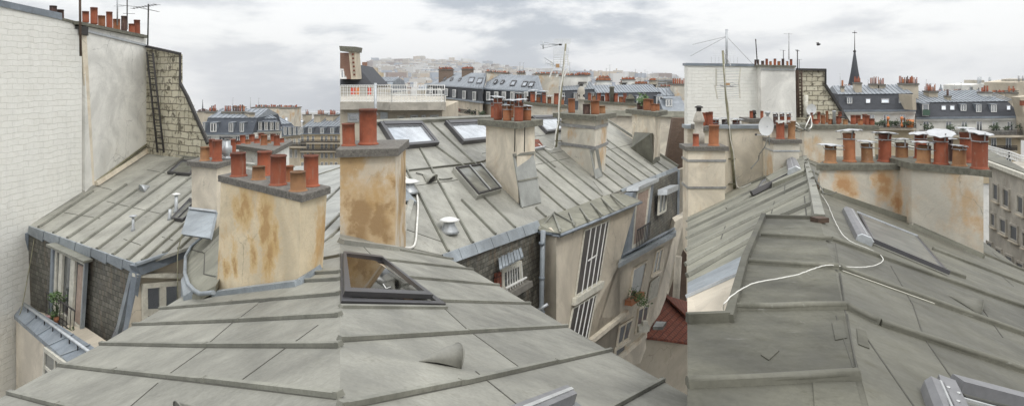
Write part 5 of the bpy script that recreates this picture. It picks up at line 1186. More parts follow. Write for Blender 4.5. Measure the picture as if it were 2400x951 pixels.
grid(t, P(1318, 98, Ya+1), 40*k, 14*k, 9, 5, ax, V((.12, .5, .8)).normalized(), .35); grid(t, P(1315, 120, Ya+1), 38*k, 16*k, 2, 7, ax, ay, .3)
grid(t, P(1314, 143, Ya+.9), 36*k, 28*k, 3, 6, ax, ay, .5); grid(t, P(1310, 170, Ya+.9), 40*k, 20*k, 2, 5, ax, V((-.2, 0, 1)).normalized(), .45)
m = MB(); a = P(1273, 106, Ya-.3); e = P(1318, 105, Ya+.4)
m.tube([P(1272, 99, Ya-.3), P(1308, 105, Ya+.2)], .7*k, 5); m.tube([P(1272, 113, Ya-.3), P(1308, 106, Ya+.2)], .7*k, 5); m.tube([P(1268, 106, Ya-.3), e], .9*k, 5); m.tube([P(1273, 97, Ya-.3), P(1273, 115, Ya-.3)], 1.6*k, 5)
for y in (98, 106, 114): m.lathe(P(1268, y, Ya-.3), [(1*k, 0), (1*k, 1.6*k)], 6)
m.build('aerial_arm', M['galv'], t)
m = MB(); m.box(P(1313, 107, Ya+.2), 7*k, 4*k, 4*k); m.build('junction_box', M['iron'], t); m = MB(); m.box(P(1307, 159, Ya-.2), 8*k, 5*k, 9*k); m.build('junction_box', M['wood'], t)
m = MB(); m.tube([P(1280, 148, Ya-.8), P(1320, 160, Ya+.2)], .8*k, 5); m.tube([P(1276, 136, Ya-1), P(1298, 150, Ya-.3)], .8*k, 5)
for i in range(6): c = P(1278+6*i, 147.5+1.8*i, Ya-.8+.15*i); m.tube([c-ay*5*k, c+ay*5*k], .4*k, 4)
m.build('aerial_arm', M['galv'], t)
for (x0, y0, x1, y1) in ((1296, 162, 1288, 181), (1308, 174, 1304, 181), (1331, 160, 1322, 180), (1292, 143, 1295, 158), (1329, 130, 1333, 154)):
    m = MB(); m.bar(P(x0, y0, Ya), P(x1, y1, Ya), 3.2*k, 1*k, V((0, -1, 0))); m.build('reflector_blade', M['white_paint'], t)
m = MB(); m.bar(P(1306, 287, Ya-.2), P(1318, 287, SS['base'][0].y), 3*k, 2*k, UP); m.bar(P(1302, 331, Ya-.2), P(1316, 331, SS['base'][0].y), 3*k, 2*k, UP); m.build('wall_bracket', M['mast'], t)
cable('pale cable twisting down the tall mossy aerial mast onto the roof', [P(1324+random.uniform(-3, 3)-21*f, 120+215*f, Ya-.15) for f in (0, .15, .3, .45, .6, .75, .9)]+[P(1298, 348, Ya-.1), R2.pt(1280, 349, .05), R2.pt(1262, 338, .05)], .028, 'cable_w')

# --- terrace building at the left
tb = thing('terrace_building', 'cream building with a white-railed roof terrace, left of the middle view', 'building', P(930, 290, 44))
Yt = 46.0
m = MB(); a = [P(797, 254, Yt), P(894, 254, Yt), P(1036, 255, Yt)]; m.prism([V((p.x, p.y, -24)) for p in (a[0], a[2], a[2]+V((0, 14, 0)), a[0]+V((0, 14, 0)))], [a[0], a[2], a[2]+V((0, 14, 0)), a[0]+V((0, 14, 0))]); m.build('wall', M['stone'], tb)
pp = [P(797, 238, Yt-.6), P(880, 239, Yt-.6), P(914, 242, Yt-1.6), P(1045, 241, Yt-1.0), P(1045, 240, Yt+13), P(797, 238, Yt+13)]
zt_ = pp[1].z; pp = [V((p.x, p.y, zt_)) for p in pp]; m = MB(); m.prism([p-UP*18/F*Yt for p in pp], pp); m.build('parapet_beam', M['conc'], tb)
def rail(path, h, n_, parent, mat='white_paint', r_=.02, sl=.2, name='railing'):
    m = MB()
    for i in range(len(path)-1):
        a, b = path[i], path[i+1]; L_ = (b-a).length; n__ = max(2, int(L_/sl))
        for t_ in (1, .62, .06): m.bar(a+UP*h*t_, b+UP*h*t_, r_*2.2, r_*2.2, UP)
        for j in range(n__+1): p = a.lerp(b, j/n__); m.bar(p, p+UP*h, r_*(1.6 if j % 8 else 3), r_*1.6, V((0, -1, 0)))
    return m.build(name, M[mat], parent)
hr = 35/F*Yt
rail([p+V((0, .15, 0)) for p in pp[:2]], hr, 40, tb); rail([pp[2]+V((.1, .15, 0)), pp[3]+V((-.1, .15, 0))], 27/F*Yt, 40, tb); rail([pp[1]+V((.15, .15, 0)), pp[2]+V((.1, .15, 0))], hr*.9, 10, tb)
rail([pp[3]+V((-.1, .15, 0)), pp[4]+V((-.1, -.2, 0)), pp[5]+V((.1, -.2, 0))], hr*.9, 10, tb)
m = MB(); m.tube([P(880, 195, Yt-2), P(880, 264, Yt-2), P(884, 271, Yt-2)], 3.2/F*Yt, 9); m.build('flue_pipe', M['galv'], tb)
WT = Plane(V((0, -1, 0)), V((0, Yt, 0)))
window(tb, WT.pts([(815, 265), (842, 265), (842, 286), (815, 286)], .02), 1, 2, .1, .06, M['alu'], M['glass'])
for x0, x1 in ((962, 980), (988, 998), (1008, 1028)):
    q = WT.pts([(x0, 270), (x1, 269), (x1, 283), (x0, 284)], .02); f = window(tb, q, 1, 1, .1, .06, M['galv'], M['soot'], name='louvre_window'); m = MB()
    for k_ in range(4): cell(m, q, .08, .92, .12+.22*k_, .22+.22*k_, .03, .10, WT.n)
    m.build('louvre', M['white_paint'], f)
q = WT.pts([(931, 271), (950, 271), (950, 285), (931, 285)], .02); window(tb, q, 1, 1, .12, .06, M['old_white'], M['blue_zinc']); q = WT.pts([(892, 262), (909, 264), (909, 286), (891, 286)], .02); m = MB(); cell(m, q, 0, 1, 0, 1, 0, .05, WT.n); m.build('door', M['galv'], tb)
for i, (x0, x1, mt) in enumerate(((822, 832, 'red'), (833, 842, 'orange'), (862, 870, 'red'))): m = MB(); m.box(P((x0+x1)/2, 222, Yt+3), (x1-x0)/F*Yt, .08, 17/F*Yt); c = tag(m.build('hanging_cloth', M[mt]), ['red cloth hung at the far left behind the white terrace railing', 'orange cloth hung beside the red one behind the terrace railing', 'small red cloth hung nearest the flue pipe on the terrace'][i], 'cloth')
# slate house with patterned brick stack, far left
sh_ = thing('slate_house', 'steep dark slate roof with a patterned brick stack above the terrace', 'building', P(830, 200, 62)); Ys = 62
m = MB(); a = [P(797, 148, Ys+1), P(832, 150, Ys+1), P(876, 201, Ys-2), P(797, 201, Ys-2)]; m.prism([p+V((0, 8, -.2)) for p in a], a); m.build('roof', M['slate_bg2'], sh_)
m = MB(); a = [P(797, 201, Ys-1.5), P(874, 201, Ys-1.5)]; m.prism([V((p.x, p.y, -24)) for p in (a[0], a[1], a[1]+V((0, 9, 0)), a[0]+V((0, 9, 0)))], [a[0], a[1], a[1]+V((0, 9, 0)), a[0]+V((0, 9, 0))]); m.build('wall', M['stone'], sh_)
m = MB(); a = [P(797, 124, Ys-2), P(818, 124, Ys-3), P(824, 186, Ys-3), P(797, 186, Ys-2)]; m.prism([p+V((0, 2, 0)) for p in a], a); ck = m.build('chimney_stack', M['red_brick'], sh_)
m = MB(); a = [P(817, 120, Ys-3.1), P(831, 120, Ys-3.0), P(836, 186, Ys-3), P(823, 186, Ys-3.1)]; m.prism([p+V((0, 2, 0)) for p in a], a); m.build('quoin', M['stone'], ck)
m = MB(); a = [P(795, 108, Ys-3.3), P(834, 110, Ys-3.3), P(832, 122, Ys-3.3), P(797, 120, Ys-3.3)]; m.prism([p+V((0, 2.6, 0)) for p in a], a); m.build('cap_slab', M['cap_moss'], ck)
for i in range(6): m = MB(); c = P(827+i*.7, 130+9.5*i, Ys-3.15); m.box(c, .16, .1, .16); m.build('brick_inlay', M['redtile'], ck)
m = MB(); a = [P(797, 162, Ys-2), P(815, 163, Ys-2), P(816, 186, Ys-2.4), P(797, 186, Ys-2.4)]; window(sh_, [P(797, 162, Ys-2.2), P(814, 163, Ys-2.2), P(815, 186, Ys-2.5), P(797, 186, Ys-2.5)], 2, 1, .15, .1, M['white_paint'], M['glass'])
for (x0, x1, y0, y1, lb_, mt) in ((836, 858, 158, 192, 'pale gabled house wall just right of the dark slate roof', 'stone'), (858, 872, 170, 196, 'low cream house with a small red stack between the slate roof and the far city', 'stone_y')):
    t = thing('distant_house', lb_, 'house', P(x0, y1, 110)); m = MB(); a = [P(x0, y0, 110), P(x1, y0, 110), P(x1, y1+40, 110), P(x0, y1+40, 110)]; m.prism([p+V((0, 10, 0)) for p in a], a); m.build('wall', M[mt], t)
    m = MB(); a = [P(x0-1, y0, 109), P(x1+1, y0+2, 109), P(x1+1, y0-1, 114), P(x0+3, y0-5, 114)]; m.prism([p-UP*.3 for p in a], a); m.build('roof', M['zinc_bg'], t)
    m = MB(); m.box(P(x1-3, y0+4, 110.5), .7, .7, 1.1); m.build('chimney_stack', M['red_brick'], t)
h = House('small blue mansard roof behind the terrace railing, left of the flue pipe', 869, 219, 95, 913, 219, 95, 192, 184, in1=3, in2=8, wall='white_fac', nbat=6, slate='zinc_bg', cornice=False)
h.dormer(893, 902, 192, 205)
h = House('short blue mansard at the left foot of the long zinc roof row', 975, 211, 170, 998, 211, 165, 196, 192, in1=2.5, in2=8, wall='stone', cornice=False, slate='zinc_bg'); h.sky(981, 985, 199, 206); h.sky(988, 992, 199, 206)
# long mid-distance zinc row with slate band
def midrow(label, xl, yl, YL, xr, yr, YR, bl, br, rl, rr, wall='stone'):
    """slate band + zinc roof whose eave, break and ridge lines all run in perspective"""
    t = thing('apartment_building', label, 'building', P((xl+xr)/2, yl+40, (YL+YR)/2)); L_, R_ = P(xl, yl, YL), P(xr, yr, YR)
    b0, b1 = P(xl+2, bl, YL+.6), P(xr, br, YR+.5); r0, r1 = P(xl+55 if rl[0] is None else rl[0], rl[1], YL+8), P(rr[0], rr[1], YR+7)
    m = MB(); q = [L_, R_, b1, b0]; m.prism([p+V((0, 1.5, 0)) for p in q], q); m.build('slate_band', M['slate_bg2'], t)
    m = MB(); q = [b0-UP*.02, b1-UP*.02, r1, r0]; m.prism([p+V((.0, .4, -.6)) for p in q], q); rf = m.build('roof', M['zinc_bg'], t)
    pl = pl3(b0, b1, r1)
    for i in range(26): f = (i+.5)/26; a, b = b0.lerp(b1, f), r0.lerp(r1, f); m = MB(); m.bar(a, b, .09, .07, pl.n); m.build('batten', M['zinc_bg'], t)
    W = plv(L_, R_); m = MB(); q = [L_+V((0, .3, 0)), R_+V((0, .3, 0))]; m.prism([V((p.x, p.y, -24)) for p in (q[0], q[1], q[1]+V((0, 10, 0)), q[0]+V((0, 10, 0)))], [q[0]-UP*.02, q[1]-UP*.02, q[1]+V((0, 10, -.02)), q[0]+V((0, 10, -.02))]); m.build('wall', M[wall], t)
    m = MB(); m.bar(L_+V((0, -.1, -.1)), R_+V((0, -.1, -.1)), .35, .2, UP); m.build('cornice', M['blue_zinc_d'], t)
    m = MB(); m.bar(b0+V((0, -.1, 0)), b1+V((0, -.1, 0)), .25, .15, UP); m.build('gutter', M['blue_zinc_d'], t)
    return t, plv(L_, R_), pl
t, W, pl = midrow('long grey row with slate band and white dormer windows, left half of the middle distance', 999, 224, 120, 1131, 240, 80, 200, 209, (1050, 170), (1140, 172))
for x, y0, y1 in ((1007, 205, 219), (1026, 207, 222), (1043, 208, 226), (1062, 210, 229), (1085, 213, 232), (1109, 215, 236)): q = W.pts([(x, y0), (x+7, y0), (x+7, y1), (x, y1)], .12); window(t, q, 2, 1, .1, .1, M['white_paint'], M['glass'])
for x0, x1, y0, y1 in ((1039, 1043, 182, 189), (1055, 1060, 183, 190), (1075, 1079, 184, 191), (1098, 1110, 182, 194), (1118, 1130, 184, 196)): skylight(t, pl, [(x0+4, y0), (x1+4, y0), (x1-1, y1), (x0-1, y1)], .12, .15)
for y, ys in ((241, 252), (268, 282)):
    for x in (1061, 1084, 1108): q = W.pts([(x, y), (x+7, y+1), (x+7, ys+5), (x, ys+4)], -.28); window(t, q, 2, 1, .12, .06, M['white_paint'], M['glass'])
m = MB(); a, b = W.pt(1047, 256, -.3), W.pt(1133, 272, -.3); f = W.n*.9; m.prism([p-UP*.25 for p in (a, b, b+f, a+f)], [a, b, b+f, a+f]); bl = m.build('balcony', M['stone'], t)
m = MB(); hh = 9/F*90
for i in range(61): p = (a+f).lerp(b+f, i/60); m.tube([p, p+UP*hh], .035, 4)
m.bar(a+f+UP*hh, b+f+UP*hh, .08, .06, UP); m.build('railing', M['iron'], bl)
for x in (1072, 1095, 1112, 1125): c = W.pt(x, 256+(x-1047)*.18, .4); foliage(t, c, .35, 24, .22, 'leaf_d' if x != 1072 else 'red', 'balcony_plant')
t2, W2, pl2 = midrow('long grey zinc roof with paired skylights, right half of the middle distance', 1131, 241, 82, 1275, 248, 66, 210, 218, (1150, 174), (1262, 178))
for x in (1141, 1160, 1178, 1198, 1230, 1250): q = W2.pts([(x, 215), (x+8, 215), (x+8, 236), (x, 236)], .12); window(t2, q, 2, 1, .12, .1, M['white_paint'], M['glass'])
for x0, x1, y0, y1 in ((1157, 1163, 188, 197), (1173, 1179, 189, 198), (1196, 1207, 190, 202), (1223, 1234, 192, 204), (1238, 1250, 193, 205)): skylight(t2, pl2, [(x0+5, y0), (x1+5, y0), (x1-1, y1), (x0-1, y1)], .12, .15)
bg_stack('brown brick stack with red pots at the left end of the long zinc row', 1028, 1060, 164, 190, 112, 12, 'brown_stack', 5, rows=2, dep=2.4); bg_stack('second brown brick stack with red pots on the long zinc row', 1082, 1108, 163, 192, 100, 9, 'brown_stack', 5, rows=2, dep=2.4)
bg_stack('flaking white and brick stack with a long pot row, centre of the zinc roofs', 1140, 1194, 169, 200, 86, 16, 'plaster_g', 4, rows=1, dep=2.0, yR=173)
bg_stack('small stack with clustered pots right of the flaking stack', 1212, 1231, 172, 186, 84, 7, 'stone', 4)
bg_stack('long beige wall stack with pots, behind the tall aerial', 1256, 1310, 174, 215, 74, 9, 'plaster_g', 4, dep=4); bg_stack('pale stained wall stack right of the beige one behind the aerial', 1310, 1378, 178, 212, 78, 16, 'white_fac', 4, dep=2)
h = House('blue zinc house with slate front and white dormers behind the tall aerial', 1262, 262, 74, 1400, 255, 74, 213, 200, in1=1.6, in2=6, wall='stone', nbat=22, slate='slate_bg2')
for x in (1276, 1313, 1345, 1385): h.dormer(x, x+10, 218, 236)
h.chim(1358, 1372, 195, .4, 0, 2, 'white_fac')
h = House('long zinc house with white dormers, right of the tall aerial, middle distance', 1402, 264, 72, 1556, 262, 72, 218, 205, in1=1.6, in2=6, wall='stone', nbat=22, slate='slate_bg2')
for x in (1410, 1448, 1492, 1538): h.dormer(x, x+15, 226, 248)
h = House('grey zinc roof closing the right end of the middle view', 1556, 262, 70, 1612, 262, 70, 226, 212, in1=3.2, in2=6, wall='stone', nbat=6, slate='zinc_bg'); h.dormer(1560, 1575, 232, 250)
h.chim(1576, 1606, 200, .3, 6, 2.0, 'plaster_g')
for i, (x0, x1, yt, yb, Y, n_, bd, rw) in enumerate(((1398, 1432, 190, 214, 80, 12, 'white_fac', 2), (1404, 1428, 184, 196, 90, 9, 'stone', 2), (1455, 1468, 195, 212, 80, 5, 'stone', 1), (1458, 1488, 188, 208, 80, 11, 'white_fac', 2), (1484, 1518, 198, 215, 80, 9, 'stone', 2), (1524, 1538, 190, 206, 80, 6, 'stone', 2), (1524, 1537, 199, 212, 80, 4, 'white_fac', 1), (1550, 1572, 204, 212, 90, 6, 'stone', 1), (1352, 1384, 177, 200, 84, 11, 'white_fac', 2))):
    bg_stack(['wide double pot stack with orange pots, first right of the aerial', 'upper far stack of pots just behind the wide double stack', 'small lone stack with orange pots left of the long red-potted one', 'long red-potted far stack in the right half of the middle skyline', 'low orange-potted stack below the cluster of dark aerials', 'upper small far stack between the aerials and the grey flats', 'lower small stack with three orange pots before the grey flats', 'flat low far stack by the grey flats', 'busy white stack with pots just right of the tall aerial'][i], x0, x1, yt, yb, Y, n_, bd, 5, rw, kinds=('terra_o', 'terra', 'terra_o'))
for i, (x, yt, yb, Y, n_, w_, kd) in enumerate(((1052, 151, 166, 112, 3, 9, 0), (1218, 146, 172, 84, 3, 7, 1), (1226, 147, 172, 84, 2, 5, 0), (1336, 146, 175, 80, 3, 8, 0), (1343, 166, 178, 80, 3, 4, 0), (1429, 152, 184, 90, 4, 6, 0), (1420, 160, 184, 92, 4, 8, 1), (1488, 162, 186, 85, 2, 6, 0), (1502, 171, 196, 80, 4, 6, 1), (1512, 164, 196, 80, 3, 6, 0), (1517, 168, 198, 78, 3, 5, 0), (1529, 169, 190, 82, 3, 4, 0), (1476, 176, 188, 82, 3, 5, 0), (1562, 192, 226, 55, 3, 6, 0), (1509, 208, 245, 40, 2, 4, 0), (1150, 154, 168, 86, 2, 3, 0), (1560, 178, 190, 140, 2, 5, 0))):
    bg_aerial(x, yt, yb, Y, ['aerial on the left brown brick stack', 'left of the two aerials over the small central stack', 'right of the two aerials over the small central stack', 'Y-shaped aerial right of the tall aerial', 'short aerial with a dark head right of the tall aerial', 'tall bent aerial on the orange pot stack', 'toothed aerial beside the tall bent one', 'tall thin aerial on the long red-potted stack', 'left aerial of the dark cluster', 'middle and tallest aerial of the dark cluster', 'right aerial of the dark cluster', 'lone slanted aerial right of the dark cluster', 'tiny aerial above the long red-potted stack', 'lattice aerial before the rightmost zinc roof', 'dark thin mast before the right white dormers', 'small knobbly mast over the flaking stack', 'thin mast on the grey flats'][i], n_, w_, kind=kd)
t = thing('apartment_tower', 'grey modern flats on the skyline at the right of the middle view', 'building', P(1562, 200, 160)); m = MB(); a = [P(1542, 184, 160), P(1582, 184, 160), P(1582, 230, 160), P(1542, 230, 160)]; m.prism([p+V((0, 8, 0)) for p in a], a); m.build('wall', M['conc'], t)
for k_ in range(3): m = MB(); a = [P(1543, 187+6*k_, 159.8), P(1581, 187+6*k_, 159.8), P(1581, 190+6*k_, 159.8), P(1543, 190+6*k_, 159.8)]; m.prism([p+V((0, .2, 0)) for p in a], a); m.build('window_band', M['glass'], t)
t = thing('office_tower', 'blue glass office slab on the skyline beyond the zinc ridge', 'building', P(1240, 180, 700)); m = MB(); m.box(P(1239, 195, 700), 14/F*700, 12, 27/F*700); m.build('facade', M['glass_sky'], t)
# ================================================================== RIGHT VIEW
q3 = P(1976, 724, 4.6); RD = ray(1857, 290)
P3F = Plane(RD.cross(V((1, 0, 0))), q3); P3R = Plane(RD.cross(V((1, 0, -.36))), q3); P3L = Plane(RD.cross(V((-1, 0, -.47))), q3)
rb = thing('zinc_roof_building', 'nearest right-hand roof with a flat dark platform beside ribbed slopes and a straight ridge', 'building', P3F.pt(1850, 900))
RO5 = sheet(rb, P3F, [(1790, 508), (1919, 513), (1957, 630), (1976, 724), (2020, 892), (2045, 985), (1611, 985), (1611, 756), (1708, 752)], M['zinc_vignette'], .15, 'flat_roof')
RO6 = sheet(rb, P3R, [(1919, 513), (1957, 630), (1976, 724), (2020, 892), (2045, 985), (2480, 985), (2480, 695), (2400, 634), (2308, 568), (2130, 470), (1960, 385), (1900, 345), (1880, 345)], M['zinc_dark'], .15)
RO7 = sheet(rb, P3L, [(1919, 513), (1900, 430), (1880, 345), (1868, 330), (1790, 375), (1705, 430), (1611, 490), (1611, 662), (1746, 596), (1790, 508)], M['zinc_left'], .15)
# solid body of the building under the roofs
a = [P3F.pt(1611, 985), P3F.pt(1611, 756)]; b = P3L.pt(1611, 500)
m = MB(); q = [a[0]-UP*.12, a[1]-UP*.12]; m.prism([V((q[0].x, q[0].y, -12)), V((q[1].x, q[1].y, -12)), V((q[1].x+.3, q[1].y, -12)), V((q[0].x+.3, q[0].y, -12))], [q[0], q[1], q[1]+V((.3, 0, 0)), q[0]+V((.3, 0, 0))]); m.build('wall', M['plaster_t'], rb)
# cream cheek below the left roof's eave
e0, e1 = P3L.pt(1611, 694), P3L.pt(1730, 640); f0, f1 = P3F.pt(1708, 752), P3F.pt(1611, 756)
m = MB(); tri = [e0, e1, f0, f1]; m.prism([p+V((.1, .3, -.1)) for p in tri], tri); m.build('cheek_wall', M['plaster_m'], rb)
ev = [(1611, 662, 1611, 694), (1652, 642, 1646, 679), (1690, 623, 1688, 660), (1746, 596, 1732, 640)]
for i in range(3):
    (x0, y0, a0, b0), (x1, y1, a1, b1) = ev[i], ev[i+1]; q = [P3L.pt(x0, y0, .02), P3L.pt(x1, y1, .02), P3L.pt(a1, b1, .03), P3L.pt(a0, b0, .03)]
    poly_part(rb, q, -P3L.n*.03, M['blue_zinc'], 'eave_flashing')
m = MB(); m.bar(P3L.pt(1609, 697, .03), P3L.pt(1733, 643, .03), .05, .03, P3L.n); m.build('drip_edge', M['galv'], rb)
# kerbs and rolls
n = P3F.n
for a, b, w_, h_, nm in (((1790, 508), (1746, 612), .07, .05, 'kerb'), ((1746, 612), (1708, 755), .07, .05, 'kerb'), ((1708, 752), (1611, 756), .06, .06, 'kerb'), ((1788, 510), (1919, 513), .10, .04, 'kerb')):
    m = MB(); m.bar(P3F.pt(*a), P3F.pt(*b), w_, h_, n); m.build(nm, M['zinc_vignette'], rb)
def softroll(lines, pl, r_, mat, jit=.004, step=.22):
    for a, b in lines:
        A, B = pl.pt(*a), pl.pt(*b); k = max(3, int((B-A).length/step)); m = MB()
        m.tube([A+(B-A)*i/k+pl.n*(r_*.8+random.uniform(-jit, jit))+V((0, random.uniform(-jit, jit), 0)) for i in range(k+1)], r_, 8); m.bar(A, B, r_*2.1, r_*1.2, pl.n); m.build('batten', M[mat], rb)
softroll([((1783, 554), (1948, 563)), ((1756, 617), (1966, 630)), ((1722, 726), (1981, 722)), ((1611, 905), (2012, 886))], P3F, .027, 'batten_dark')
softroll([((1948, 563), (2400, 722)), ((2400, 722), (2470, 747)), ((1968, 632), (2440, 800)), ((1981, 722), (2060, 760)), ((2060, 760), (2470, 895)), ((2185, 585), (2480, 697)), ((2290, 590), (2480, 668)), ((1940, 450), (2015, 478)), ((2215, 636), (2260, 652))], P3R, .026, 'batten_dark')
m = MB(); m.bar(P3R.pt(1975, 634, .047), P3R.pt(2190, 711, .047), .012, .004, P3R.n); m.build('worn_strip', M['old_white'], rb)
for a, b in (((1925, 440), (2120, 516)), ((1930, 425), (2010, 452)), ((1905, 345), (1990, 385)), ((1897, 360), (1960, 390)), ((1900, 385), (1935, 402)), ((1905, 405), (1925, 415)), ((1908, 425), (1925, 433)), ((2130, 530), (2300, 603))):
    m = MB(); m.bar(P3R.pt(*a), P3R.pt(*b), .05, .05, P3R.n); m.build('batten', M['zinc_left'], rb)
joints(rb, P3R, [((2088, 623), (2140, 715)), ((2140, 715), (2165, 790)), ((2030, 790), (2165, 985)), ((2165, 790), (2300, 985)), ((2340, 640), (2375, 670)), ((1967, 640), (1978, 715)), ((1980, 725), (2012, 880)), ((2325, 590), (2350, 612)), ((2300, 720), (2350, 790))], .010, .004)
joints(rb, P3F, [((1958, 570), (1966, 622)), ((1970, 640), (1980, 712)), ((1986, 735), (2006, 870)), ((1960, 740), (2000, 860))], .008, .003)
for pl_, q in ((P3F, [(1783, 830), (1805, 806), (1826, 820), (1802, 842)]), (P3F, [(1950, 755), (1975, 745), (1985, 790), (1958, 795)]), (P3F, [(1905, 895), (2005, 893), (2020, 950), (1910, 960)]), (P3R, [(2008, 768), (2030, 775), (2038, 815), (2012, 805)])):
    m = MB(); a = pl_.pts(q, .006); m.prism([p-UP*.005 for p in a], a); m.build('patch', M['zinc_vignette'], rb)
tone(RO6, P3R, [((1948, 563), (2400, 722)), ((1968, 632), (2440, 800)), ((1981, 722), (2470, 895)), ((2290, 590), (2480, 668)), ((1925, 440), (2120, 516))], [((2088, 623), (2140, 715)), ((2140, 715), (2165, 790)), ((2165, 790), (2300, 985))], .15)
tone(RO5, P3F, [((1783, 554), (1948, 563)), ((1756, 617), (1966, 630)), ((1722, 726), (1981, 722)), ((1609, 905), (2012, 886))], (), .12)
# ridge
m = MB(); a, b, c_ = P3R.pt(1921, 520), P3R.pt(1900, 420), P3R.pt(1880, 345)
m.bar(P3R.pt(1921, 518), P3R.pt(1905, 445), .16, .09, UP); m.bar(P3R.pt(1905, 445), P3R.pt(1877, 335), .16, .09, UP); m.build('ridge_roll', M['batten'], rb)
m = MB(); m.box(P3R.pt(1921, 520), .17, .14, .06, .3); m.build('ridge_end', M['iron_r'], rb)
m = MB(); q = P3R.pts([(1925, 400), (1960, 420), (1965, 447), (1925, 440)], .03); m.prism([p-UP*.03 for p in q], q); m.build('flashing', M['zinc_left'], rb)
# left slope ribs
def s3(x, y, x2, sl): return ((x, y), (x2, y+(x2-x)*sl))
LL = [((1615, 648), (1775, 556)), ((1611, 622), (1795, 520)), ((1611, 588), (1912, 440)), ((1835, 508), (1916, 474)), ((1611, 560), (1908, 420)), ((1611, 540), (1902, 405)), ((1611, 520), (1760, 450)), ((1740, 440), (1895, 375)), ((1705, 490), (1895, 395)), ((1770, 405), (1890, 352)), ((1750, 395), (1845, 357)), ((1745, 388), (1830, 352)), ((1745, 380), (1812, 352)), ((1860, 395), (1892, 383)), ((1750, 372), (1800, 350))]
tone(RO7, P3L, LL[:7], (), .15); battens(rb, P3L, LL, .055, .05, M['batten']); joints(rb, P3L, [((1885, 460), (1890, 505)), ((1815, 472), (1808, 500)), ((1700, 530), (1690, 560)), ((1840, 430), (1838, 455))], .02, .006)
shell(rb, P3R, (2218, 690), (2298, 707), (2296, 737), .065, 'zinc_dark')
# skylight with shutter case on the right slope
n = P3R.n
sk = skylight(rb, P3R, [(2010, 500), (2150, 556), (2216, 634), (2042, 566)], .03, .035, 'frame_dark', 'glass_dull')
def case(parent_label, A, B, w0, h0, mat='frame_grey', pl=P3R, name='roller_shutter', side=None):
    t = thing(name, parent_label, 'roller shutter', A); d = (B-A).normalized(); s_ = d.cross(pl.n).normalized(); up = pl.n; m = MB()
    prof = [(-.5, 0), (-.5, .6), (-.3, 1), (.3, 1), (.5, .6), (.5, 0)]
    m.prism([A+s_*w0*x+up*h0*y for x, y in prof], [B+s_*w0*x+up*h0*y for x, y in prof]); m.build('shutter_case', M[mat], t)
    m = MB(); e = d*.012; m.prism([B+s_*w0*x*1.03+up*h0*y*1.03 for x, y in prof], [B+e+s_*w0*x*.95+up*h0*y*.95 for x, y in prof]); m.build('end_cap', M['galv'], t)
    m = MB(); m.bar(A.lerp(B, .03)+up*h0*1.0-s_*w0*.1, A.lerp(B, .97)+up*h0*1.0-s_*w0*.1, .012, .006, up); m.bar(A+up*h0*.55-s_*w0*.5, B+up*h0*.6-s_*w0*.5, .01, .01, -s_); m.build('tape_seam', M['alu'], t); return t
case('grey taped roller-shutter case at the top of the right slope skylight', P3R.pt(1987, 500), P3R.pt(2024, 570), .18, .10)
m = MB(); m.bar(P3R.pt(2040, 566, .02), P3R.pt(2224, 643, .02), .06, .05, n); m.build('shutter_rail', M['frame_dark'], sk)
m = MB(); m.bar(P3R.pt(2008, 497, .06), P3R.pt(2150, 553, .06), .03, .02, n); m.build('shutter_rail', M['galv'], sk)
# bottom right shutter case and window
case('grey taped roller-shutter case at the bottom right corner of the right view', P3R.pt(2182, 925), P3R.pt(2222, 1030), .10, .09)
q = P3R.pts([(2195, 888), (2234, 902), (2275, 985), (2225, 985)], .06); t = thing('roof_window', 'dark roof window frame running off the bottom right corner', 'skylight', q[1]); m = MB(); cell(m, q, 0, 1, 0, 1, -.06, .03, n); m.build('side_cover', M['frame_grey'], t)
m = MB(); m.bar(P3R.pt(2236, 908, .04), P3R.pt(2440, 960, .04), .09, .06, n); m.build('top_rail', M['frame_grey'], t); m = MB(); m.bar(P3R.pt(2250, 934, .05), P3R.pt(2400, 975, .05), .02, .012, n); m.build('seal', M['alu'], t)
m = MB(); q = P3R.pts([(2255, 935), (2450, 990), (2480, 1080), (2300, 1080)], .03); cell(m, q, 0, 1, 0, 1, -.02, .0, n); m.build('pane', M['glass_dull'], t)
m = MB()
for x, y in ((2223, 908), (2247, 921), (2246, 940)): m.lathe(P3R.pt(x, y, .09), [(.01, 0), (.008, .006)], 8)
m.build('screw', M['alu'], t)
# cables
cable('white cable snaking from the ridge past the shutter case and across the dark platform', [P3R.pt(x, y, .03) for x, y in ((1925, 455), (1941, 480), (1953, 510), (1972, 545), (1995, 566), (2030, 580), (2060, 595), (2070, 608), (2055, 620), (2020, 626), (1975, 624))]+[P3F.pt(x, y, .05) for x, y in ((1940, 621), (1905, 630), (1870, 643), (1820, 653), (1765, 664), (1725, 685), (1700, 708))]+[P3F.pt(1695, 722, .0), P3F.pt(1696, 740, -.05)], .0046, 'cable_w', wig=.003)
cable('thin grey lead tangled over the ridge beside the long cowled stack', [P3R.pt(x, y, .12) for x, y in ((1905, 395), (1915, 425), (1925, 440), (1930, 452), (1945, 455), (1960, 450))], .012, 'cable_g')
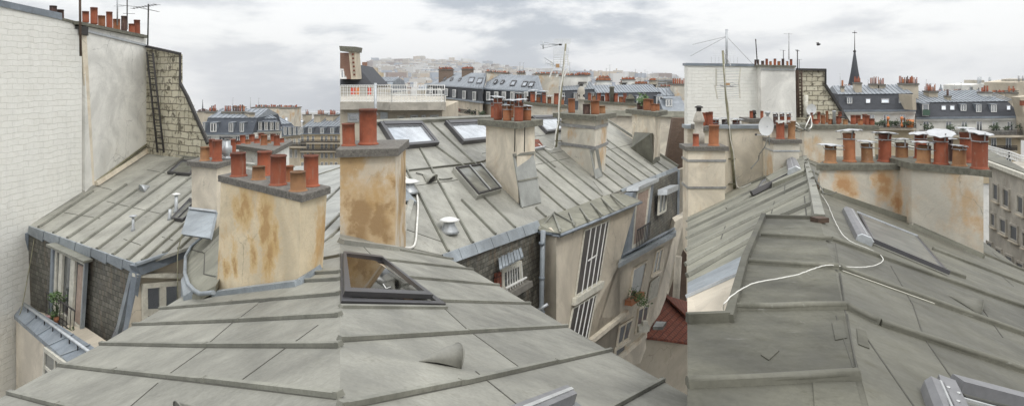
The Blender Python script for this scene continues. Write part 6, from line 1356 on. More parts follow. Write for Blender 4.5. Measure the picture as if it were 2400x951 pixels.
# --- the long cowled stack
L0, L1 = P3R.pt(1922, 445), P3R.pt(2138, 522); R0, R1_ = P3R.pt(2137, 527), P3R.pt(2305, 600)
r, S = stack('long stained stack with a stepped right half and twelve clay pots under white cowls', L0, L1, L1+V((.2, 1.2, 0)), 383, .12, .08, 'plaster_g', 'cap_moss', topx=(1922, 2138, 2160))
zt = S['z']; 
m = MB(); q = [R0, R1_, R1_+V((.45, 1.3, 0)), R0+V((.1, 1.3, 0))]; zb = R1_.z-.6; z2 = (H-391)/F*R1_.y*.5+(H-388)/F*R0.y*.5
m.prism([V((p.x, p.y, zb)) for p in q], [V((p.x, p.y, z2-.12)) for p in q]); m.build('stack_body', M['plaster_g'], r)
c = (q[0]+q[2])/2; o = [p+V(((.1 if p.x > c.x else -.08), (.06 if p.y > c.y else -.08), 0)) for p in q]
m = MB(); m.prism([V((p.x, p.y, z2-.12)) for p in o], [V((p.x, p.y, z2)) for p in o]); m.build('cap_slab', M['cap_moss'], r)
fy = S['base'][1].y
for ob_ in [c for c in r.children if c.name.startswith('stack_body')]:
    ob_.data.materials[0] = blotched('plaster_g', [(P(x, y, yy), rr) for x, y, yy, rr in ((1985, 430, L0.y, .28), (1995, 455, L0.y, .22), (2110, 485, L1.y, .32), (2070, 425, L1.y, .3), (2210, 508, R1_.y, .22), (2285, 540, R1_.y, .26), (2265, 500, R1_.y, .2), (2240, 545, R1_.y, .16))], r, 'plaster_grey_stained', (.52, .33, .16), (.42, .20, .07))
S2 = dict(S); S2['out'] = o; S2['c'] = c; S2['z'] = z2
k = S['c'].y/F; k2 = c.y/F
for x0, x1, yt, tt, kd, cw, s_, tp in ((1933, 1959, 341, .2, 'terra_t', (28, 3, .06, .03), S, .93), (1978, 2004, 312, .3, 'terra_o', (29, 8, -.05, .1), S, 1), (2020, 2045, 337, .25, 'terra_t', (22, 7, .05, 0), S, .95), (2060, 2087, 314, .3, 'terra', (28, 4, .08, .1), S, 1), (2100, 2127, 335, .3, 'terra_t', (21, 10, 0, .1), S, .93),
    (2145, 2170, 314, .9, 'terra', (28, 4, -.1, 0), S2, 1), (2150, 2179, 341, .2, 'terra_t', (29, 9, .06, .06), S2, .95), (2191, 2220, 318, .25, 'terra', (30, 8, -.12, -.25), S2, 1), (2218, 2231, 327, .85, 'terra_d', (17, 3, 0, .05), S2, 1), (2234, 2262, 340, .25, 'terra_t', (18, 0, .1, 0), S2, .95), (2252, 2278, 310, .9, 'terra', (22, 11, .02, 0), S2, 1), (2280, 2312, 314, .3, 'terra', (27, 5, .1, -.15), S2, 1)):
    kk = (s_['c'].y)/F; place_pot(r, s_, x0, x1, yt, tt, kind=kd, taper=tp, seg=22, cowl=(cw[0]*kk, cw[1]*kk, cw[2], cw[3]))
m = MB(); m.bar(P3R.pt(1926, 452), P3R.pt(2136, 524), .08, .1, n); m.bar(P3R.pt(2140, 532), P3R.pt(2304, 605), .07, .08, n); m.build('flashing', M['zinc_left'], r)

# --- second long stack further along the ridge
def face_stack(label, x0, x1, yt, yb, Y, body, capm='cap_moss', caph=.16, dep=1.2, over=.12, skew=0.0, cat='chimney'):
    A, B = P(x0, yb, Y), P(x1, yb, Y+skew); C = B+V((.05, dep, 0)); D = A+V((.05, dep, 0))
    return stack(label, A, B, C, yt, caph, over, body, capm, D=D, sink=1.5, cat=cat)
r, S = face_stack('long pale stack further up the ridge, packed with bare clay pots', 1885, 2050, 294, 380, 26, 'plaster_g', skew=-.5)
for x0, x1, yt, tt, kd in ((1890, 1900, 280, .3, 'terra_d'), (1906, 1918, 279, .3, 'terra'), (1924, 1934, 270, .35, 'terra_o'), (1941, 1951, 279, .3, 'terra_o'), (1960, 1969, 272, .4, 'terra'), (1976, 1987, 280, .3, 'terra_t'), (1994, 2005, 270, .5, 'terra'), (2006, 2017, 270, .8, 'terra'), (2011, 2022, 279, .2, 'terra_o'), (2021, 2031, 268, .7, 'terra'), (2027, 2038, 270, .35, 'terra'), (2038, 2049, 278, .5, 'terra'), (1915, 1922, 262, .9, 'terra'), (1935, 1941, 260, .9, 'terra_o'), (1964, 1972, 262, .9, 'terra'), (1899, 1906, 264, .9, 'terra')): place_pot(r, S, x0, x1, yt, tt, kind=kd, seg=12, collar=False)
kz = 26/F; c = V(((1955-CX)*kz, 26, S['z'])); m = MB(); m.lathe(c, [(3.6*kz, 0), (3.6*kz, 29*kz), (4.4*kz, 30*kz), (4.4*kz, 32*kz)], 12); m.build('metal_flue', M['galv'], r)
c = V(((1981-CX)*kz, 26.2, S['z'])); m = MB(); m.lathe(c+UP*14*kz, [(7*kz, 0), (7*kz, 2*kz), (3*kz, 4*kz), (2*kz, 5*kz), (2*kz, 20*kz)], 12); m.build('metal_flue', M['iron'], r)
# --- left cluster
YA, YB, YE = P3L.pt(1655, 488).y, P3L.pt(1700, 452).y, P3L.pt(1845, 392).y; print('YABE', YA, YB, YE)
r, S = face_stack('cream stack with two steel straps at the left edge of the right view', 1613, 1699, 343, 490, YA, 'plaster_c', 'cap', .14, .9, .1)
for x0, x1, yt, tt, kd in ((1624, 1638, 314, .2, 'terra'), (1661, 1684, 293, .3, 'terra_o')): place_pot(r, S, x0, x1, yt, tt, kind=kd, seg=18)
strap(r, S, (H-374)/F*YA, h=.07, o=.03); strap(r, S, (H-437)/F*YA, h=.07, o=.03)
kz = (YA+1)/F; c = V(((1638-CX)*kz, YA+1, S['z']-.1)); m = MB(); m.lathe(c, [(13*kz, 0), (13*kz, 30*kz), (10*kz, 32*kz), (10*kz, 55*kz), (13*kz, 57*kz), (13*kz, 62*kz), (9*kz, 75*kz), (5*kz, 82*kz)], 14); sv = m.build('stone_vent', M['conc'], r)
m = MB(); m.lathe(c+UP*82*kz, [(6*kz, 0), (6*kz, 8*kz)], 4); m.lathe(c+UP*90*kz, [(10*kz, 0), (10*kz, 2*kz), (4*kz, 5*kz)], 12); m.build('vent_cap', M['iron'], sv)
r, S = face_stack('broad stack with four white-cowled pots behind the mossy aerial mast', 1650, 1744, 316, 455, YB, 'plaster_g', 'cap', .16, 1.1, .1)
for x0, x1, yt, tt, kd, cw in ((1666, 1684, 281, .3, 'terra', 20), (1692, 1707, 280, .4, 'terra_d', 11), (1717, 1733, 282, .3, 'terra', 19), (1648, 1662, 284, .6, 'terra', 13)):
    kz = YB/F; place_pot(r, S, x0, x1, yt, tt, kind=kd, seg=16, collar=False, cowl=(cw*kz, 4*kz, random.uniform(-.1, .1), .05))
r, S = face_stack('low stack with close-set red pots at the far left, behind the stone vent', 1640, 1672, 296, 330, 24, 'plaster_c', 'cap', .16, 1.1, .1)
for x0, x1, yt, tt in ((1646, 1654, 264, .3), (1653, 1662, 263, .5), (1661, 1671, 262, .3)): place_pot(r, S, x0, x1, yt, tt, kind='terra', seg=12, collar=False)
r, S = face_stack('small stack with two red pots flanking a dark metal cowl, against the white wall', 1754, 1786, 278, 310, 28, 'plaster_c', 'cap', .16, 1.0, .1)
for x0, x1, yt, tt in ((1757, 1765, 260, .3), (1782, 1789, 260, .3)): place_pot(r, S, x0, x1, yt, tt, kind='terra', seg=12, collar=False)
kz = 28/F; c = V(((1773-CX)*kz, 28.3, S['z'])); m = MB(); m.lathe(c, [(5*kz, 0), (5*kz, 6*kz), (3*kz, 8*kz), (6*kz, 10*kz), (5*kz, 17*kz), (3*kz, 19*kz)], 10); m.build('metal_cowl', M['iron'], r)
t = thing('parapet_wall', 'cream wall with a blue-grey coping behind the big satellite dish', 'wall', P(1770, 400, 25)); m = MB(); a = [P(1611, 300, 25.5), P(1812, 300, 25), P(1812, 430, 25), P(1611, 520, 25.5)]; m.prism([p+V((0, .5, 0)) for p in a], a); m.build('wall', M['plaster_t'], t)
m = MB(); a = [P(1609, 294, 25.4), P(1814, 294, 24.9), P(1814, 302, 24.9), P(1609, 302, 25.4)]; m.prism([p+V((0, .7, 0)) for p in a], a); m.build('coping', M['blue_zinc'], t)
m = MB(); kz = (YE+4)/F; m.lathe(P(1799, 360, YE+4), [(3*kz, 0), (3*kz, 90*kz), (6*kz, 94*kz), (7*kz, 98*kz)], 10); m.build('flue_pipe', M['galv'], t)
r, S = face_stack('narrow stained stack with two pots whose white wrapping has peeled, beside the dish', 1813, 1873, 327, 395, YE, 'plaster_g', 'cap', .13, .9, .08)
for x0, x1, yt, tt, kd in ((1820, 1838, 283, .3, 'terra'), (1847, 1863, 283, .3, 'terra_t')):
    p = place_pot(r, S, x0, x1, yt, tt, kind=kd, seg=18); v = S['out']; kk = ((x0+x1)/2-CX)/F; Yp = S['out'][0].y+.3*(S['out'][2].y-S['out'][0].y); rr = (x1-x0)/2/F*Yp
    m = MB(); tops = [random.uniform(.04, .11) for _ in range(16)]; b = V((kk*Yp, Yp, (H-yt)/F*Yp)); 
    for i in range(16):
        a0, a1 = i*math.pi/8, (i+1)*math.pi/8; d0, d1 = V((math.cos(a0), math.sin(a0), 0))*rr*1.12, V((math.cos(a1), math.sin(a1), 0))*rr*1.12
        m.poly([b+d0-UP*tops[i], b+d1-UP*tops[(i+1) % 16], b+d1+UP*.01, b+d0+UP*.01])
    m.build('torn_wrapping', M['white_paint'], p)
m = MB(); f = [S['base'][i].copy() for i in range(4)]; zz = (H-352)/F*YE; g = [p+(p-S['c']).normalized()*.03 for p in f]; m.prism([V((p.x, p.y, zz-.05)) for p in g], [V((p.x, p.y, zz)) for p in g]); m.build('steel_strap', M['galv'], r)
m = MB(); q = P3L.pts([(1795, 415), (1870, 372), (1885, 372), (1885, 400), (1812, 430)], .12); m.prism([p-UP*.2 for p in q], q); m.build('flashing', M['zinc_left'], r)
r, S = face_stack('low stack with three sooty pots under thin cowls, beyond the peeled pots', 1809, 1856, 292, 320, 24, 'plaster_c', 'cap', .12, 1, .1)
for x0, x1 in ((1812, 1823), (1828, 1838), (1844, 1853)): kz = 24.5/F; place_pot(r, S, x0, x1, 268, .4, kind='terra_d' if x0 == 1812 else 'terra', seg=12, collar=False, cowl=(8*kz, 4*kz, 0, .05))
# skylights on the left slope
n = P3L.n
sk = skylight(rb, P3L, [(1785, 428), (1852, 392), (1868, 408), (1768, 458)], .06, .08, 'frame_dark', 'glass_sky'); m = MB(); m.bar(P3L.pt(1764, 458, .03), P3L.pt(1860, 411, .03), .14, .12, n); m.build('shutter_rail', M['frame_dark'], sk)
case('grey roller-shutter case on the left slope just under the ridge', P3L.pt(1858, 383), P3L.pt(1868, 414), .34, .25, pl=P3L)
m = MB(); q = P3L.pts([(1738, 416), (1798, 388), (1803, 396), (1745, 424)], .03); cell(m, q, 0, 1, 0, 1, 0, .12, n); oh = m.build('open_hatch', M['redtile'], rb); m = MB(); m.bar(P3L.pt(1730, 428, .02), P3L.pt(1806, 398, .02), .35, .12, n); m.bar(P3L.pt(1796, 386, .02), P3L.pt(1806, 400, .02), .3, .25, n); m.build('hatch_frame', M['blue_zinc_d'], oh)
# dishes
def dish(label, c, rx, ry, aim, Y, arm):
    t = thing('satellite_dish', label, 'satellite dish', P(c[0], c[1]+ry+10, Y)); k = Y/F; C0 = P(c[0], c[1], Y); ax = V(aim).normalized(); m = MB(); R_ = ry*k
    m.lathe(C0-ax*R_*.18, [(.02, 0), (R_*.4, R_*.03), (R_*.75, R_*.11), (R_, R_*.2), (R_*1.02, R_*.21), (R_, R_*.19), (R_*.72, R_*.08), (R_*.4, 0), (.02, -R_*.03)], 28, ax); m.build('reflector', M['dish'], t)
    m = MB(); e = P(*arm, Y-.5); m.tube([C0-UP*R_*.95, e], .8*k, 5); m.build('feed_arm', M['galv'], t); m = MB(); m.lathe(e, [(2.2*k, 0), (2.6*k, 2*k), (1.5*k, 5*k)], 10, (C0-e).normalized()); m.build('receiver', M['iron'], t)
    m = MB(); m.tube([C0-ax*.1*R_, C0-ax*.4*R_-UP*R_*.2, C0-ax*.4*R_-UP*R_*1.9], 1.2*k, 6); m.build('mount_pole', M['galv'], t)
dish('big white satellite dish facing left beside the narrow stained stack', (1796, 296), 14, 23, (-.90, -.42, .12), YE-1, (1771, 316))
dish('small white satellite dish in front of the old brick wall', (1902, 257), 8, 13, (-.85, -.52, .1), 27, (1893, 272))
cable('thin lead hanging from the big satellite dish down to the left slope', [P(1798, 325, YE-1.2), P(1792, 345, YE-1.3), P(1780, 362, YE-1.3), P(1777, 375, YE-1.3), P(1760, 395, YE-1.5)], .02, 'cable_g')
# mossy aerial
YM = P3L.pt(1722, 443).y; b, tp = P(1722, 443, YM), P(1694, 119, YM+.3); k = YM/F; t = thing('tv_aerial', 'mossy leaning TV aerial with two white grid panels in front of the white wall', 'aerial', b)
m = MB(); m.tube([b, P(1717, 370, YM), P(1703, 240, YM+.1), tp], 3.4*k, 9, 2.6*k); m.build('mast', M['mast'], t)
for (c, w_, h_, lean) in (((1706, 181), 60, 40, .05), ((1706, 215), 60, 32, -.12)):
    cc = P(c[0], c[1], YM+.3); m = MB(); ax = V((1, .1, .03)).normalized(); ay = V((lean, 0, 1)).normalized()
    for i in range(7): s = (i/6-.5)*h_*k; m.tube([cc+ay*s-ax*w_/2*k, cc+ay*s+ax*w_/2*k], .5*k, 4)
    m.build('grid_panel', M['alu'], t)
    for sx in (-1, 1):
        m = MB(); m.bar(cc+ax*sx*w_/2*k-ay*h_/2*k*1.05-ax*sx*.04*w_*k, cc+ax*sx*w_/2*k+ay*h_/2*k*1.05, 3.4*k, 1*k, V((0, -1, 0))); m.build('panel_edge', M['old_white'], t)
m = MB()
for sx in (-1, 1): m.tube([P(1706, 198, YM-.15), P(1706+sx*9, 194, YM-.15), P(1706+sx*19, 198, YM-.15), P(1706+sx*9, 203, YM-.15), P(1706, 199, YM-.15)], .6*k, 5)
m.tube([P(1688, 202, YM-.15), P(1726, 204, YM-.15)], .8*k, 5); m.build('dipole', M['steel'], t); m = MB(); m.box(P(1706, 200, YM-.25), 8*k, 4*k, 5*k); m.build('junction_box', M['wood'], t)
cc = P(1698, 140, YM+.7); m = MB(); ax = V((1, .1, 0)).normalized()
for i in range(8): s = (i/7-.5)*65*k; m.tube([cc+ax*s-UP*9*k, cc+ax*s+UP*7*k], .35*k, 4)
m.tube([cc-ax*33*k-UP*9*k, cc+ax*33*k-UP*9*k], .35*k, 4)
for i in range(5): m.tube([cc-ax*30*k+UP*(10+5*i)*k, cc+ax*28*k+UP*(10+5*i)*k], .2*k, 3)
m.build('grid_panel', M['alu'], t); m = MB(); m.bar(P(1699, 126, YM), P(1713, 156, YM-.4), 3*k, 2*k, UP); m.bar(P(1702, 128, YM-.15), P(1702, 140, YM-.15), 5*k, 3*k, V((0, -1, 0))); m.build('aerial_arm', M['steel'], t)
for y in (373, 432): m = MB(); m.bar(P(1697, y, YM+.3), P(1723, y+1, YM-.15), 4*k, 3*k, UP); m.build('wall_bracket', M['mast'], t)
cable('grey-white lead wound round the mossy leaning aerial mast down to the roof', [P(1697+27*f+random.uniform(-2.5, 2.5), 150+280*f, YM-.2) for f in (0, .12, .25, .38, .5, .62, .75, .87, 1)]+[P3L.pt(1735, 440, .05), P3L.pt(1760, 430, .05)], .015, 'cable_w')
for i, (x, yt, yb, Y, lb_, n_, w_, r_, mt) in enumerate(((1703, 69, 152, 34, 'thick pale pole standing above the white wall, left of the aerials', 2, 4, 2.8, 'galv'), (1771, 92, 150, 33, 'leaning dark mast with a small head above the white wall', 2, 6, 1.2, 'iron'), (1849, 78, 140, 33, 'tall mast with a grid head over the pot row on the white stack', 5, 12, 1, 'steel'), (1836, 118, 140, 33, 'short mast between the pots and the tall grid-headed mast', 4, 8, .8, 'iron'), (1869, 118, 162, 33, 'dark mast with spread arms at the right corner of the white stack', 4, 15, 1.2, 'iron'), (1873, 140, 162, 33, 'smallest mast leaning beside the spread-armed one', 2, 7, .7, 'iron'))):
    k_ = Y/F; yagi(lb_, P(x+(4 if i == 1 else 0), yb, Y), P(x, yt, Y), [(.97, w_*k_*1.6, .2+i, n_, w_*k_*.3, .1)], r_*k_, mt)
for i, (a, b) in enumerate((((1703, 86), (1623, 105)), ((1703, 86), (1618, 132)), ((1703, 86), (1764, 150)))): m = MB(); m.tube([P(*a, 34), P(*b, 34)], .012, 3); tag(m.build('guy_wire', M['steel']), ['upper left guy wire of the thick pale pole', 'lower left guy wire of the thick pale pole', 'right guy wire running from the thick pale pole to the stack'][i], 'wire')
# --- white wall, stack and old brick wall of the right view
Yw = 34.5
def fwall(pts, Y, th, mat, parent, name='wall'):
    a = [P(x, y, Y) for x, y in pts]; m = MB(); m.prism([p+V((0, th, 0)) for p in a], a); return m.build(name, M[mat], parent)
ww = thing('party_wall', 'white-painted brick gable wall across the left of the right view', 'wall', P(1700, 330, Yw)); fwall([(1611, 153), (1772, 155), (1786, 157), (1786, 420), (1611, 420)], Yw, .6, 'white_brick', ww); fwall([(1609, 148), (1768, 150), (1768, 156), (1609, 154)], Yw-.06, .8, 'blue_zinc_d', ww, 'coping')
ts = thing('chimney_stack', 'smooth white rendered stack between the white wall and the old brick wall', 'chimney', P(1825, 300, Yw-.5)); fwall([(1783, 156), (1864, 158), (1867, 320), (1785, 320)], Yw-.5, 1.2, 'plaster_w', ts, 'stack_body'); fwall([(1778, 152), (1866, 154), (1866, 158), (1778, 156)], Yw-.65, 1.5, 'cap_moss', ts, 'cap_slab'); fwall([(1784, 162), (1864, 163), (1864, 165), (1784, 164)], Yw-.56, .05, 'galv', ts, 'steel_strap')
kz = Yw/F
for x0, x1, yt, kd in ((1784, 1791, 143, 'terra_d'), (1794, 1800, 138, 'terra'), (1803, 1809, 144, 'terra_o'), (1813, 1819, 138, 'terra'), (1822, 1829, 144, 'terra_o'), (1832, 1838, 138, 'terra_d'), (1843, 1848, 144, 'terra_o'), (1851, 1857, 139, 'terra')): pot(ts, P((x0+x1)/2, 153, Yw), (x1-x0)/2*kz, (153-yt)*kz, kd, False, seg=10)
for x0, x1 in ((1768, 1773), (1775, 1779)): pot(ww, P((x0+x1)/2, 154, Yw), (x1-x0)/2*kz, 14*kz, 'terra_d', False, seg=10)
ob = thing('brick_wall', 'old cream brick wall with a black-edged raking gable, left of the church spire', 'wall', P(1900, 300, Yw-.2)); fwall([(1866, 164), (1934, 165), (1934, 200), (1942, 212), (1990, 292), (1990, 320), (1866, 320)], Yw-.2, .6, 'old_brick', ob)
for a, b, w_ in (((1865, 163), (1935, 164), .12), ((1934, 164), (1934, 200), .06), ((1934, 200), (1992, 292), .14)): m = MB(); m.bar(P(*a, Yw-.25), P(*b, Yw-.25), w_, .1, V((0, -1, 0))); m.build('coping', M['iron'], ob)
m = MB(); m.bar(P(1867, 165, Yw-.3), P(1870, 275, Yw-.3), .16, .1, V((0, -1, 0))); m.build('drain_stain', M['iron_r'], ob); m = MB(); m.lathe(P(1889, 276, Yw-.6), [(5*kz, 0), (5*kz, 52*kz)], 12); m.build('flue_pipe', M['old_white'], ob)
t = thing('ladder', 'thin dark ladder on the old brick wall of the right view', 'ladder', P(1877, 275, Yw-.4))
for x in (1871, 1879): m = MB(); m.tube([P(x, 166, Yw-.4), P(x+1, 275, Yw-.4)], .04, 5); m.build('rail', M['iron_r'], t)
for i in range(14): m = MB(); m.tube([P(1871, 172+7.4*i, Yw-.4), P(1879, 172+7.4*i, Yw-.4)], .03, 4); m.build('rung', M['iron_r'], t)
# tree-like clutter of leads on the middle ridge
for i in range(4): cable('tangled roof leads near the small satellite dish', [P(1868+random.uniform(-8, 14), 285+random.uniform(0, 25), 22), P(1880+random.uniform(-8, 8), 292+random.uniform(0, 20), 22), P(1895+random.uniform(-8, 8), 300+random.uniform(-20, 20), 22), P(1900, 272, 23)], .018, 'cable_w' if i % 2 else 'cable_g', group='tangled leads near the small dish')

# --- background houses of the right view
h = House('dark slate mansard house with white balcony front, below the church spire', 1968, 258, 62, 2146, 257, 60, 221, 206, in1=1.1, in2=6, wall='white_fac', nbat=18, slate='slate_bg2')
h.dormer(1985, 1997, 229, 243)
for x0, x1, y0, y1 in ((2029, 2040, 232, 243), (2065, 2084, 232, 243), (2106, 2117, 232, 243)): h.sky(x0, x1, y0, y1)
for x in (2036, 2070, 2109): h.win(x, x+14, 268, 300)
h.balcony(2056, 2142, 289, 299, .9, n=34); h.balcony(1995, 2056, 289, 299, .9, n=22)
for x in (2106,): h.win(x, x+16, 310, 330, shut=True)
h.win(2060, 2074, 312, 330)
for i in range(11):
    c = h.wallpl.pt(2056+i*8, 292, 1.1)
    if i in (3, 7): m = MB(); m.lathe(c+V((0, -.1, -.2)), [(.09, 0), (.12, .2), (.04, .3), (.04, .6), (.12, .65), (.12, .85), (.04, .9)], 10); m.build('topiary_stand', M['orange'], h.root)
    else: foliage(h.root, c, .26, 26, .14, 'leaf_d', 'balcony_plant')
c = h.wallpl.pt(2133, 299, .8); m = MB(); m.lathe(c, [(.25, 0), (.32, .7)], 10); m.build('flower_pot', M['orange'], h.root)
h.chim(2002, 2016, 197, .3, 5, 1.6, 'stone'); h.chim(2040, 2054, 200, .7, 6, 1.4, 'stone'); h.chim(2058, 2071, 201, .7, 6, 1.4, 'stone'); h.chim(2112, 2144, 199, .6, 12, 2.2, 'stone', rows=2); h.chim(1971, 1977, 206, .3, 1, 1, 'stone')
h.sky(2057, 2067, 210, 214, True)
m = MB(); a = [P(2137, 222, 59), P(2146, 222, 59), P(2148, 258, 59), P(2140, 258, 59)]; m.prism([p+V((0, 2, 0)) for p in a], a); m.build('party_wall', M['stone'], h.root)
Fl = pl3(h.L, h.R, h.L+UP)
m = MB(); a = [h.wallpl.pt(1966, 304, .1), h.wallpl.pt(2142, 304, .1), h.wallpl.pt(2142, 420, .1), h.wallpl.pt(1966, 420, .1)]; m.prism([p+V((0, .3, 0)) for p in a], a); m.build('lower_wall', M['stone_y'], h.root)
h = House('long dark slate mansard house with yellow stone below, at the right edge', 2148, 275, 60, 2395, 272, 58, 240, 222, in1=1.2, in2=7, wall='white_fac', nbat=24, slate='slate_bg2', hipr=1.0)
h.dormer(2161, 2176, 244, 272, cols=1)
m = MB(); Q = [h.slope.pt(2162, 259, .5), h.slope.pt(2179, 259, .5), h.slope.pt(2179, 272, .5), h.slope.pt(2162, 272, .5)]; cell(m, Q, 0, 1, 0, 1, .05, .1, qn(Q)); m.build('balcony_screen', M['green_sheet'], h.root)
for x0, x1, y0, y1 in ((2206, 2217, 248, 259), (2226, 2237, 248, 259)): h.sky(x0, x1, y0, y1)
for x0, x1 in ((2251, 2264), (2287, 2299), (2322, 2335)): h.dormer(x0, x1, 245, 263 if x0 > 2260 else 260)
h.sky(2359, 2368, 248, 259)
for x in (2163, 2216, 2253, 2288, 2325, 2360): h.win(x, x+14, 284, 306)
h.balcony(2146, 2400, 304, 315, 1.0, n=90)
for i, x in enumerate((2168, 2180, 2222, 2232, 2256, 2262, 2330, 2338, 2362, 2390)): foliage(h.root, h.wallpl.pt(x, 303, .8), .28, 40, .12, 'leaf_d', 'balcony_plant')
m = MB(); a = [h.wallpl.pt(2146, 318, .1), h.wallpl.pt(2392, 318, .1), h.wallpl.pt(2392, 430, .1), h.wallpl.pt(2146, 430, .1)]; m.prism([p+V((0, .3, 0)) for p in a], a); m.build('lower_wall', M['stone_y'], h.root)
pl0 = h.wallpl; h.wallpl = Plane(pl0.n, pl0.q+pl0.n*.12)
for x in (2216, 2322, 2357): h.win(x, x+13, 323, 347, shut=False)
for x in (2216, 2322, 2357): h.win(x, x+13, 362, 380)
for x in (2318, 2349): h.balcony(x, x+30, 341, 352, .4, n=14)
h.chim(2172, 2190, 217, .55, 9, 1.6, 'stone', rows=2); h.chim(2218, 2224, 228, .2, 1, 1, 'stone'); h.chim(2300, 2316, 219, .5, 3, 1.4, 'white_fac'); h.chim(2364, 2376, 220, .5, 3, 1.4, 'stone'); h.sky(2314, 2322, 227, 231, True); h.sky(2328, 2334, 227, 231, True)
b, tp, k = spire('slender dark slate church spire with a ball and cross, tallest thing in the right view', 2003, 121, 206, 30, 120)
m = MB(); m.tube([tp, P(2003, 72, 120)], .09, 5, .03); c = P(2003, 77, 120); m.tube([c-V((.4, 0, 0)), c+V((.4, 0, 0))], .06, 4); m.lathe(P(2003, 79, 120), [(.02, 0), (.15, .15), (.02, .3)], 8); m.build('cross', M['iron'], b)
m = MB(); m.lathe(P(2003, 121, 120), [(.05, -.3), (.24, -.1), (.24, .1), (.05, .3)], 10); m.build('finial', M['iron'], b)
b, tp, k = spire('tiny distant domed bell tower between the chimneys of the right skyline', 2205, 200, 218, 9, 400, 'slate_bg2')
m = MB(); m.lathe(P(2205, 212, 400), [(4*k, -3*k), (4*k, 2*k), (2.4*k, 6*k), (1.5*k, 8*k), (1.5*k, 11*k), (.2*k, 15*k)], 10); m.build('dome', M['blue_zinc_d'], b)
# modern block and others at top right
t = thing('apartment_tower', 'white modern block with rooftop masts at the top right', 'building', P(2310, 225, 95))
fwall([(2275, 200), (2310, 196), (2318, 210), (2318, 240), (2275, 240)], 95, 6, 'white_fac', t); fwall([(2292, 197), (2307, 197), (2307, 188), (2292, 188)], 97, 3, 'conc', t, 'penthouse'); fwall([(2311, 198), (2327, 198), (2327, 208), (2316, 208)], 94, 3, 'terra_t', t, 'wood_box'); fwall([(2295, 206), (2306, 206), (2306, 220), (2295, 220)], 94.8, .3, 'glass', t, 'window'); fwall([(2276, 204), (2280, 204), (2280, 213), (2276, 213)], 94.8, .3, 'glass', t, 'window')
for x in (2293, 2297, 2319): m = MB(); m.tube([P(x, 200, 95.5), P(x+1, 181, 95.5)], .16, 6); m.build('rooftop_mast', M['galv'], t)
t = thing('apartment_block', 'long white block with a terrace railing behind the white modern one', 'building', P(2350, 225, 100)); fwall([(2318, 210), (2372, 206), (2372, 240), (2318, 240)], 100, 8, 'white_fac', t); a, b = P(2327, 210, 99.9), P(2370, 207, 99.9); rail([a, b], 4/F*100, 30, t, 'iron', .05, .7)
for x in (2335, 2345): fwall([(x, 216), (x+5, 216), (x+5, 223), (x, 223)], 99.8, .3, 'glass', t, 'window')
t = thing('apartment_block', 'cream and beige stepped block cut by the right edge', 'building', P(2385, 225, 88)); fwall([(2370, 197), (2383, 196), (2383, 240), (2370, 240)], 88, 6, 'white_fac', t); fwall([(2383, 194), (2420, 188), (2420, 240), (2383, 240)], 87, 6, 'stone', t, 'wall_end'); 
for x in (2388, 2398): m = MB(); m.tube([P(x, 196, 87.5), P(x, 178, 87.5)], .12, 6); m.build('rooftop_mast', M['steel'], t)
fwall([(2386, 192), (2404, 191), (2404, 184), (2386, 186)], 88, 3, 'conc', t, 'penthouse')
t = thing('apartment_house', 'pale house side closing the right edge beside the long slate mansard', 'building', P(2395, 300, 56)); fwall([(2390, 228), (2440, 222), (2440, 330), (2406, 330), (2402, 275)], 57, 1, 'stone', t); fwall([(2396, 236), (2401, 236), (2401, 248), (2396, 248)], 56.8, .3, 'terra', t, 'red_panel')
for i, (x0, x1, yt, yb, Y, n_, lb_) in enumerate(((2196, 2234, 218, 232, 85, 12, 'row of orange pots behind the dark slate house, first right of the crowded stack'), (2258, 2276, 218, 232, 85, 6, 'low pot row before the white modern block'), (2240, 2256, 216, 232, 82, 7, 'dark-topped small stack left of the low pot row'), (2330, 2364, 218, 232, 82, 9, 'pot row below the terrace railing at the right'), (1960, 1972, 214, 226, 72, 4, 'small sooty stack just left of the church spire foot'), (2276, 2300, 219, 232, 84, 8, 'pot row in front of the white modern block'), (2366, 2384, 214, 232, 80, 5, 'small stack near the right edge with three pots'), (1982, 1996, 205, 222, 78, 5, 'dark pots at the foot of the church spire'))):
    bg_stack(lb_, x0, x1, yt, yb, Y, n_, 'stone', 5, 1)
for i, (x, yt, yb, Y, n_, w_, kd) in enumerate(((1970, 172, 210, 64, 2, 3, 0), (2034, 187, 206, 64, 3, 6, 0), (2041, 184, 206, 66, 2, 4, 0), (2064, 187, 202, 66, 4, 9, 0), (2125, 182, 198, 64, 3, 7, 0), (2170, 186, 222, 64, 3, 5, 0), (2176, 197, 212, 66, 3, 5, 0), (2181, 196, 212, 66, 4, 9, 0), (2236, 198, 216, 84, 3, 5, 0), (2252, 193, 216, 84, 4, 7, 1), (2247, 205, 216, 80, 2, 4, 0))):
    bg_aerial(x, yt, yb, Y, ['thin lone mast left of the church spire', 'short bent aerial right of the church spire', 'thin mast beside the short bent aerial', 'slanted toothed aerial over the spire-side slate roof', 'aerial above the crowded stack', 'tall mast right of the crowded stack', 'small left aerial over the second crowded stack', 'small right aerial over the second crowded stack', 'left aerial of the pair before the modern block', 'right tall aerial of the pair before the modern block', 'stubby aerial over the dark-topped stack'][i], n_, w_, kind=kd)
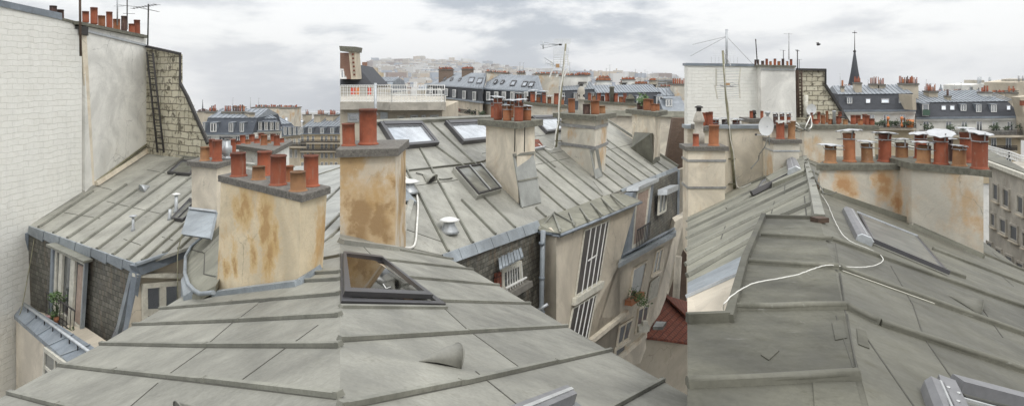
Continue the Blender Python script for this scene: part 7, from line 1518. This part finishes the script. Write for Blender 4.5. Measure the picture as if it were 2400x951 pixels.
# concrete office at the right edge
A0, B0 = P(2322, 388, 24), ray(1856, 219); OF = Plane(B0.cross(UP), A0)
t = thing('office_building', 'grey concrete office block with rows of small square windows at the right edge', 'building', A0)
a = OF.pts([(2318, 385), (2440, 432), (2440, 900), (2318, 700)]); m = MB(); m.prism([p+V((3, 1.5, 0)) for p in a], a); m.build('wall', M['conc'], t)
a = [OF.pt(2314, 378, .15), OF.pt(2440, 424, .15)]; m = MB(); a4 = [a[0], a[1], a[1]+V((4, 8, 0)), a[0]+V((.5, 12, 0))]; m.prism([p-UP*.14 for p in a4], a4); m.build('roof_edge', M['old_white'], t)
m = MB(); c = [p+UP*.004+V((.12, .1, 0)) for p in a4]; m.prism(c, [p+UP*.04 for p in c]); m.build('flat_roof', M['batten_dark'], t)
rows = (((2329, 2342), 425, 469), ((2353, 2368), 437, 484), ((2386, 2402), 453, 500), ((2324, 2335), 495, 530), ((2345, 2361), 507, 545), ((2369, 2388), 521, 562), ((2398, 2416), 538, 580), ((2314, 2328), 562, 582), ((2335, 2350), 577, 596), ((2358, 2376), 592, 615), ((2384, 2402), 608, 634))
for (x0, x1), y0, y1 in rows:
    q = OF.pts([(x0, y0), (x1, y0+(x1-x0)*.45), (x1, y1+(x1-x0)*.5), (x0, y1)], .0); f = window(t, q, 1, 1, .07, .05, M['conc'], M['glass']); m = MB(); cell(m, q, -.06, 1.08, 1.0, 1.06, 0, .09, OF.n); m.build('window_sill', M['stone'], f)
a, b = P(2364, 372, 26), P(2440, 402, 23.5); rail([a, b], 17/F*25, 20, t, 'white_paint', .018, .14); rail([a, a+V((1.2, 4, 0))], 17/F*25, 20, t, 'white_paint', .018, .14)
# a bird
t = P(1917, 105, 60); m = MB(); m.lathe(t, [(.02, -.12), (.09, -.05), (.1, .1), (.03, .22)], 8, V((.5, -.3, .1)))
for s_ in (-1, 1): m.prism([t+V((0, .05, 0)), t+V((.12, .05, .02)), t+V((.05+.1*s_, .25*s_, .2)), t+V((-.05, .3*s_, .16))], [p+UP*.015 for p in (t+V((0, .05, 0)), t+V((.12, .05, .02)), t+V((.05+.1*s_, .25*s_, .2)), t+V((-.05, .3*s_, .16)))])
tag(m.build('bird', M['iron']), 'small dark bird flying left of the church spire', 'bird')
